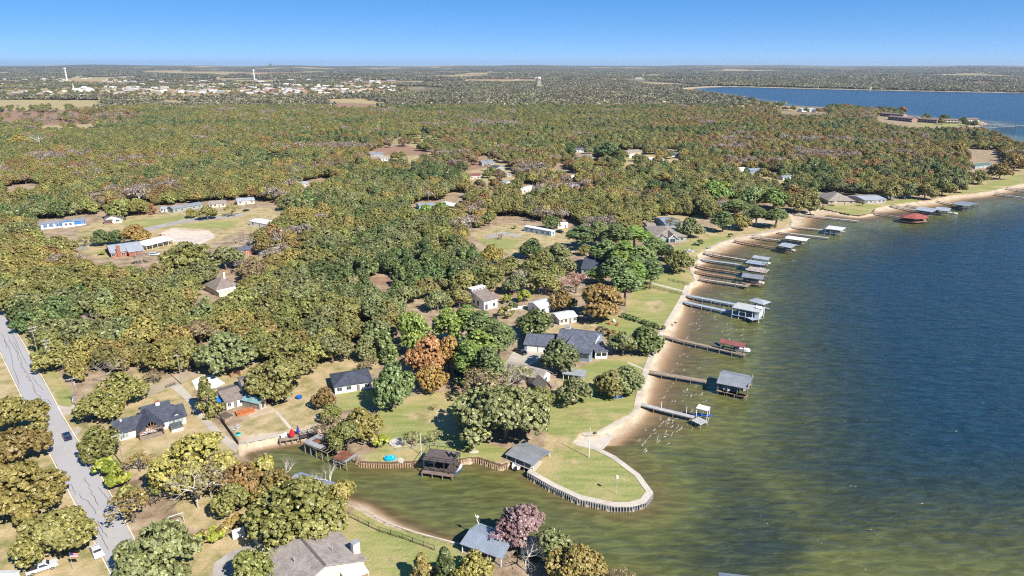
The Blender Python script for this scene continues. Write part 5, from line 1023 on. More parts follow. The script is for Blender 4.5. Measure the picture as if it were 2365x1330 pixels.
# ------------------------------------------------------------------ vehicles
def carpaint(name, c): return pm('paint_'+name, c, .28, .04, .5, .2, .6)
tyre = pm('tyre', (.018, .018, .018), .9); rimm = pm('rim', (.45, .45, .46), .35, .05, 1, .6); lampw = pm('headlamp', (.75, .75, .72), .2); lampr = pm('tail_lamp', (.35, .02, .02), .3)
def vehicle(name, label, A, B, paint, kind='car', cat=None, z=LAND+.04):
    a, b_ = V2(P(*A, LAND)), V2(P(*B, LAND)); e = b_-a; m = (a+b_)/2
    o = empty(name, (m.x, m.y, z), math.atan2(e.y, e.x), label, cat or kind)
    Lc = {'car': 4.7, 'pickup': 5.6, 'van': 5.2}[kind]; w = .92 if kind == 'car' else .98
    pr = {'car': [(-.5,.55),(-.49,.95),(-.36,1.02),(-.20,1.42),(.10,1.42),(.24,1.0),(.46,.86),(.5,.6),(.5,.35),(-.5,.35)],
          'pickup': [(-.5,.6),(-.5,1.15),(-.12,1.15),(-.10,1.80),(.14,1.80),(.25,1.18),(.47,1.08),(.5,.7),(.5,.45),(-.5,.45)],
          'van': [(-.5,.5),(-.49,1.9),(-.46,1.98),(.22,1.98),(.34,1.25),(.47,1.08),(.5,.7),(.5,.4),(-.5,.4)]}[kind]
    base = [(x*Lc, zz) for x, zz in pr]; belt = 1.0 if kind == 'car' else 1.15
    mb_ = MB(); n = len(base)
    def wd(zz): return w*(1 if zz <= belt+.02 else 1-.22*(zz-belt)/.6)
    mb_.add([(x, -wd(zz), zz) for x, zz in base]+[(x, wd(zz), zz) for x, zz in base], [tuple(range(n)), tuple(range(2*n-1, n-1, -1))]+[(i, n+i, n+(i+1) % n, (i+1) % n) for i in range(n)])
    body = mb_.build('body', paint, o)
    def face(i, j, s0, s1, lift=.012):
        (xa, za), (xb, zb) = base[i], base[j]; q = []
        d = Vector((xb-xa, zb-za)); nn = Vector((-d.y, d.x)).normalized()*lift
        for t, s in ((s0, -1), (s1, -1), (s1, 1), (s0, 1)):
            zz = za+(zb-za)*t; q.append((xa+(xb-xa)*t+nn.x, s*(wd(zz)-.10), zz+nn.y))
        return q
    ws = {'car': [(2,3),(4,5)], 'pickup': [(2,3),(4,5)], 'van': [(3,4)]}[kind]
    for i, j in ws: MB().add(face(i, j, .12, .9), [(0, 1, 2, 3)]).build('windscreen', glass, body)
    x0, x1 = {'car': (-.27, .14), 'pickup': (-.085, .17), 'van': (-.40, .25)}[kind]; zt = {'car': 1.36, 'pickup': 1.7, 'van': 1.8}[kind]; zb = belt+.08
    for s in (-1, 1):
        MB().add([(x0*Lc, s*(wd(zb)+.012), zb), (x1*Lc+.25, s*(wd(zb)+.012), zb), (x1*Lc-.35, s*(wd(zt)+.012), zt), (x0*Lc+.35*(kind == 'car'), s*(wd(zt)+.012), zt)], [(0, 1, 2, 3)]).build('side_window', glass, body)
        for k in (-.31, .31):
            wh = MB().tube((k*Lc, s*(w-.18), .33), (k*Lc, s*(w+.03), .33), .34, n=12).build('wheel', tyre, o); MB().tube((k*Lc, s*(w+.02), .33), (k*Lc, s*(w+.045), .33), .2, n=10).build('rim', rimm, wh)
        MB().box(.485*Lc, s*w*.72-.18, .66, .503*Lc, s*w*.72+.18, .82).build('headlight', lampw, o); MB().box(-.503*Lc, s*w*.75-.16, .7, -.488*Lc, s*w*.75+.16, .88).build('tail_light', lampr, o)
    if kind == 'pickup': MB().box(-.48*Lc, -w+.12, 1.0, -.13*Lc, w-.12, 1.16).build('load_bed', dkshade, o)
    return o
vehicle('car', 'navy blue sedan driving along the road', (161,1022), (150,1001), carpaint('navy', (.012, .028, .075)))
vehicle('car', 'black car parked on the verge behind the white one', (203,1222), (216,1252), carpaint('black', (.008, .009, .011)))
vehicle('car', 'white sedan parked on the verge at the bottom of the road', (216,1262), (234,1296), carpaint('white', (.70, .70, .70)))
vehicle('van', 'white sport utility car parked by the orange fence at the far left', (32,731), (60,722), carpaint('white', (.70, .70, .70)), 'van', 'car')
vehicle('pickup_truck', 'black pickup truck parked on the gravel drive of the blue lake house', (1186,808), (1219,823), carpaint('black', (.008, .009, .011)), 'pickup', 'pickup')
vehicle('pickup_truck', 'dark blue pickup parked behind the orange tree', (1054,860), (1070,875), carpaint('blue', (.012, .04, .14)), 'pickup', 'pickup')
vehicle('car', 'white car parked among the pines left of the gravel drive', (1138,832), (1158,842), carpaint('white', (.70, .70, .70)))
vehicle('pickup_truck', 'black pickup truck beside the white camper trailer in the trailer yard', (1282,535), (1304,540), carpaint('black', (.008, .009, .011)), 'pickup', 'pickup')
vehicle('van', 'white van parked in front of the brick house', (348,590), (366,590), carpaint('white', (.70, .70, .70)), 'van')
vehicle('pickup_truck', 'white pickup truck half under the green oak at the bottom left', (80,1322), (118,1310), carpaint('white', (.70, .70, .70)), 'pickup', 'pickup')
vehicle('car', 'tiny red car in the light green meadow', (942,313), (953,312), carpaint('red', (.45, .03, .02)))
vehicle('car', 'tiny silver car right of the red one in the meadow', (976,309), (986,308), carpaint('silver', (.40, .41, .42)))
vehicle('car', 'dark car at the right end of the gravel clearing lane', (560,489), (578,486), carpaint('black', (.008, .009, .011)))
vehicle('pickup_truck', 'white pickup among pines behind the rust coloured tree', (1262,664), (1284,668), carpaint('white', (.70, .70, .70)), 'pickup', 'pickup')

# ------------------------------------------------------------------ poles, lamps, wires
polew = pm('pole_wood', (.30, .25, .21), .9, .18, 2); galv = pm('galvanised', (.55, .56, .57), .45, .08, 2, .3)
def pole(name, label, base, h, m_, arms=(), cans=(), cat='utility pole', az=0.0, r=.16, z=LAND):
    p = P(*base, z); o = empty(name, p, az, label, cat); MB().tube((0, 0, -.4), (0, 0, h), r, r*.65, 8).build('shaft', m_, o)
    for (za, half) in arms:
        a_ = MB().box(-half, -.1, za-.07, half, .06, za+.09).build('crossarm', woodgrey, o)
        for k in (-.9, -.4, .4, .9): MB().tube((half*k, -.02, za+.09), (half*k, -.02, za+.3), .06).build('insulator', trim, a_)
    for zc_, s in cans: MB().tube((s*.38, 0, zc_), (s*.38, 0, zc_+.95), .26, n=10).build('transformer', galv, o)
    return o
RAZ = math.atan2(.766, -.643)-math.pi/2
p1 = pole('utility_pole', 'wooden utility pole with crossarm at the top of the road verge', (88,820), 11, polew, ((10.6, 1.3), (9.4, 1.0)), (), az=RAZ)
p2 = pole('utility_pole', 'utility pole carrying transformers beside the road', (121,856), 11.5, polew, ((11.2, 1.3), (10.0, 1.0)), ((7.4, 1), (6.4, -1), (8.4, -1)), az=RAZ)
p3 = pole('utility_pole', 'utility pole with pale crossarm beside the driveway mouth', (181,945), 10.5, polew, ((10.2, 1.4),), ((8.2, 1),), az=RAZ)
p4 = pole('utility_pole', 'bare wooden pole at the concrete drive by the cottage', (420,888), 11, polew, ((10.3, .8),), ())
p5 = pole('utility_pole', 'short pole with pale T crossarm below the ranch house', (286,1078), 9.5, polew, ((9.3, 1.4),), ((7.6, 1),), az=RAZ)
p6 = pole('utility_pole', 'dark pole left of the small tree in the trailer yard', (1123,562), 12, polew, ((11.4, .9),), ())
pole('utility_pole', 'thin pole right of the small tree in the trailer yard', (1147,556), 9, polew)
pole('flag_pole', 'tall bare white pole on the grassy point', (1360,1057), 9.2, trim, cat='pole', r=.12)
pole('white_pole', 'tall white pole behind the dark two storey boathouse', (973,1050), 6.4, trim, cat='pole', r=.10)
pole('mooring_post', 'lone white post standing in the shallow water at the cove head', (576,1044), 2.6, postwhite, cat='post', r=.12, z=-1.0)
sl = pole('lamp_post', 'thin lamp post with round white head on the grassy point', (1423,1141), 4.7, galv, cat='lamp', r=.06)
MB().tube((0, 0, 4.6), (0, 0, 5.2), .38, .30, 10).build('lamp_head', trim, sl)
p = P(1107,1206,4.4); fl_ = empty('flood_light', p, 0, 'white flood light on a slanted pole at the blue grey boathouse roof', 'lamp'); MB().tube((0, 0, -1), (-.9, 0, 2.0), .09).build('arm', trim, fl_); MB().tube((-.6, 0, 1.6), (-.2, -.2, 1.35), .28, .4, 10).build('lamp_head', trim, fl_)
def wire(label, a, b_, dz, sag=1.2, r=.025):
    A, B = a.location+Vector((0, 0, dz[0])), b_.location+Vector((0, 0, dz[1])); q = MB(); pts = []
    for i in range(9): t_ = i/8; w_ = A.lerp(B, t_); w_.z -= sag*4*t_*(1-t_); pts.append(w_)
    for u_, v_ in zip(pts, pts[1:]): q.tube(u_-A, v_-A, r, n=3, cap=False)
    o = q.build('power_line', black, None, A); tag(o, label, 'cable', 'power lines along the road')
wire('power line between the top pole and the transformer pole', p1, p2, (10.8, 11.4)); wire('power line from the transformer pole to the driveway pole', p2, p3, (11.4, 10.4)); wire('power line from the driveway pole down to the short T pole', p3, p5, (10.4, 9.5))
fp = pole('flag_staff', 'short staff flying a small striped flag at the bottom left', (170,1318), 4.6, galv, cat='flag pole', r=.04)
for k in range(7): MB().box(.04, -.012, 3.35+k*.16, 1.7, .012, 3.35+(k+1)*.16).build('flag_stripe', pm('flag_red', (.50, .03, .04), .8) if k % 2 == 0 else trim, fp)
MB().box(.03, -.02, 3.91, .75, .02, 4.48).build('flag_canton', pm('flag_blue', (.03, .05, .22), .8), fp)

# ------------------------------------------------------------------ fences
def fence(name, label, px, h, postm, kind, gapm=3.0, boardm=None, cat='fence'):
    pts = [V2(P(*q, LAND)) for q in px]; o0 = pts[0]; root = empty(name, (o0.x, o0.y, LAND), 0, label, cat)
    for a, b_ in zip(pts, pts[1:]):
        a, b_ = a-o0, b_-o0; L = (b_-a).length; e = (b_-a)/L; n = max(1, round(L/gapm)); ang = math.atan2(e.y, e.x)
        for k in range(n+1): q = a+e*(L*k/n); MB().box(-.05, -.05, -.2, .05, .05, h+.05).build('post', postm, root, (q.x, q.y, 0), ang)
        if kind == 'wire':
            m_ = MB(); 
            for zz in (h, .12): m_.bar((a.x, a.y, zz), (b_.x, b_.y, zz), .05, .05)
            m_.build('rail', postm, root); w_ = MB(); nn = int(L/.5)
            for k in range(nn): q0, q1 = a+e*(L*k/nn), a+e*(L*min(nn, k+1)/nn); w_.bar((q0.x, q0.y, .12), (q1.x, q1.y, h), .02, .02); w_.bar((q1.x, q1.y, .12), (q0.x, q0.y, h), .02, .02)
            tag(w_.build('wire_mesh', postm, root), kind='stuff')
        elif kind == 'rail':
            for zz in (h, h*.55, .25):
                m_ = MB(); m_.bar((a.x, a.y, zz), (b_.x, b_.y, zz), .06, .08); m_.build('rail', postm, root)
            w_ = MB(); nn = int(L/.35)
            for k in range(nn): q0 = a+e*(L*(k+.5)/nn); w_.bar((q0.x, q0.y, .25), (q0.x, q0.y, h), .03, .03)
            tag(w_.build('balusters', postm, root), kind='stuff')
        else:
            nb = max(2, int(L/.9))
            for k in range(nb): q0 = a+e*(L*k/nb); MB().box(.01, -.03, .05, L/nb-.02, .03, h+.06*(k % 3)).build('board', boardm, root, (q0.x, q0.y, 0), ang)
    return root
fence('chain_link_fence', 'black chain link fence across the green lawn on the cove south bank', [(804,1193),(876,1228),(929,1244),(1003,1271)], 1.3, black, 'wire', 3.2)
fence('metal_fence', 'lower black metal rail fence by the white garden path', [(1462,657),(1509,666),(1576,682)], 1.2, black, 'rail', 3)
fence('metal_fence', 'upper black metal rail fence right of the white garden path', [(1543,648),(1591,659)], 1.2, black, 'rail', 3)
fence('chain_link_fence', 'pale green chain link fence behind the dark two storey boathouse', [(916,1040),(990,1031),(1076,1023)], 1.1, pm('pale_green_wire', (.35, .42, .36), .6), 'wire', 3.5)
fence('board_fence', 'orange cedar board fence beside the road at the far left', [(32,716),(60,709)], 2.1, cedar, 'board', 2.5, cedar)
fence('board_fence', 'weathered grey board fence left of the brick house', [(172,575),(203,577)], 1.9, wood, 'board', 2.5, woodgrey)
fence('board_fence', 'low white board fence beside the white metal roof building', [(1173,718),(1214,711)], 1.2, trim, 'board', 2.5, trim)
fence('board_fence', 'red brown board pen behind the brown roofed cottage', [(534,872),(545,864),(556,868)], 1.6, cedar, 'board', 2.5, woodred)
fence('wood_fence', 'dark ivy covered fence along the concrete drive', [(497,950),(520,985),(551,1028)], 1.3, postdark, 'board', 2.5, wooddark)
fence('split_fence', 'thin dark post fence along the dirt lane corner', [(383,896),(405,888)], 1.0, postdark, 'rail', 2)

# ------------------------------------------------------------------ things in the yards
p = P(503,934,LAND); bt = empty('blue_tarp_tent', p, .5, 'bright blue domed tarp at the cottage wall', 'tarp'); q = MB(); n = 8; v = []
for i in range(n+1):
    t_ = math.pi*i/n
    for j, y in enumerate((-2.6, -1.2, 1.2, 2.6)): k = .82 if j in (0, 3) else 1; v.append((-2.2*math.cos(t_)*k, y, 2.4*math.sin(t_)*k+.05))
q.add(v, [(4*i+j, 4*i+j+1, 4*i+j+5, 4*i+j+4) for i in range(n) for j in range(3)]); q.build('sheet', pm('tarp_blue', (.01, .16, .58), .5, .15, 1.5), bt)
for y in (-2.6, 2.6): MB().bar((-1.9, y, .1), (1.9, y, .1), .1, .1).build('frame_bar', steelp, bt)
p = P(521,966,LAND); pc = empty('timber_planter', p, -.6, 'tan timber raised box cluttered with tools beside the drive', 'planter'); MB().box(-2.2, -1.6, 0, 2.2, 1.6, 1.0).build('box', wood, pc); MB().box(-2.0, -1.4, 1.0, 2.0, 1.4, 1.05).build('soil', pm('soil', (.12, .09, .065), .95), pc)
p = P(507,948,LAND); ws_ = empty('white_work_table', p, -.6, 'pale work table between the blue tarp and the timber box', 'table'); MB().box(-2, -1.2, 1.0, 2, 1.2, 1.12).build('top', concl, ws_)
for sx_ in (-1.8, 1.8):
    for sy_ in (-1, 1): MB().box(sx_-.06, sy_-.06, 0, sx_+.06, sy_+.06, 1.0).build('leg', postw, ws_)
def kayak(label, px_, ang, m_, L=3.6, w=.42, name='kayak', cat='kayak'):
    p = P(*px_, LAND+.05); o = empty(name, p, ang, label, cat); n = 9; v = []
    for i in range(n): t_ = -1+2*i/(n-1); k = max(.03, (1-abs(t_)**2.3)); v += [(t_*L/2, -w*k, .22+.12*t_*t_), (t_*L/2, 0, .02+.14*t_*t_), (t_*L/2, w*k, .22+.12*t_*t_), (t_*L/2, 0, .34)]
    MB().add(v, [(4*i+j, 4*i+(j+1) % 4, 4*(i+1)+(j+1) % 4, 4*(i+1)+j) for i in range(n-1) for j in range(4)]).build('hull', m_, o); MB().tube((-.1, 0, .33), (-.1, 0, .40), w*.62, n=10).build('cockpit', dkshade, o); return o
kayak('silver upturned kayak above the green disc by the cove', (543,986), .9, galv); kayak('second silver kayak just below the first one', (546,991), .8, galv)
p = P(550,1003,LAND); o_ = empty('toy_boat', p, 0, 'small turquoise paddling shell on the grass by the drive', 'toy'); MB().tube((0, 0, 0), (0, 0, .35), .9, .7, 12).build('shell', pm('turquoise', (.02, .42, .34), .5), o_); MB().tube((0, 0, .35), (0, 0, .36), .5, .5, 12).build('hollow', dkshade, o_)
p = P(901,1060,LAND); pb = empty('paddle_boat', p, .15, 'bright turquoise paddle boat lying on the cove lawn', 'paddle boat'); tq = pm('bright_turquoise', (.01, .42, .62), .4, .06, 1); q = MB(); n = 14
q.add([(1.5*math.copysign(abs(math.cos(t_))**.6, math.cos(t_)), .95*math.copysign(abs(math.sin(t_))**.6, math.sin(t_)), z_) for z_, in ((.05,), (.55,)) for t_ in [i*2*math.pi/n for i in range(n)]], [tuple(range(n-1, -1, -1)), tuple(range(n, 2*n))]+[(i, (i+1) % n, n+(i+1) % n, n+i) for i in range(n)]); q.build('hull', tq, pb)
MB().box(-.9, -.6, .56, -.3, .6, .95).build('seat', tq, pb); MB().box(.5, -.4, .56, 1.0, .4, .66).build('footwell', pm('pale_teal', (.20, .55, .62), .5), pb)
p = P(918,1023,LAND); fr = empty('fire_ring', p, 0, 'pale stone fire ring on the cove lawn', 'fire pit')
for i in range(16): th = i*math.pi/8; MB().box(-.42, -.3, 0, .42, .3, .30+.06*(i % 3)).build('stone', concl, fr, (2.0*math.cos(th), 2.0*math.sin(th), 0), th+math.pi/2)
MB().tube((0, 0, .02), (0, 0, .08), 1.7, n=16).build('ash', pm('ash', (.40, .38, .36), .95), fr)
def lawnchair(label, px_, ang, m_, group=None):
    o = empty('lawn_chair', P(*px_, LAND), ang, label, 'chair', group); MB().box(-.38, -.45, .32, .38, .35, .40).build('seat', m_, o); MB().bar((0, .32, .36), (0, .66, 1.15), .76, .06).build('back', m_, o)
    for s in (-1, 1): MB().box(s*.38-.05, -.45, 0, s*.38+.05, -.35, .6).build('leg', m_, o); MB().box(s*.38-.05, .3, 0, s*.38+.05, .4, .6).build('leg', m_, o); MB().box(s*.42-.08, -.5, .6, s*.42+.08, .4, .65).build('armrest', m_, o)
    return o
redc = pm('red_plastic', (.42, .06, .05), .6); lawnchair('red lawn chair at the left of the lawn fire circle', (1407,749), .8, redc); lawnchair('white lawn chair standing at the back of the lawn fire circle', (1419,744), .2, trim); lawnchair('red lawn chair at the right of the lawn fire circle', (1424,752), -.8, redc)
lawnchair('red chair under the oak right of the greenhouse', (622,929), .4, redc); lawnchair('dark red chair left of the other under the oak', (615,927), .1, pm('dark_red', (.22, .03, .03), .7))
o_ = empty('blue_tub', P(691,920,LAND), 0, 'round blue tub on the dry yard', 'tub'); MB().tube((0, 0, 0), (0, 0, .8), .8, 1.0, 12).build('side', bluecov, o_); MB().tube((0, 0, .8), (0, 0, .82), .85, n=12).build('water_inside', pm('tub_inside', (.03, .15, .40), .3), o_)
for lab, px_, m_, s in (('blue tarp bundle under the low tree by the sea wall', (1426,916), bluecov, 1.3), ('small blue tarp bundle at the right of the twin round trees', (1507,808), bluecov, .8)):
    o_ = empty('tarp_bundle', P(*px_, LAND), .3, lab, 'tarp'); MB().add([(-s*1.5, -s*.8, 0), (s*1.4, -s, 0), (s*1.6, s*.7, 0), (-s*1.2, s, 0), (-s*.7, -s*.3, s*.9), (s*.8, -s*.2, s*.6), (0, s*.4, s*.8)], [(0, 1, 5, 4), (1, 2, 5), (2, 3, 6, 5), (3, 0, 4, 6), (4, 5, 6)]).build('sheet', m_, o_); MB().bar((-s*1.4, -s, .08), (s*1.4, -s, .08), .12, .12).build('tie_bar', postw, o_)
o_ = empty('beach_ball', P(1492,806,LAND), 0, 'bright pink ball under the twin round trees', 'ball'); MB().tube((0, 0, .05), (0, 0, .45), .35, .55, 10).tube((0, 0, .45), (0, 0, .9), .55, .3, 10).build('lower_half', pm('hot_pink', (.65, .03, .20), .5), o_)
o_ = empty('signboard', P(171,930,LAND), RAZ+1.35, 'white board sign on two posts at the driveway mouth', 'sign'); MB().box(-1.6, -.06, .7, 1.6, .06, 2.0).build('board', trim, o_)
for s in (-1.3, 1.3): MB().box(s-.07, .07, -.2, s+.07, .2, 2.1).build('post', postw, o_)
cf = empty('climbing_dome', P(347,1158,LAND), 0, 'black metal climbing dome in the dry yard below the bare tree', 'play frame')
for k in range(6):
    th = k*math.pi/6; q = MB(); pr_ = None
    for i in range(9):
        a_ = math.pi*i/8; pt = (2.3*math.cos(a_)*math.cos(th), 2.3*math.cos(a_)*math.sin(th), 1.9*math.sin(a_))
        if pr_: q.tube(pr_, pt, .07, n=4)
        pr_ = pt
    q.build('hoop', black, cf)
for zz, rr in ((.75, 2.1), (1.4, 1.55)):
    q = MB()
    for i in range(12): a_, b_ = i*math.pi/6, (i+1)*math.pi/6; q.tube((rr*math.cos(a_), rr*math.sin(a_), zz), (rr*math.cos(b_), rr*math.sin(b_), zz), .06, n=4)
    q.build('ring', black, cf)
o_ = empty('grill', P(328,1111,LAND), 0, 'small black grill in the shade left of the bare tree', 'grill'); MB().tube((0, 0, .8), (0, 0, 1.1), .35, .45, 10).build('bowl', black, o_)
for s in range(3): MB().tube((.3*math.cos(s*2.1), .3*math.sin(s*2.1), 0), (.2*math.cos(s*2.1), .2*math.sin(s*2.1), .8), .03).build('leg', black, o_)
o_ = empty('swing_frame', P(408,1208,LAND), .6, 'pale swing frame beside the yellow green hedge', 'swing'); MB().tube((-1.5, 0, 2.2), (1.5, 0, 2.2), .07).build('top_bar', galv, o_)
for s in (-1.5, 1.5):
    for d_ in (-.8, .8): MB().tube((s, d_, 0), (s, 0, 2.2), .06).build('leg', galv, o_)
MB().box(-.5, -.25, .6, .5, .25, .68).build('seat', trim, o_)
o_ = empty('excavator', P(371,551,LAND), .2, 'small orange digger beside the white barn', 'digger'); org = pm('digger_orange', (.55, .16, .03), .5); MB().box(-1.3, -1, .3, 1.3, 1, .8).build('tracks', black, o_); MB().box(-1, -.8, .8, .6, .8, 1.7).build('body', org, o_); MB().box(-.2, -.7, 1.7, .6, .5, 2.6).build('cab', glass, o_); MB().bar((.6, 0, 1.4), (2.4, 0, 2.6), .3, .3).bar((2.4, 0, 2.6), (3.3, 0, 1.0), .25, .25).build('arm', org, o_)
o_ = empty('lumber_pile', P(322,494,LAND), .1, 'pile of rusty brown lumber beside the orange tree', 'lumber pile')
for k in range(9): MB().box(-5+.4*(k % 3), -2+k*.45, .1+.3*(k % 2), 5-.6*(k % 2), -1.65+k*.45, .4+.3*(k % 2)).build('beam', rustroof if k % 2 else woodred, o_)
o_ = empty('play_house', P(1346,511,LAND), 0, 'small red play house under the trees behind the trailer yard', 'play house'); MB().box(-1.5, -1.2, 0, 1.5, 1.2, 2).build('wall', pm('bright_red', (.50, .03, .03), .6), o_); roof_mesh(-1.5, -1.2, 1.5, 1.2, 2.1, 1, 'gx', .2).build('roof', redc, o_)
o_ = empty('patio_umbrella', P(1928,475,LAND), 0, 'tan patio umbrella on the bulkhead lawn', 'umbrella'); MB().tube((0, 0, 0), (0, 0, 3), .06).build('pole', postw, o_); MB().tube((0, 0, 2.5), (0, 0, 3.5), 2.6, .1, 8).build('canopy', tanwall, o_)
o_ = empty('picnic_table', P(1637,574,LAND), .3, 'grey picnic table on the lawn above the sandy bay', 'table'); MB().box(-1.2, -.5, .7, 1.2, .5, .8).build('top', woodgrey, o_); MB().box(-1.2, -1.1, .4, 1.2, -.8, .48).box(-1.2, .8, .4, 1.2, 1.1, .48).build('bench', woodgrey, o_); MB().box(-.9, -.9, 0, -.8, .9, .7).box(.8, -.9, 0, .9, .9, .7).build('frame', woodgrey, o_)
o_ = empty('fire_table', P(1592,580,LAND), .2, 'cluster of grey lawn seats round a low table above the beach', 'garden seats'); MB().tube((0, 0, 0), (0, 0, .5), 1.0, n=10).build('table', woodgrey, o_)
for k in range(5): th = k*1.25; MB().box(-.5, -.5, 0, .5, .5, .7).build('seat', (woodblue, trim, steelp)[k % 3], o_, (2.6*math.cos(th), 2.0*math.sin(th), 0), th)
for k, px_ in enumerate(((1094,1043),(1006,1062),(925,1063))):
    o_ = MB().add([(1.5*math.cos(i*1.047)*(1+.15*(i % 2)), 1.0*math.sin(i*1.047), .03) for i in range(6)]+[(1.4*math.cos(i*1.047), .9*math.sin(i*1.047), .14) for i in range(6)], [(6, 7, 8, 9, 10, 11)]+[(i, (i+1) % 6, 6+(i+1) % 6, 6+i) for i in range(6)]).build('paving_slab', concl, None, P(*px_, LAND), k)
    tag(o_, ('pale flat stone slab beside the round bush', 'pale slab in front of the right sundeck stair', 'pale slab right of the turquoise paddle boat')[k], 'stone slab')
# foam crests in the shallows
fm = newmat('foam')[0]; t = fm.node_tree; b = t.nodes['Principled BSDF']; b.inputs['Base Color'].default_value = (.80, .76, .68, 1); b.inputs['Roughness'].default_value = .9
nz = N(t, 'ShaderNodeTexNoise', Scale=1.6, Detail=4.0); tcc = t.nodes.new('ShaderNodeTexCoord'); t.links.new(tcc.outputs['Object'], nz.inputs['Vector']); t.links.new(ramp(t, nz.outputs[0], [(.42, (0, 0, 0)), (.66, (.7, .7, .7))]).outputs[0], b.inputs['Alpha'])
rf = np.random.default_rng(17); q = MB(); cnt = 0
SHP = [(1465,1000),(1500,960),(1530,900),(1560,850),(1575,800),(1620,760),(1640,720),(1680,770),(1640,700),(1690,660),(1700,595),(1760,570),(1800,580),(1850,545),(1930,520),(2000,508),(2030,515),(1560,930),(1600,900),(1590,960),(1520,990),(1480,1010),(1560,990),(1700,730),(1740,750)]
while cnt < 190:
    c0 = SHP[rf.integers(len(SHP))]; px_, py_ = c0[0]+rf.normal(0, 22), c0[1]+rf.normal(0, 18); p = P(px_, py_, 0)
    sd_, b_ = shore_sd(np.array([p.x]), np.array([p.y]))
    if sd_[0] < b_[0]+3 or sd_[0] > 46: continue
    cnt += 1; L = rf.uniform(1.0, 4.2); w = rf.uniform(.14, .40); th = rf.normal(.95, .22); n = 7; v = []
    for i in range(n):
        t_ = i/(n-1)-.5; x, y = t_*L, .25*L*t_*t_+rf.normal(0, .05); ww = w*(1-(2*t_)**2)**.5+.02
        for s in (-1, 1): xx, yy = x, y+s*ww/2; v.append((p.x+xx*math.cos(th)-yy*math.sin(th), p.y+xx*math.sin(th)+yy*math.cos(th), .05))
    q.add(v, [(2*i, 2*i+1, 2*i+3, 2*i+2) for i in range(n-1)])
for (A, B) in (((1728,1160),(1832,1278)), ((1872,1240),(2010,1318)), ((2005,1220),(2040,1243))):
    for k in range(15):
        t_ = rf.random(); p = P(A[0]+(B[0]-A[0])*t_+rf.normal(0, 2), A[1]+(B[1]-A[1])*t_+rf.normal(0, 1.5), 0); s = rf.uniform(.05, .17)
        q.add([(p.x-s*1.4, p.y-s*.3, .04), (p.x+s, p.y-s*.5, .04), (p.x+s*1.5, p.y+s*.4, .04), (p.x-s*.8, p.y+s*.5, .04)], [(0, 1, 2, 3)])
for k in range(24):
    p = P(rf.uniform(1650, 2360), rf.uniform(520, 1150), 0); sd_, _ = shore_sd(np.array([p.x]), np.array([p.y]))
    if sd_[0] < 12: continue
    s = rf.uniform(.10, .28); q.add([(p.x-s*1.8, p.y-s*.25, .05), (p.x+s, p.y-s*.5, .05), (p.x+s*1.9, p.y+s*.2, .05), (p.x-s*.8, p.y+s*.4, .05)], [(0, 1, 2, 3)])
tag(q.build('wave_foam', fm), 'scattered white foam crests on the wind blown shallows', 'foam', kind='stuff')

# ------------------------------------------------------------------ trees
LEAF = dict(
 olive=leafmat('leaf_olive', (0.217, 0.210, 0.055), (0.445, 0.415, 0.140)),
 greygreen=leafmat('leaf_greygreen', (0.189, 0.202, 0.073), (0.422, 0.427, 0.180)),
 yellowolive=leafmat('leaf_yellowolive', (0.286, 0.232, 0.061), (0.519, 0.425, 0.140)),
 darkgreen=leafmat('leaf_darkgreen', (0.102, 0.141, 0.041), (0.270, 0.332, 0.104)),
 rust=leafmat('leaf_rust', (0.278, 0.176, 0.055), (0.499, 0.346, 0.139)),
 brown=leafmat('leaf_brown', (0.256, 0.190, 0.089), (0.454, 0.363, 0.194)),
 mauve=leafmat('leaf_mauve', (0.284, 0.229, 0.182), (0.466, 0.397, 0.319)),
 pine=leafmat('leaf_pine', (0.189, 0.279, 0.057), (0.428, 0.533, 0.143)),
 pinedark=leafmat('leaf_pinedark', (0.164, 0.221, 0.073), (0.391, 0.459, 0.176)),
 lime=leafmat('leaf_lime', (0.239, 0.291, 0.035), (0.504, 0.533, 0.088)),
 orange=leafmat('leaf_orange', (.400, .185, .075), (.560, .315, .135)),
 gold=leafmat('leaf_gold', (.340, .240, .055), (.500, .390, .120)),
 pink=leafmat('leaf_pink', (.420, .235, .235), (.600, .420, .420)),
 red=leafmat('leaf_red', (.33, .165, .13), (.46, .27, .22)),
 far=leafmat('leaf_far', (0.151, 0.144, 0.086), (0.271, 0.248, 0.156)),
 farolive=leafmat('leaf_farolive', (0.170, 0.167, 0.079), (0.315, 0.298, 0.149)),
 farbrown=leafmat('leaf_farbrown', (0.183, 0.149, 0.094), (0.302, 0.254, 0.171)),
)
bark = pm('bark', (.17, .135, .11), .95, .25, 1.5); paleb = pm('pale_bark', (.56, .50, .44), .9, .2, 1.2); barebark = pm('bare_bark', (.42, .36, .32), .95, .2, 1.2)

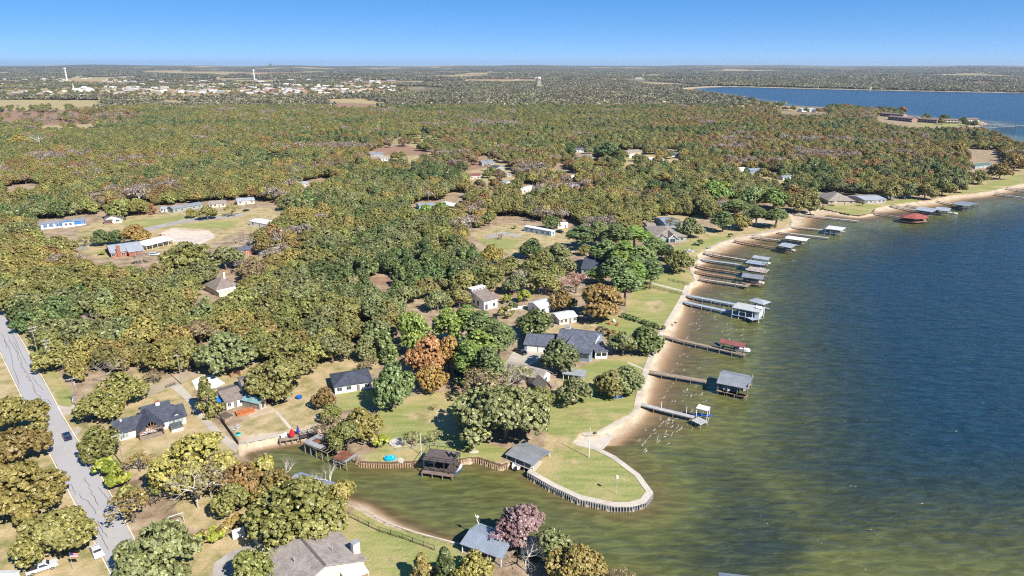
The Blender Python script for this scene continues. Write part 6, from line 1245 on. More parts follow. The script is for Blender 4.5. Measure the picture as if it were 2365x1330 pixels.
def quads(p, nrm, size, r):
    """ragged leaf-clump quads at p facing nrm"""
    n = len(p); a = r.normal(size=(n, 3)); u = np.cross(nrm, a); u /= np.linalg.norm(u, axis=1)[:, None]+1e-9
    w = np.cross(nrm, u); hs_ = (size/2)[:, None]; v = np.empty((n, 4, 3))
    for i, (su, sw) in enumerate(((-1, -1), (1, -1), (1, 1), (-1, 1))):
        v[:, i] = p+u*hs_*su*r.uniform(.55, 1.25, (n, 1))+w*hs_*sw*r.uniform(.55, 1.25, (n, 1))
    return v.reshape(-1, 3)
def unit(v): return v/(np.linalg.norm(v, axis=1)[:, None]+1e-9)
def crown_data(seed, Rr, z0, H, nl, nq, leaf, shape='oak'):
    r = np.random.default_rng(seed); V = []; T = []
    az = (H-z0)/2; zc = (H+z0)/2
    for k in range(nl):
        d = unit(r.normal(size=(1, 3)))[0]
        if shape == 'oak':
            d[2] = abs(d[2])*1.0-.32*(r.random() < .45); d /= np.linalg.norm(d)
            c = d*np.array([Rr, Rr, az])*r.uniform(.5, .82); lr = Rr*r.uniform(.22, .36); fl = .82
        elif shape == 'pine':
            zz = r.uniform(-1, 1); rad = Rr*(1-.45*max(0, zz)**2)*r.uniform(.25, .85); th = r.uniform(0, 6.283)
            c = np.array([rad*math.cos(th), rad*math.sin(th), az*zz*.9]); lr = Rr*r.uniform(.22, .36); fl = .62
        elif shape == 'cedar':
            zz = r.uniform(-1, 1); rad = Rr*(1-(zz+1)/2.3)*r.uniform(.4, .95); th = r.uniform(0, 6.283)
            c = np.array([rad*math.cos(th), rad*math.sin(th), az*zz*.92]); lr = Rr*r.uniform(.22, .34); fl = 1.0
        else:                                               # sparse
            d[2] = abs(d[2])-.2; c = d*np.array([Rr, Rr, az])*r.uniform(.45, .9); lr = Rr*r.uniform(.18, .34); fl = .9
        n = int(nq*r.uniform(.75, 1.25)); q = unit(r.normal(size=(n, 3)))
        cn = c/np.linalg.norm(c)+np.array([0, 0, .35])
        flip = (q@cn) < -.25; q[flip] *= -1
        p = c+q*lr*(r.uniform(.55, 1.05, (n, 1)))*np.array([1, 1, fl])+np.array([0, 0, zc])
        nn = unit(q+r.normal(size=(n, 3))*.45+np.array([0, 0, .35]))
        V.append(quads(p, nn, leaf*r.uniform(.55, 1.35, n), r))
        T.append(np.repeat(np.clip(.48+(r.random()-.5)*.7+r.normal(0, .26, n), 0, 1), 4))
    return np.vstack(V), np.concatenate(T)
def mass_crown(seed, Rr, z0, H, nmass, leaf, lobe=(.085, .15), per=30, dens=1.0, spread=.56, msize=(.36, .56), flat=.95):
    """a crown of several limb masses, each covered with small leaf lobes: gaps and an uneven outline"""
    r = np.random.default_rng(seed); az = (H-z0)/2; zc = z0+az*.92; ms = []
    for k in range(nmass):
        th = 6.283*(k/nmass*1.0)+r.uniform(-.35, .35)+(k % 2)*.2; up = r.uniform(-.62, .2) if k < nmass*.66 else r.uniform(.2, .8)
        rad = Rr*spread*r.uniform(.8, 1.12)*(1 if up < .25 else max(.2, .75-.6*up)); m_ = r.uniform(*msize)
        ms.append((np.array([rad*math.cos(th), rad*math.sin(th), zc+az*up*.75]), np.array([Rr*m_, Rr*m_, az*m_*1.25*flat])))
    ms.append((np.array([0, 0, zc+az*.25]), np.array([Rr*.5, Rr*.5, az*.62])))
    V = []; T = []
    for c, e in ms:
        area = 12.57*(e[0]*e[0]*e[2])**(2/3); lr0 = Rr*(lobe[0]+lobe[1])/2; nl = int(dens*area/(3.14*lr0*lr0)*.72)
        q = unit(r.normal(size=(nl, 3))); q = q[q[:, 2] > -.62]; p = c+q*e*r.uniform(.86, 1.10, (len(q), 1)); mt = (r.random()-.5)*.14
        ok = np.ones(len(p), bool)
        for c2, e2 in ms:
            if c2 is c: continue
            ok &= (((p-c2)/e2)**2).sum(1) > .62
        p, q = p[ok], q[ok]
        for i in range(len(p)):
            lr = Rr*r.uniform(*lobe); n = int(per*r.uniform(.7, 1.3)); w = unit(r.normal(size=(n, 3))); w[(w@q[i]) < -.35] *= -1
            x = p[i]+w*lr*r.uniform(.5, 1.1, (n, 1))*np.array([1, 1, .8]); nn = unit(w*.8+q[i]*.5+r.normal(size=(n, 3))*.38+np.array([0, 0, .3]))
            V.append(quads(x, nn, leaf*r.uniform(.5, 1.3, n), r)); T.append(np.repeat(np.clip(.46+mt+(r.random()-.5)*.5+r.normal(0, .15, n), 0, 1), 4))
        n = 26; x = c+unit(r.normal(size=(n, 3)))*e*.55; V.append(quads(x, unit(r.normal(size=(n, 3))), np.full(n, e[0]*.5), r)); T.append(np.zeros(4*n)+.2)  # inner fill leaves tinted darker: the crown's inner shade put into colour
    return np.vstack(V), np.concatenate(T)
def tube_q(a, b, r0, r1, n=5):
    a = np.array(a, float); b = np.array(b, float); d = b-a; d /= np.linalg.norm(d)+1e-9
    u = np.cross(d, [0, 0, 1.0] if abs(d[2]) < .9 else [1.0, 0, 0]); u /= np.linalg.norm(u); w = np.cross(d, u)
    th = np.arange(n+1)*2*math.pi/n; ring = np.cos(th)[:, None]*u+np.sin(th)[:, None]*w
    v = []
    for i in range(n): v += [a+ring[i]*r0, a+ring[i+1]*r0, b+ring[i+1]*r1, b+ring[i]*r1]
    return np.array(v)
def trunk_data(seed, H, z0, Rr, limbs=6, r0=None, fork=.55):
    r = np.random.default_rng(seed+99); r0 = r0 or .035*H; V = []
    p = np.array([0, 0, -.4]); top = z0+(H-z0)*fork*.4; q = np.array([r.normal(0, .25), r.normal(0, .25), top])
    V.append(tube_q(p, q, r0*1.15, r0*.72, 6))
    for k in range(limbs):
        th = 6.283*k/limbs+r.uniform(-.4, .4); e = np.array([math.cos(th)*Rr*r.uniform(.4, .7), math.sin(th)*Rr*r.uniform(.4, .7), z0+(H-z0)*r.uniform(.45, .8)])
        s = p+(q-p)*r.uniform(.75, 1); m = (s+e)/2+np.array([0, 0, -.4]); V.append(tube_q(s, m, r0*.5, r0*.33, 4)); V.append(tube_q(m, e, r0*.33, r0*.1, 4))
    V.append(tube_q(q, [q[0], q[1], H*.82], r0*.7, r0*.12, 5))
    return np.vstack(V)
def bare_data(seed, Rr, H, depth=5, thick=.028):
    r = np.random.default_rng(seed+500); V = []; tips = []
    def grow(p, d, L, rad, k):
        for s in range(2):
            d = d+r.normal(0, .16, 3); d[2] += .03; d /= np.linalg.norm(d); q = p+d*L/2; V.append(tube_q(p, q, rad, rad*.8, 3 if k < 3 else 5)); p = q; rad *= .8
        if k == 0: tips.append(p); return
        for s in range(2 if k < 4 and r.random() < .55 else 3):
            e = d+r.normal(0, .62, 3)*np.array([1, 1, .65]); e[2] += .10; e /= np.linalg.norm(e)
            grow(p, e, L*r.uniform(.62, .85), rad*.64, k-1)
    grow(np.array([0, 0, -.3]), np.array([0, 0, 1.0]), H*.30, thick*H, depth)
    V = np.vstack(V); k = np.percentile(np.abs(V[:, :2]), 98); V[:, :2] *= (Rr/max(k, .1)*(np.clip(V[:, 2:]/(H*.4), .15, 1))) if k > 0 else 1
    V[:, 2] *= H/V[:, 2].max()
    return V
def quad_mesh(name, parts):
    """parts: list of (verts (4k,3), material, tint or None)"""
    v = np.vstack([p[0] for p in parts]); f = np.arange(len(v)).reshape(-1, 4)
    me = np_mesh(name, v, f, [p[1] for p in parts])
    mi = np.concatenate([np.full(len(p[0])//4, i, np.int32) for i, p in enumerate(parts)]); me.polygons.foreach_set('material_index', mi)
    tn = np.concatenate([p[2] if p[2] is not None else np.zeros(len(p[0])) for p in parts]).astype(np.float32)
    a = me.attributes.new('tint', 'FLOAT', 'POINT'); a.data.foreach_set('value', tn); return me
# shape library: (crown verts, tint), trunk verts, nominal radius and height
SHAPES = {}
def mlib(name, n, Rr, z0, H, limbs=6, r0=None, fork=.55, **kw):
    SHAPES[name] = [(mass_crown(len(name)*77+i*13, Rr, z0, H, **kw), trunk_data(i, H, z0, Rr, limbs, r0, fork), Rr, H) for i in range(n)]
def lib(name, n, Rr, z0, H, nl, nq, leaf, shape='oak', limbs=6, r0=None, fork=.55):
    SHAPES[name] = [(crown_data(len(name)*31+i*7, Rr, z0, H, nl, nq, leaf, shape), trunk_data(i, H, z0, Rr, limbs, r0, fork), Rr, H) for i in range(n)]
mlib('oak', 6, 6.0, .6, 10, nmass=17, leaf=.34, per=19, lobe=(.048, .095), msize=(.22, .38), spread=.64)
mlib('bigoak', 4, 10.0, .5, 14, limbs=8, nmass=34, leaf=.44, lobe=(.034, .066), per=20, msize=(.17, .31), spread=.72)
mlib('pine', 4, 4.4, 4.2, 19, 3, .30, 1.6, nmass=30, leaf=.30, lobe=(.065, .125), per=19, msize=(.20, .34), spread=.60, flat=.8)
lib('bush', 3, 2.0, .0, 2.6, 16, 60, .32, 'oak', 4)
lib('cedar', 2, 3.4, .3, 9.5, 44, 64, .46, 'cedar', 2, .2)
lib('sparse', 3, 5.0, 1.6, 9.5, 24, 26, .42, 'sparse', 9)
BARE = [(bare_data(i, 5.2, 10.5, 6, .046), 5.2, 10.5) for i in range(3)]
_meshes = {}
def crown_mesh(shape, i, hue):
    k = (shape, i, hue)
    if k not in _meshes:
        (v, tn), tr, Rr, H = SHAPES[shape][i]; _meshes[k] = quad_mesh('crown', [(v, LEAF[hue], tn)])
    return _meshes[k]
def trunk_mesh(shape, i, m=None):
    k = ('trunk', shape, i, m)
    if k not in _meshes: _meshes[k] = quad_mesh('trunk', [(SHAPES[shape][i][1], m or bark, None)])
    return _meshes[k]
def whole_mesh(shape, i, hue):
    (v, tn), tr, Rr, H = SHAPES[shape][i]; return quad_mesh('tree_shape', [(v, LEAF[hue], tn), (tr, bark, None)])
def put_tree(name, shape, hue, x, y, z, Rr, H, label, cat='tree', group=None, i=None, trunk=None):
    i = random.randrange(len(SHAPES[shape])) if i is None else i
    R0, H0 = SHAPES[shape][i][2:]
    o = empty(name, (x, y, z), random.uniform(0, 6.28), label, cat, group); o.scale = (Rr/R0, Rr/R0*random.uniform(.92, 1.08), H/H0)
    link('trunk', trunk_mesh(shape, i, trunk), o); link('crown', crown_mesh(shape, i, hue), o)
    return o
def put_bare(name, x, y, z, Rr, H, label, group=None, i=0, m=None, twig=None):
    k = ('bare', i, m)
    if k not in _meshes: _meshes[k] = quad_mesh('branches', [(BARE[i][0], m or barebark, None)])
    o = empty(name, (x, y, z), random.uniform(0, 6.28), label, 'tree', group); o.scale = (Rr/BARE[i][1], Rr/BARE[i][1], H/BARE[i][2])
    link('branches', _meshes[k], o)
    if twig: link('twigs', crown_mesh('sparse', i, twig), o, (0, 0, H*.05)).scale = (1, 1, 1)
    return o
HERO = []                                   # (x, y, R) so that the woods leave them room
def hero(name, shape, hue, cx, cy, w, label, h=None, cat='tree', group=None, trunk=None):
    """a tree whose crown is centred on photo pixel (cx, cy) and w pixels wide"""
    ratio = {'oak': 1.3, 'bigoak': 1.2, 'pine': 3.6, 'bush': 1.2, 'cedar': 2.4, 'sparse': 1.5, 'bare': 1.7}[shape]
    zc = LAND+4
    for _ in range(4):
        p = P(cx, cy, zc); dep = to_px(p.x, p.y, p.z)[2]; Rr = float(w/2*dep/FPX)*1.05
        H = h or (ratio*Rr+(2.2 if shape in ('oak', 'bigoak') else 0)); zc = LAND+H*{'pine': .70, 'cedar': .5, 'bush': .5}.get(shape, .55)
    HERO.append((p.x, p.y, Rr))
    if shape == 'bare': return put_bare(name, p.x, p.y, LAND, Rr, H, label, group, random.randrange(3), trunk, hue)
    return put_tree(name, shape, hue, p.x, p.y, LAND, Rr, H, label, cat, group, trunk=trunk)
WORDS0 = dict(darkgreen='dark green', greygreen='grey green', olive='olive', rust='rusty', brown='brown')
H = hero
def RANK(k): return (['first','second','third','fourth','fifth','sixth','seventh','eighth','ninth','tenth','eleventh','twelfth','thirteenth','fourteenth','fifteenth','sixteenth','seventeenth','eighteenth','nineteenth','twentieth','twenty first','twenty second','twenty third','twenty fourth','twenty fifth','twenty sixth'])[k]
ORD26 = ['first', 'second', 'third', 'fourth', 'fifth', 'sixth', 'seventh', 'eighth', 'ninth']
ORDS = ['first', 'second', 'third', 'fourth', 'fifth', 'sixth', 'seventh', 'eighth', 'ninth', 'tenth', 'eleventh', 'twelfth', 'thirteenth']
SHT = [1935,1955,1985,2010,2035,2058,2075,2140,2180,2225,1800,1770,1740,1700,1665,1635,1600,1575]
# left of and along the road
H('oak_tree','bigoak','yellowolive',25,955,140,'yellow brown spreading oak at the left photo edge, top of the roadside three')
H('oak_tree','bigoak','yellowolive',35,1025,130,'yellow brown oak at the left photo edge, second of the roadside three')
H('oak_tree','bigoak','yellowolive',45,1122,172,'broad golden brown oak at the left photo edge, lowest of the roadside three')
H('oak_tree','bigoak','olive',125,1228,165,'dense olive green oak left of the parked black and white cars')
H('oak_tree','bigoak','greygreen',364,1265,185,'large pale green oak filling the bottom left beside the road')
H('oak_tree','oak','greygreen',300,1315,80,'lower right lobe tree under the large pale green oak'.replace('lobe ',''))
H('rust_tree','sparse','rust',300,1168,105,'rust brown half bare tree right of the road below the bright bushes')
H('oak_tree','oak','olive',225,1020,92,'rounded olive oak at the road edge left of the ranch house front')
H('bush','bush','lime',248,1075,66,'bright yellow green bush at the road edge, upper of two',cat='bush'); H('bush','bush','lime',272,1105,62,'bright yellow green bush at the road edge, lower of two',cat='bush')
H('oak_tree','sparse','yellowolive',318,1065,62,'thin yellow green tree behind the short T pole')
H('bush','bush','olive',295,1135,52,'olive shrub above the rust brown half bare tree',cat='bush')
H('oak_tree','bigoak','yellowolive',452,1052,176,'large yellow green oak between ranch house and cove')
H('oak_tree','oak','olive',375,1100,70,'lower left oak beneath the large yellow green oak')
H('dead_tree','bare','brown',480,1105,110,'half bare greyish tree right of the large bare one in the dry yard',trunk=paleb); H('dead_tree','bare',None,447,1112,150,'large bare grey tree with tangled white branches in the dry yard',trunk=paleb)
H('oak_tree','oak','rust',560,1105,110,'brown yellow oak at the head of the cove'); H('oak_tree','oak','yellowolive',605,1085,95,'yellow oak at the cove edge right of the brown one'); H('oak_tree','oak','olive',535,1145,90,'olive oak casting shade on the dry yard by the cove')
H('dead_tree','bare',None,600,1058,56,'small bare grey shrub tree at the cove water edge')
H('oak_tree','bigoak','olive',690,1165,200,'big spreading olive oak over the foreground garage'); H('oak_tree','bigoak','yellowolive',640,1120,110,'yellow olive oak left behind the big spreading one'); H('oak_tree','oak','yellowolive',785,1140,86,'yellow green oak reaching over the cove water at the right'); H('oak_tree','oak','olive',745,1195,90,'olive oak at the right foot of the big spreading one')
H('dead_tree','bare',None,655,1085,62,'dead white limbed tree standing above the cove, left of two',trunk=paleb); H('dead_tree','bare',None,762,1095,70,'dead white limbed tree standing above the cove, right of two',trunk=paleb)
for k, (x, w, hu, lb) in enumerate(((445,44,'lime','leftmost'),(470,48,'yellowolive','second'),(498,50,'lime','middle'),(522,46,'yellowolive','fourth'))): H('hedge_bush','bush',hu,x,1248-k*7,w,f'{lb} yellow green bush of the hedge left of the rusty carport',cat='bush',group='hedge left of the rusty carport')
H('bush','bush','gold',546,1205,46,'orange gold shrub at the right end of the hedge by the rusty carport',cat='bush')
H('oak_tree','oak','olive',575,1305,100,'dusty olive oak in front of the foreground house drive'); H('oak_tree','sparse','olive',625,1275,80,'thin olive tree leaning on the foreground garage roof')
H('shrub_tree','cedar','yellowolive',975,1315,64,'yellow green pointed shrub tree at the bottom lawn edge'); H('cedar_tree','cedar','darkgreen',1030,1310,80,'dark shaded cedar right of the pointed shrub tree at the bottom'); H('oak_tree','oak','yellowolive',1092,1310,85,'dark yellow green tree in front of the blue grey boathouse')
# pink tree and its neighbours
H('pink_tree','oak','pink',1205,1205,120,'pink red leaved tree beside the blue grey boathouse',trunk=paleb); H('pink_tree','sparse','pink',1165,1235,80,'sparse pink lower tree hanging over the boathouse roof',trunk=paleb)
H('dead_tree','bare',None,1215,1275,110,'bare pale branched tree under the pink leaved one',trunk=paleb)
H('oak_tree','oak','greygreen',1275,1255,100,'grey green oak right of the pink tree'); H('oak_tree','bigoak','yellowolive',1335,1300,130,'golden olive oak at the bottom edge right of the pink tree'); H('oak_tree','sparse','brown',1440,1335,60,'pale brown brush top at the bottom edge by the water')
# cove lawn
H('evergreen_tree','oak','pinedark',906,885,98,'dark green rounded tree covering the slate roofed cottage',h=15)
H('orange_tree','oak','orange',988,815,105,'large bright orange tree behind the cove lawn',h=15); H('orange_tree','oak','gold',1035,810,70,'golden orange tree right behind the large orange one',h=14); H('orange_tree','oak','gold',1000,868,74,'yellow orange lower tree in front of the large orange one',h=10)
H('pine_tree','oak','pine',950,760,88,'vivid bright green round pine above the orange tree',h=17)
H('oak_tree','bigoak','greygreen',1165,945,212,'great spreading live oak in the middle of the cove lawn',h=17); H('oak_tree','sparse','brown',1125,880,120,'grey brown thin tree behind the great live oak'); H('oak_tree','sparse','greygreen',1195,868,80,'grey green thin tree behind the great live oak, right'); H('oak_tree','oak','olive',1245,920,80,'olive lobe oak at the right shoulder of the great live oak'.replace('lobe ',''))
H('oak_tree','oak','yellowolive',832,975,95,'yellow brown oak over the rusted deck'); H('oak_tree','oak','olive',800,1000,85,'dark olive oak over the ruined boathouse'); H('oak_tree','sparse','brown',762,985,70,'brown thin tree left of the ruined boathouse'); H('bush','bush','lime',882,1020,42,'bright green bush right of the rusted deck oak',cat='bush')
H('oak_tree','oak','rust',748,915,56,'rust topped small oak left of the slate roofed cottage'); H('oak_tree','oak','olive',765,950,50,'small olive oak below the rust topped one')
H('young_tree','sparse','greygreen',953,1010,50,'young round green tree on the lawn, left of two behind the sundeck'); H('young_tree','sparse','greygreen',1003,1008,46,'young round green tree on the lawn, right of two behind the sundeck')
H('sapling','bare','rust',1002,938,20,'thin brown sapling on the worn patch of the lawn'); H('bush','bush','lime',1094,1020,28,'bright green bush by the chain link fence, beside the live oak shade',cat='bush'); H('bush','bush','darkgreen',1087,1038,18,'small round dark bush by the stone slab',cat='bush')
H('bush','bush','darkgreen',1062,880,34,'dark bush in front of the dark blue pickup',cat='bush')
# cottage row
H('cedar_tree','cedar','olive',478,915,68,'olive green feathery tree between the drive and the cottage',h=12)
H('oak_tree','oak','olive',225,935,96,'dark olive oak left behind the ranch house'); H('oak_tree','oak','olive',278,893,100,'dark olive oak with yellow top behind the ranch house'); H('oak_tree','oak','yellowolive',255,915,72,'yellowing oak between the two dark olive ones'); H('oak_tree','sparse','brown',353,868,48,'thin brown tree at the corner of the dirt lane')
H('dead_tree','bare',None,243,845,90,'bare pinkish branched tree behind the ranch house oaks'); H('dead_tree','bare',None,222,735,62,'bare pale tree among the oaks near the road',trunk=paleb)
H('oak_tree','bigoak','olive',640,865,135,'large olive oak spreading over the cottage wing'); H('oak_tree','oak','olive',690,840,80,'olive oak right of the large one over the cottage wing'); H('oak_tree','bigoak','greygreen',520,805,130,'tall grey green oak with pale trunk behind the cottage terrace',trunk=paleb); H('oak_tree','oak','greygreen',765,800,90,'grey green oak with dark trunk behind the slate roofed cottage'); H('oak_tree','oak','olive',725,810,80,'olive oak left of the dark trunked one'); H('oak_tree','oak','olive',430,815,90,'yellow olive oak above the dirt lane')
H('oak_tree','oak','yellowolive',375,815,95,'yellow oak above the dirt lane corner'); H('bush','sparse','brown',850,838,48,'low brown brush on the dirt yard behind the slate roofed cottage',cat='bush'); H('cedar_tree','cedar','darkgreen',890,800,60,'dark cedar at the edge of the woods left of the vivid pine')
# pines left of the lake house
for x, y, w, hu, lb in ((1035,735,70,'pine','bright green pine, leftmost of the stand left of the lake house'),(1080,728,64,'pine','bright green pine, second of the stand left of the lake house'),(1112,742,72,'pinedark','tall pine, middle of the stand left of the lake house'),(1152,768,78,'pinedark','dark pine, rightmost of the stand left of the lake house'),(1105,790,80,'pine','light green pine in front of the stand left of the lake house'),(1130,825,66,'pinedark','low pine beside the gravel drive'),(1085,815,64,'pine','small pine right of the orange trees')): H('pine_tree','pine',hu,x,y,w*1.15,lb,h=18)
H('bush','bush','lime',1170,690,30,'yellow green bush right of the chalet, upper',cat='bush'); H('bush','oak','lime',1212,680,34,'yellow green small tree left of the white metal roof',cat='bush'); H('bush','bush','olive',1168,722,40,'olive bush below the chalet wall',cat='bush'); H('bush','bush','darkgreen',1185,705,26,'dark bush right of the chalet',cat='bush')
H('evergreen_tree','oak','darkgreen',1240,740,92,'dark green round tree in front of the white metal roofs',h=12)
H('oak_tree','oak','greygreen',1290,815,86,'dense grey green tree in front of the lake house',h=13); H('oak_tree','oak','greygreen',1328,897,82,'grey green tree with dark shadow on the lawn below the lake house'); H('oak_tree','oak','olive',1408,880,76,'olive tree by the sea wall, left of two merged crowns'); H('oak_tree','oak','greygreen',1452,872,78,'olive tree by the sea wall, right of two merged crowns')
H('oak_tree','oak','greygreen',1440,790,72,'round dark tree at the sea wall, left of the twin round trees'); H('oak_tree','oak','darkgreen',1490,778,82,'round dark tree at the sea wall, right of the twin round trees')
for k in range(9): H('hedge_bush','bush','darkgreen',1442+k*11,728+k*3.6,17,('first','second','third','fourth','fifth','sixth','seventh','eighth','ninth')[k]+' dark bush of the lawn hedge, counted from the left',cat='bush',group='dark hedge across the lawns')
for x, y, w, hu, lb in ((1390,765,34,'brown','brown shrub at the lake house back corner'),(1412,772,28,'rust','rusty shrub right of the lake house back corner')): H('bush','bush',hu,x,y,w,lb,cat='bush')
H('oak_tree','oak','rust',1385,690,118,'large rust brown oak behind the lawn chairs',h=16); H('oak_tree','oak','rust',1300,690,60,'rust brown oak left of the larger one'); H('oak_tree','sparse','red',1330,650,66,'red pink leaved thin tree behind the large rust brown oak'); H('oak_tree','oak','olive',1260,650,70,'olive oak above the white metal roof')
H('pine_tree','pine','pinedark',1447,640,72,'lone tall pine with long bare trunk on the lawn',h=19); H('oak_tree','oak','pine',1378,632,48,'bright green small tree below the charcoal roof')
# the pine stand by the beach
for k, (x, y, w, hu) in enumerate(((1345,535,70,'pinedark'),(1385,528,70,'pinedark'),(1425,535,74,'pinedark'),(1468,535,70,'pine'),(1400,570,74,'pinedark'),(1440,575,76,'pine'),(1480,585,78,'pinedark'),(1512,560,62,'pinedark'),(1420,610,66,'pinedark'),(1465,620,72,'pine'),(1505,615,70,'pinedark'))):
    H('pine_tree','pine',hu,x,y,w*1.02,('back row, first from the left','back row, second from the left','back row, third from the left','back row, fourth from the left','middle row, first from the left','middle row, second from the left','middle row, third from the left','far right end','front row, first from the left','front row, second from the left','front row, third from the left')[k]+' tall pine of the stand by the beach',h=random.uniform(14.5, 19),group='tall pines by the beach')
H('oak_tree','oak','olive',1565,598,70,'round olive tree at the beach lawn right of the pine stand',h=12); H('oak_tree','oak','darkgreen',1540,580,50,'dark tree squeezed between pines and beach lawn')
H('oak_tree','oak','greygreen',1595,522,60,'grey green tree right of the beach ranch house'); H('oak_tree','sparse','brown',1555,512,36,'thin brown tree by the pale blue house'); H('bush','bush','darkgreen',1614,560,22,'small dark bush on the beach lawn',cat='bush'); H('bush','bush','darkgreen',1687,543,14,'tiny dark bush at the sandy bay wall',cat='bush')
for k, (x, y, w, sh, hu, lb) in enumerate(((1652,440,62,'oak','pine','bright green round tree, leftmost of the beach grove'),(1635,478,50,'oak','olive','olive tree at the left foot of the beach grove'),(1700,470,60,'pine','pinedark','tall pine in the middle of the beach grove'),(1740,450,62,'oak','pinedark','green round tree behind the beach grove pines'),(1790,455,60,'oak','pine','bright green tree at the right end of the beach grove'),(1750,490,58,'pine','pinedark','pine right of the middle of the beach grove'),(1795,492,56,'pine','pinedark','pine nearest the beach in the grove'),(1710,508,44,'oak','yellowolive','golden brown round tree in front of the beach grove'),(1672,500,50,'pine','pinedark','dark pine left of the golden brown tree'),(1845,465,50,'oak','olive','olive tree between the beach grove and the tan hipped house'),(1875,478,44,'bush','olive','low olive thicket on the beach edge'))): H('grove_tree',sh,hu,x,y,w*1.12,lb,cat='tree',h=14 if sh=='pine' else None)
# gravel clearing and trailer yard
H('evergreen_tree','oak','darkgreen',232,545,46,'dark green round tree by the brick house, left lobe'.replace(', left lobe',', left of two')); H('evergreen_tree','oak','darkgreen',268,545,40,'dark green round tree by the brick house, right of two'); H('gold_tree','oak','gold',312,538,64,'golden yellow tree behind the brick house'); H('oak_tree','sparse','olive',195,555,36,'thin olive tree left of the dark green round ones')
H('orange_tree','cedar','orange',351,482,20,'small pointed orange tree by the white tool shed'); H('oak_tree','oak','olive',275,478,66,'olive oak behind the brown roofed cabin'); H('oak_tree','oak','yellowolive',440,490,26,'thin yellowing tree in the clearing, left of the trio'); H('oak_tree','oak','olive',478,488,42,'olive tree in the clearing, middle of the trio'); H('oak_tree','sparse','yellowolive',535,482,40,'half bare tree in the clearing, right of the trio')
H('dead_tree','bare','mauve',326,592,38,'small purple grey bare tree in front of the brick house'); H('bush','bush','lime',234,584,16,'clipped bright green bush left of the brick house',cat='bush'); H('dead_tree','bare','mauve',318,445,60,'large mauve bare tree behind the clearing'); H('gold_tree','oak','gold',45,322,46,'yellow tree far left beside a bare white one'); H('dead_tree','bare',None,92,318,52,'bare white branched tree right of the far yellow one',trunk=paleb)
H('oak_tree','oak','olive',425,590,112,'large round olive oak right of the white barn'); H('oak_tree','oak','greygreen',520,590,76,'grey green oak above the pyramid roofed house'); H('dead_tree','bare','mauve',560,560,50,'brown bare tree above the blue grey bungalow roof')
H('round_tree','oak','darkgreen',1405,347,64,'big round dark green tree in the far yard'); H('gold_tree','oak','gold',1066,545,40,'golden tree left of the trailer yard'); H('gold_tree','oak','gold',1135,585,56,'golden brown tree in front of the trailer yard'); H('oak_tree','oak','darkgreen',1272,510,40,'dark green tree behind the trailer home'); H('bush','bush','lime',1188,524,14,'bright round bush by the trailer home',cat='bush'); H('small_tree','sparse','brown',1157,545,18,'small brown tree between the yard poles')
H('oak_tree','oak','darkgreen',1230,570,60,'dark green oak below the trailer home'); H('oak_tree','oak','greygreen',1290,580,62,'grey green oak left of the pine stand'); H('lime_tree','oak','lime',800,540,28,'small bright yellow green tree alone in the woods'); H('pine_tree','oak','pine',982,485,42,'bright green pine in the middle woods, left of two'); H('pine_tree','oak','pine',1018,480,44,'bright green pine in the middle woods, right of two')
H('lime_tree','oak','lime',1672,432,44,'yellow green bright tree beside the beach grove'); H('round_tree','oak','yellowolive',2312,392,52,'yellow green round tree on the far right lawn'); H('gold_tree','oak','gold',2215,338,44,'golden orange tree by the far bay'); H('orange_tree','oak','orange',1502,447,26,'small orange tree in the middle distance right'); H('orange_tree','oak','orange',2085,252,20,'orange tree on the far condo spit')
for x, y, w, hu in ((1935,246,24,'darkgreen'),(1955,246,26,'rust'),(1985,248,24,'darkgreen'),(2010,250,26,'brown'),(2035,250,28,'darkgreen'),(2058,252,26,'greygreen'),(2075,256,24,'darkgreen'),(2140,268,20,'darkgreen'),(2180,270,22,'darkgreen'),(2225,276,20,'darkgreen'),(1800,240,22,'darkgreen'),(1770,238,22,'olive'),(1740,232,24,'olive'),(1700,226,26,'brown'),(1665,222,26,'olive'),(1635,217,26,'darkgreen'),(1600,211,26,'olive'),(1575,208,26,'greygreen')):
    H('shore_tree','oak',hu,x,y,w,f'{WORDS0[hu]} tree on the far lake shore'+(' near the condos' if x > 1900 else ' left of the tan field'),group='trees on the far lake shore',h=13).__setitem__('label', f'{WORDS0[hu]} shore tree '+('near the condos' if x > 1900 else 'left of the tan field')+f', {ORDS[sum(1 for q in SHT if q < x and (q > 1900) == (x > 1900))]} from the left')
for k, (x, y) in enumerate(((1375,1000),(1560,745),(1515,800))): H('weed_tuft','bush','olive',x,y,9,('weed tuft at the boat ramp','weed tuft against the sea wall by the hedge','weed tuft against the sea wall by the brown jetty')[k],cat='plant',h=.7)

for k, (x, y, w, sh, hu) in enumerate(((1010,690,62,'oak','greygreen'),(1060,685,60,'oak','olive'),(985,660,60,'oak','olive'),(1190,650,60,'oak','greygreen'),(1225,620,64,'oak','olive'),(1180,610,56,'oak','olive'),(1300,610,60,'oak','greygreen'),(870,765,84,'oak','greygreen'),(905,730,60,'oak','olive'),(845,800,66,'oak','greygreen'))):
    H('oak_tree',sh,hu,x,y,w,('grey green oak left of the chalet, nearest the bright pines','olive oak directly left of the chalet wall','olive oak behind the bright green pines','grey green oak behind and right of the chalet','olive oak between chalet and charcoal roof','olive oak in the wood behind the chalet','grey green oak between chalet and charcoal roof, lower one','dense grey green oak left of the vivid pine','olive oak above and left of the vivid pine','grey green oak at the dirt yard edge')[k])

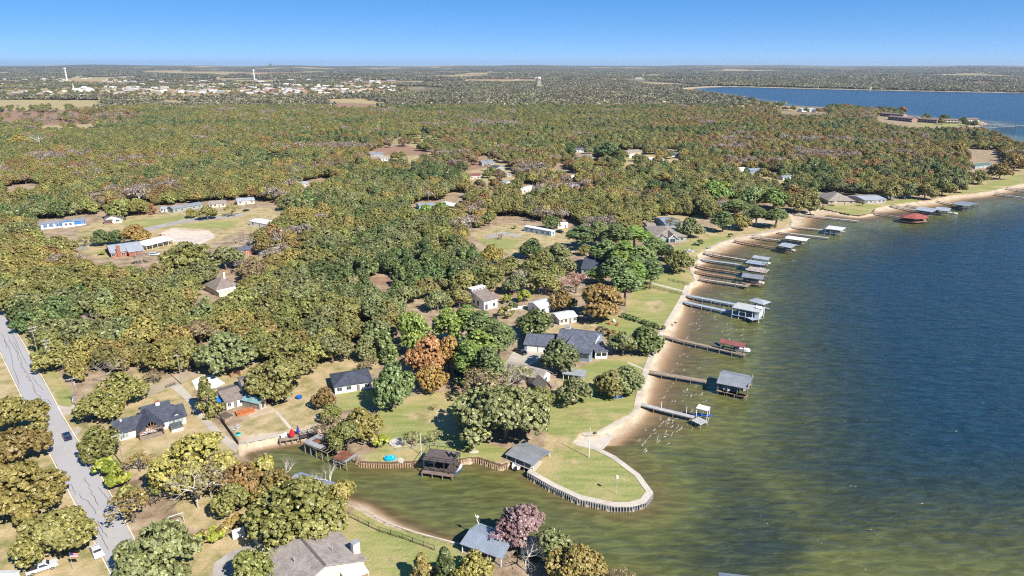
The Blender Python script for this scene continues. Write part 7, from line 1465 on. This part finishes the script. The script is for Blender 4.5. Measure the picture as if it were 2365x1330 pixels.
for x, y, w, sh, hu, lb in ((2060,438,50,'oak','olive','olive tree over the dark beach houses, left of three'),(2100,436,48,'oak','greygreen','grey green tree over the dark beach houses, middle of three'),(2140,440,46,'oak','olive','olive tree over the dark beach houses, right of three'),(2010,436,44,'oak','olive','olive tree right behind the grey screen house'),(1975,434,40,'oak','greygreen','grey green tree between the tan and grey beach houses'),(1935,462,14,'bush','darkgreen','small dark palm like bush in front of the tan hipped house'),(1992,468,18,'sparse','brown','small bare tree on the bulkhead lawn'),(2180,430,52,'oak','olive','olive tree at the right end of the beach houses'),(2212,425,46,'oak','greygreen','grey green tree by the far beach lawn'),(2262,405,44,'oak','olive','olive tree on the far lawn left of the round yellow green one'),(2345,372,50,'oak','rust','rust tree at the far right edge'),(1868,452,50,'oak','olive','olive tree left of the tan hipped house'),(1830,440,50,'oak','rust','rust tree behind the beach grove end')): H('shore_tree',sh,hu,x,y,w,lb)

for x, y, w, lb in ((720,1120,64,'bare grey tree rising through the big spreading oak by the cove'),(540,1085,70,'bare grey tree between the yellow green oak and the cove'),(1160,880,80,'bare grey tree behind the great live oak'),(1215,640,60,'bare white limbed tree in the wood right of the chalet'),(1305,650,50,'bare pale tree beside the red pink leaved one'),(500,780,60,'bare grey tree above the cottage terrace'),(165,800,50,'bare brown tree at the edge of the woods by the transformer pole')):
    H('dead_tree','bare',None,x,y,w,lb,trunk=paleb)

for k in range(26):
    if 15 <= k <= 24 and k % 2: continue
    x_ = 1640+k*24.5+random.uniform(-7, 7); y_ = float(np.interp(x_, [1640,1740,1840,1960,2060,2160,2270], [222,236,248,254,258,272,283]))+random.uniform(1, 5)
    hu_ = random.choice(['darkgreen', 'olive', 'rust', 'greygreen', 'brown']); H('shore_tree','oak',hu_,x_,y_,random.uniform(14, 20),f"{WORDS0.get(hu_, 'grey green')} tree along the far headland, {RANK(k)} from the left",group='trees along the headland',h=random.uniform(9, 13))

# ------------------------------------------------------------------ the woods
KEEP = [
 [(80,503),(205,495),(230,484),(290,486),(300,508),(420,484),(640,462),(640,505),(560,540),(490,570),(405,580),(400,550),(350,545),(325,530),(230,540),(90,538)],
 [(235,562),(300,550),(405,545),(402,570),(365,595),(340,612),(290,612),(180,592),(190,575)],[(430,620),(475,648),(490,682),(545,665),(545,620),(520,622),(485,645)],
 [(1085,668),(1110,658),(1145,680),(1142,716),(1095,714)],[(1205,702),(1265,683),(1290,700),(1332,730),(1320,765),(1240,725)],[(1330,600),(1360,588),(1415,592),(1412,632),(1330,626)],
 [(1080,545),(1160,518),(1200,515),(1330,508),(1330,562),(1260,572),(1190,590),(1110,572)],[(1490,515),(1530,498),(1590,495),(1595,565),(1530,570)],
 [(880,330),(930,314),(1030,303),(1030,325),(960,336)],[(840,350),(950,342),(1012,362),(960,374),(880,378)],[(1105,360),(1180,362),(1190,415),(1160,432),(1070,425),(1075,395)],
 [(1310,400),(1345,400),(1345,445),(1310,445)],[(1195,435),(1240,428),(1240,452),(1195,452)],[(1325,340),(1375,335),(1380,368),(1330,362)],
 [(1425,345),(1570,343),(1580,372),(1500,386),(1430,376)],[(1690,388),(1760,392),(1850,402),(1840,424),(1710,420)],[(1893,447),(1925,440),(1962,447),(2035,450),(2040,472),(1900,492)],[(2040,452),(2140,452),(2120,470),(2040,474)],
 [(2205,452),(2250,430),(2290,400),(2365,385),(2365,430)],[(2024,264),(2150,268),(2285,276),(2285,292),(2100,291),(2030,280)],[(1800,240),(1905,238),(1915,262),(1805,262)],
 [(845,638),(910,638),(905,662),(845,660)],[(545,572),(590,570),(590,592),(545,592)],[(225,545),(400,540),(300,575)],[(690,425),(720,415),(720,435),(690,440)],
 [(1660,500),(1830,478),(1830,530),(1640,570),(1600,560)],[(850,348),(905,345),(905,372),(850,372)],[(340,475),(400,470),(600,455),(600,500),(340,500)],[(965,462),(1050,466),(1050,485),(965,485)],
 [(1240,785),(1380,740),(1400,830),(1220,830)],[(2240,340),(2300,345),(2330,400),(2250,400)],
 [(-300,228),(258,228),(250,256),(335,258),(250,300),(-300,304)],
] + FIELD[2:9] + RED[1:4]
TOWN = [(-100,196),(120,186),(420,184),(600,176),(860,182),(905,212),(820,222),(500,225),(300,226),(120,224),(-100,228)]
BOUND = np.array([(-600,500),(-200,600),(0,690),(30,720),(70,775),(110,850),(150,882),(200,892),(330,872),(420,850),(560,838),(640,845),(740,852),(800,838),(860,815),(900,790),(930,730),(960,715),(1090,705),(1180,695),(1220,690),(1310,650),(1330,628),(1420,560),(1500,540),(1560,515),(1640,500),(1830,478),(1890,445),(2100,452),(2200,440),(2365,395),(2600,370)])
# clearings left by houses and other things already standing
BLOCK = ROOM
def allowed(x, y, Rr, H, margin=4):
    px, py, dep = to_px(x, y, LAND+.2)
    ok = py < np.interp(px, BOUND[:, 0], BOUND[:, 1])
    sd, _ = shore_sd(x, y); ok &= sd < -margin
    tests = [to_px(x+dx*Rr, y, LAND+dz*H)[:2] for dx, dz in ((0, .6), (-.85, .6), (.85, .6), (0, .95), (0, .12), (-.6, .3), (.6, .3))]
    for pl in KEEP:
        pl = np.array(pl, float); mn, mx = pl.min(0), pl.max(0); far_ = pl[:, 1].mean() < 480 and (pl[:, 0].mean() < 1780 or (pl[:, 1].mean() < 300 and pl[:, 0].mean() < 1840)); let = rng.random(len(x)) < (.28 if far_ and pl[:, 0].mean() < 400 else .16 if far_ else 0)
        for a, b_ in (tests[:1]+tests[4:5] if far_ else tests):
            m = (a > mn[0]) & (a < mx[0]) & (b_ > mn[1]) & (b_ < mx[1])
            if m.any(): ok &= ~(m & inpoly(a, b_, pl) & ~let)
    for hx, hy, hr in HERO: ok &= np.hypot(x-hx, y-hy) > .72*(hr+Rr)
    for hx, hy, hr in BLOCK: ok &= np.hypot(x-hx, y-hy) > hr+Rr*.7
    return ok, px, py
def jitter_grid(y0, y1, sp, wid=.86):
    ys = np.arange(y0, y1, sp*.87); X = []; Y = []
    for k, yy in enumerate(ys):
        w = yy*wid+40; xs = np.arange(-w, w, sp)+(k % 2)*sp/2; X.append(xs); Y.append(np.full(len(xs), yy))
    X = np.concatenate(X); Y = np.concatenate(Y); return X+rng.uniform(-.36, .36, len(X))*sp, Y+rng.uniform(-.36, .36, len(Y))*sp
x1, y1 = jitter_grid(110, 620, 8.6); x2, y2 = jitter_grid(620, 1750, 10.5)
fx = np.r_[x1, x2]; fy = np.r_[y1, y2]
fR = np.where(rng.random(len(fx)) < .25, rng.uniform(3.4, 5.0, len(fx)), rng.uniform(5.0, 8.0, len(fx))); fH = fR*1.15+rng.uniform(2.2, 4.2, len(fx))
ok, fpx, fpy = allowed(fx, fy, fR, fH)
gap = vnoise(fx, fy, 55, 21)*.6+vnoise(fx, fy, 22, 22)*.4; ok &= gap < np.where(fy < 420, .82, .76)
intown = inpoly(fpx, fpy, np.array(TOWN, float)); ok &= ~(intown & (rng.random(len(fx)) < .35))
fx, fy, fR, fH, fpx, fpy = (a[ok] for a in (fx, fy, fR, fH, fpx, fpy))
# which kind stands where
u = np.clip(.5+(vnoise(fx, fy, 70, 31)*.5+vnoise(fx, fy, 26, 32)*.5-.5)*1.9+rng.normal(0, .13, len(fx)), 0, .999)
HUES = ['darkgreen', 'greygreen', 'olive', 'yellowolive', 'rust', 'brown', 'mauve']
def table(w): return np.cumsum(np.array(w)/sum(w))
T_MAIN, T_RIGHT, T_BARE, T_MID, T_TOP = table([.05,.22,.44,.21,.03,.04,.01]), table([.12,.17,.26,.14,.16,.13,.02]), table([.06,.08,.12,.06,.09,.24,.35]), table([.10,.18,.30,.14,.10,.14,.04]), table([.06,.32,.45,.11,.02,.03,.01])
hue = np.searchsorted(T_MAIN, u)
hue = np.where(fpy < 330, np.searchsorted(T_TOP, u), hue)
hue = np.where((fpx > 1500) & (fpy < 480), np.searchsorted(T_RIGHT, u), hue)
for pl in ([(600,330),(1000,300),(1350,330),(1350,460),(1100,500),(850,480),(620,400)],): hue = np.where(inpoly(fpx, fpy, np.array(pl, float)), np.searchsorted(T_MID, u), hue)
for pl in ([(205,478),(290,428),(410,425),(430,460),(330,478),(215,505)],[(590,320),(820,318),(810,355),(620,350)],[(60,300),(120,300),(120,330),(60,330)],[(1050,370),(1110,370),(1090,400),(1040,400)],[(960,480),(1010,420),(1060,400),(1000,470)],[(-100,258),(330,262),(300,285),(-100,290)],[(0,170),(600,165),(420,200),(0,200)]):
    hue = np.where(inpoly(fpx, fpy, np.array(pl, float)), np.searchsorted(T_BARE, u), hue)
shp = np.where(hue == 6, 1, 0); shp = np.where((hue == 0) & (rng.random(len(fx)) < .5), 2, shp)
SHN = ['oak', 'sparse', 'cedar']
dist = np.hypot(fx, fy)
sx, sy = fpx, fpy; inview = (sx > -40) & (sx < 2405) & (sy > 100)
size = np.where(inview, fR/dist, 0)
WORDS = dict(darkgreen='dark green', greygreen='grey green', olive='olive green', yellowolive='yellowing olive', rust='rust coloured', brown='dull brown', mauve='leafless mauve grey')
def zone(px, py):
    if px < 420: return 'beside the left hand road' if py > 560 else 'behind the blue mobile home clearing'
    if px < 820: return 'behind the white house row by the cove' if py > 640 else 'in the woods by the gravel clearing'
    if px < 1120: return 'in the woods left of the small grey chalet' if py > 560 else 'in the middle woods'
    if px < 1560: return 'around the trailer yard' if py > 440 else 'behind the trailer yard'
    return 'along the beach houses' if py > 440 else 'in the autumn woods behind the beach'
SOLO = {}
LMK = [('the ranch house', 345, 960), ('the cottage terrace', 480, 885), ('the slate roofed cottage', 810, 890), ('the orange fence', 45, 712), ('the transformer pole', 121, 850), ('the pyramid roofed house', 515, 660), ('the brick house', 290, 575), ('the blue mobile home', 145, 522), ('the brown roofed cabin', 255, 505), ('the gravel clearing barn', 370, 570), ('the white roof shed', 612, 513), ('the small chalet', 1115, 695), ('the white metal roof', 1245, 705), ('the trailer home', 1240, 540), ('the charcoal roof', 1375, 608), ('the beach ranch house', 1540, 545), ('the vivid green pine', 950, 780), ('the twin bright pines', 1000, 495), ('the golden yard tree', 1066, 555), ('the brown roofed bungalow', 570, 590), ('the yellow green tree', 800, 550), ('the beach grove', 1730, 500), ('the long pale lodge', 570, 475)]
LMW = [(n_, *P(a_, b_, LAND)[:2]) for n_, a_, b_ in LMK]
def landmark(x, y):
    n_, lx, ly = min(LMW, key=lambda q_: (q_[1]-x)**2+(q_[2]-y)**2); dx, dy = x-lx, y-ly
    if abs(dx) > 2*abs(dy): w_ = 'right of' if dx > 0 else 'left of'
    elif abs(dy) > 2*abs(dx): w_ = 'straight behind' if dy > 0 else 'in front of'
    else: w_ = ('behind' if dy > 0 else 'in front of')+(' and right of' if dx > 0 else ' and left of')
    return n_, w_, math.hypot(dx, dy)
NAMES = {0: 'oak_tree', 1: 'bare_tree', 2: 'cedar_tree'}
solo = np.zeros(len(fx), bool); room_ = {0: 296, 1: 60, 2: 90}
for k in np.argsort(-size):
    if size[k] <= 0 or dist[k] > 620: break
    s_ = int(shp[k])
    if room_[s_] <= 0: continue
    room_[s_] -= 1; solo[k] = True; h_ = HUES[hue[k]]
    small = 'small ' if fR[k] < 4.8 else 'broad ' if fR[k] > 6.6 else ''
    noun = {0: 'oak', 1: 'twiggy tree', 2: 'pointed cedar'}[s_]
    lm, dirw, dd_ = landmark(fx[k], fy[k])
    o_ = put_tree(NAMES[s_], SHN[s_], h_, fx[k], fy[k], LAND, fR[k]*(.75 if s_ == 2 else 1), fH[k]*(1.05 if s_ == 2 else 1), None, 'tree', f'{noun}s of the lakeside woods')
    SOLO.setdefault((small+WORDS[h_]+' '+noun, lm, dirw), []).append((dd_, o_))
ORD = ['nearest', 'second', 'third', 'fourth', 'fifth', 'sixth', 'seventh', 'eighth', 'ninth', 'tenth', 'eleventh', 'twelfth']
for (what, lm, dirw), lst in SOLO.items():
    lst.sort(key=lambda q_: q_[0])
    for r_, (dd_, o_) in enumerate(lst): o_['label'] = (f'{what} {dirw} {lm}' if len(lst) == 1 else f'{ORD[min(r_, 11)]} {what} {dirw} {lm}')
# the rest of the woods: one mass per kind
def scatter(name, label, cat, pts, idx_, rot, scl, sources):
    src = bpy.data.collections.new(name+'_shapes')
    for k, me in enumerate(sources):
        o = bpy.data.objects.new('%s_shape_%02d' % (name, k), me); src.objects.link(o)
    me = bpy.data.meshes.new(name); n = len(pts); me.vertices.add(n); me.vertices.foreach_set('co', np.asarray(pts, np.float32).ravel())
    for nm, ty, val in (('pick', 'INT', idx_.astype(np.int32)), ('turn', 'FLOAT', rot.astype(np.float32))):
        a = me.attributes.new(nm, ty, 'POINT'); a.data.foreach_set('value', val)
    a = me.attributes.new('size', 'FLOAT_VECTOR', 'POINT'); a.data.foreach_set('vector', scl.astype(np.float32).ravel()); me.update()
    o = tag(link(name, me), label, cat, kind='stuff')
    g = bpy.data.node_groups.new(name, 'GeometryNodeTree')
    g.interface.new_socket('Geometry', in_out='INPUT', socket_type='NodeSocketGeometry'); g.interface.new_socket('Geometry', in_out='OUTPUT', socket_type='NodeSocketGeometry')
    gi = g.nodes.new('NodeGroupInput'); go = g.nodes.new('NodeGroupOutput'); ip = g.nodes.new('GeometryNodeInstanceOnPoints'); ci = g.nodes.new('GeometryNodeCollectionInfo')
    ci.inputs['Collection'].default_value = src; ci.inputs['Separate Children'].default_value = True; ci.inputs['Reset Children'].default_value = True
    def na(nm, ty):
        q = g.nodes.new('GeometryNodeInputNamedAttribute'); q.data_type = ty; q.inputs['Name'].default_value = nm; return next(s_ for s_ in q.outputs if s_.enabled and s_.name == 'Attribute')
    cx = g.nodes.new('ShaderNodeCombineXYZ'); L = g.links
    L.new(na('turn', 'FLOAT'), cx.inputs[2]); L.new(gi.outputs[0], ip.inputs['Points']); L.new(ci.outputs[0], ip.inputs['Instance']); ip.inputs['Pick Instance'].default_value = True
    L.new(na('pick', 'INT'), ip.inputs['Instance Index']); L.new(cx.outputs[0], ip.inputs['Rotation']); L.new(na('size', 'FLOAT_VECTOR'), ip.inputs['Scale']); L.new(ip.outputs[0], go.inputs[0])
    md = o.modifiers.new('scatter', 'NODES'); md.node_group = g
    return o
tx, ty = jitter_grid(1700, 4200, 34); tpx, tpy, _ = to_px(tx, ty, LAND)
tk = inpoly(tpx, tpy, np.array([(-100,176),(420,166),(900,166),(960,215),(820,224),(-100,230)], float)) & (rng.random(len(tx)) < .42); sd_t, _ = shore_sd(tx, ty); tk &= sd_t < -10
tx, ty = tx[tk], ty[tk]; nt_ = len(tx); tr2 = rng.uniform(4.5, 8, nt_)
fx, fy, fR, fH = np.r_[fx, tx], np.r_[fy, ty], np.r_[fR, tr2], np.r_[fH, tr2*1.1+2]
hue = np.r_[hue, rng.choice([0, 1, 2, 5], nt_)]; shp = np.r_[shp, np.zeros(nt_, int)]; solo = np.r_[solo, np.zeros(nt_, bool)]
m = ~solo
srcs = []; base = {}
for h_ in range(7):
    for s_ in (0, 1, 2):
        if (s_ == 1) != (h_ == 6) or (s_ == 2 and h_ != 0): continue
        base[(h_, s_)] = (len(srcs), len(SHAPES[SHN[s_]]) if s_ else 3)
        for i in range(base[(h_, s_)][1]): srcs.append(whole_mesh(SHN[s_], i, HUES[h_]))
bi = np.array([base[(h_, s_)][0]+int(rng.integers(base[(h_, s_)][1])) for h_, s_ in zip(hue[m], shp[m])])
R0 = np.array([{0: 6.0, 1: 5.0, 2: 4.4}[s_] for s_ in shp[m]]); H0 = np.array([{0: 10, 1: 9.5, 2: 9.0}[s_] for s_ in shp[m]])
zg = land_h(fx[m], fy[m], np.full(m.sum(), -999.), np.ones(m.sum()))
scatter('woodland', 'dense autumn woodland spreading inland to the open fields', 'woods', np.stack([fx[m], fy[m], zg], -1), bi, rng.uniform(0, 6.28, m.sum()), np.stack([fR[m]/R0, fR[m]/R0, fH[m]/H0], -1), srcs)
# far woods: little groves of crowns
def grove(seed, hue_):
    r = np.random.default_rng(seed); V = []; T = []
    for k in range(26):
        c = np.array([r.uniform(-34, 34), r.uniform(-34, 34), r.uniform(4.5, 7.5)]); Rr = r.uniform(4.5, 7.5); n = 26
        q = unit(r.normal(size=(n, 3))); q[:, 2] = np.abs(q[:, 2])-.15; q = unit(q)
        p = c+q*np.array([Rr, Rr, Rr*.62])*r.uniform(.75, 1.05, (n, 1)); V.append(quads(p, unit(q+r.normal(size=(n, 3))*.4+[0, 0, .25]), Rr*r.uniform(.42, .8, n), r)); T.append(np.repeat(np.clip(.45+(r.random()-.5)*.7+r.normal(0, .15, n), 0, 1), 4))
    return quad_mesh('grove', [(np.vstack(V), LEAF[hue_], np.concatenate(T))])
GS = [grove(1, 'far'), grove(2, 'far'), grove(3, 'far'), grove(4, 'farolive'), grove(5, 'farbrown'), grove(6, 'far'), grove(7, 'farbrown')]
xa, ya = jitter_grid(1740, 4600, 46); xb, yb = jitter_grid(4600, 12500, 105)
qx = np.r_[xa, xb]; qy = np.r_[ya, yb]; qs = np.r_[np.ones(len(xa)), np.full(len(xb), 1.9)]
sd, _ = shore_sd(qx, qy); qpx, qpy, _ = to_px(qx, qy, 5.0)
ok = sd < -34*qs
pas = vnoise(qx, qy*.55, 420, 11)*.6+vnoise(qx, qy*.55, 1100, 12)*.4+np.where(np.arctan2(qx, qy) < -.12, .10, 0)*np.clip((7500-np.hypot(qx, qy))/2500, 0, 1)-np.where((np.arctan2(qx, qy) > .04) & (np.hypot(qx, qy) < 6000), .12, 0)
ok &= ~((pas > .605) & (np.hypot(qx, qy) > 2600))
ok &= ~(inpoly(qpx, qpy, np.array(TOWN, float)) & (rng.random(len(qx)) < .85))
for pl in FIELD+RED: ok &= ~inpoly(qpx, qpy, np.array(pl, float))
for pl in KEEP: ok &= ~inpoly(qpx, qpy, np.array(pl, float))
qx, qy, qs = qx[ok], qy[ok], qs[ok]; n = len(qx)
zg = land_h(qx, qy, np.full(n, -999.), np.ones(n))
uu = vnoise(qx, qy, 300, 41)*.6+rng.random(n)*.4
pick = np.where(uu < .5, rng.integers(0, 3, n), np.where(uu < .62, 3, np.where(uu < .74, 5, np.where(uu < .88, 4, 6))))
scatter('distant_woods', 'far hazy woods between pale fields out to the horizon', 'woods', np.stack([qx, qy, zg-.5], -1), pick, rng.uniform(0, 6.28, n), np.stack([qs, qs, np.where(qs > 1, 1.25, 1.0)*rng.uniform(.8, 1.2, n)], -1), GS)
# undergrowth between the near trees

# ------------------------------------------------------------------ air: one even haze round the whole place
hm = bpy.data.materials.new('haze_air'); hm.use_nodes = True; t = hm.node_tree; t.nodes.remove(t.nodes['Principled BSDF'])
pv = t.nodes.new('ShaderNodeVolumePrincipled'); pv.inputs['Color'].default_value = (.64, .77, .95, 1); pv.inputs['Density'].default_value = 3.4e-5; pv.inputs['Anisotropy'].default_value = .2
t.links.new(pv.outputs[0], t.nodes['Material Output'].inputs['Volume'])
hz = MB().box(-33000, -300, -6, 33000, 29000, 225).build('haze', hm); tag(hz, kind='stuff')
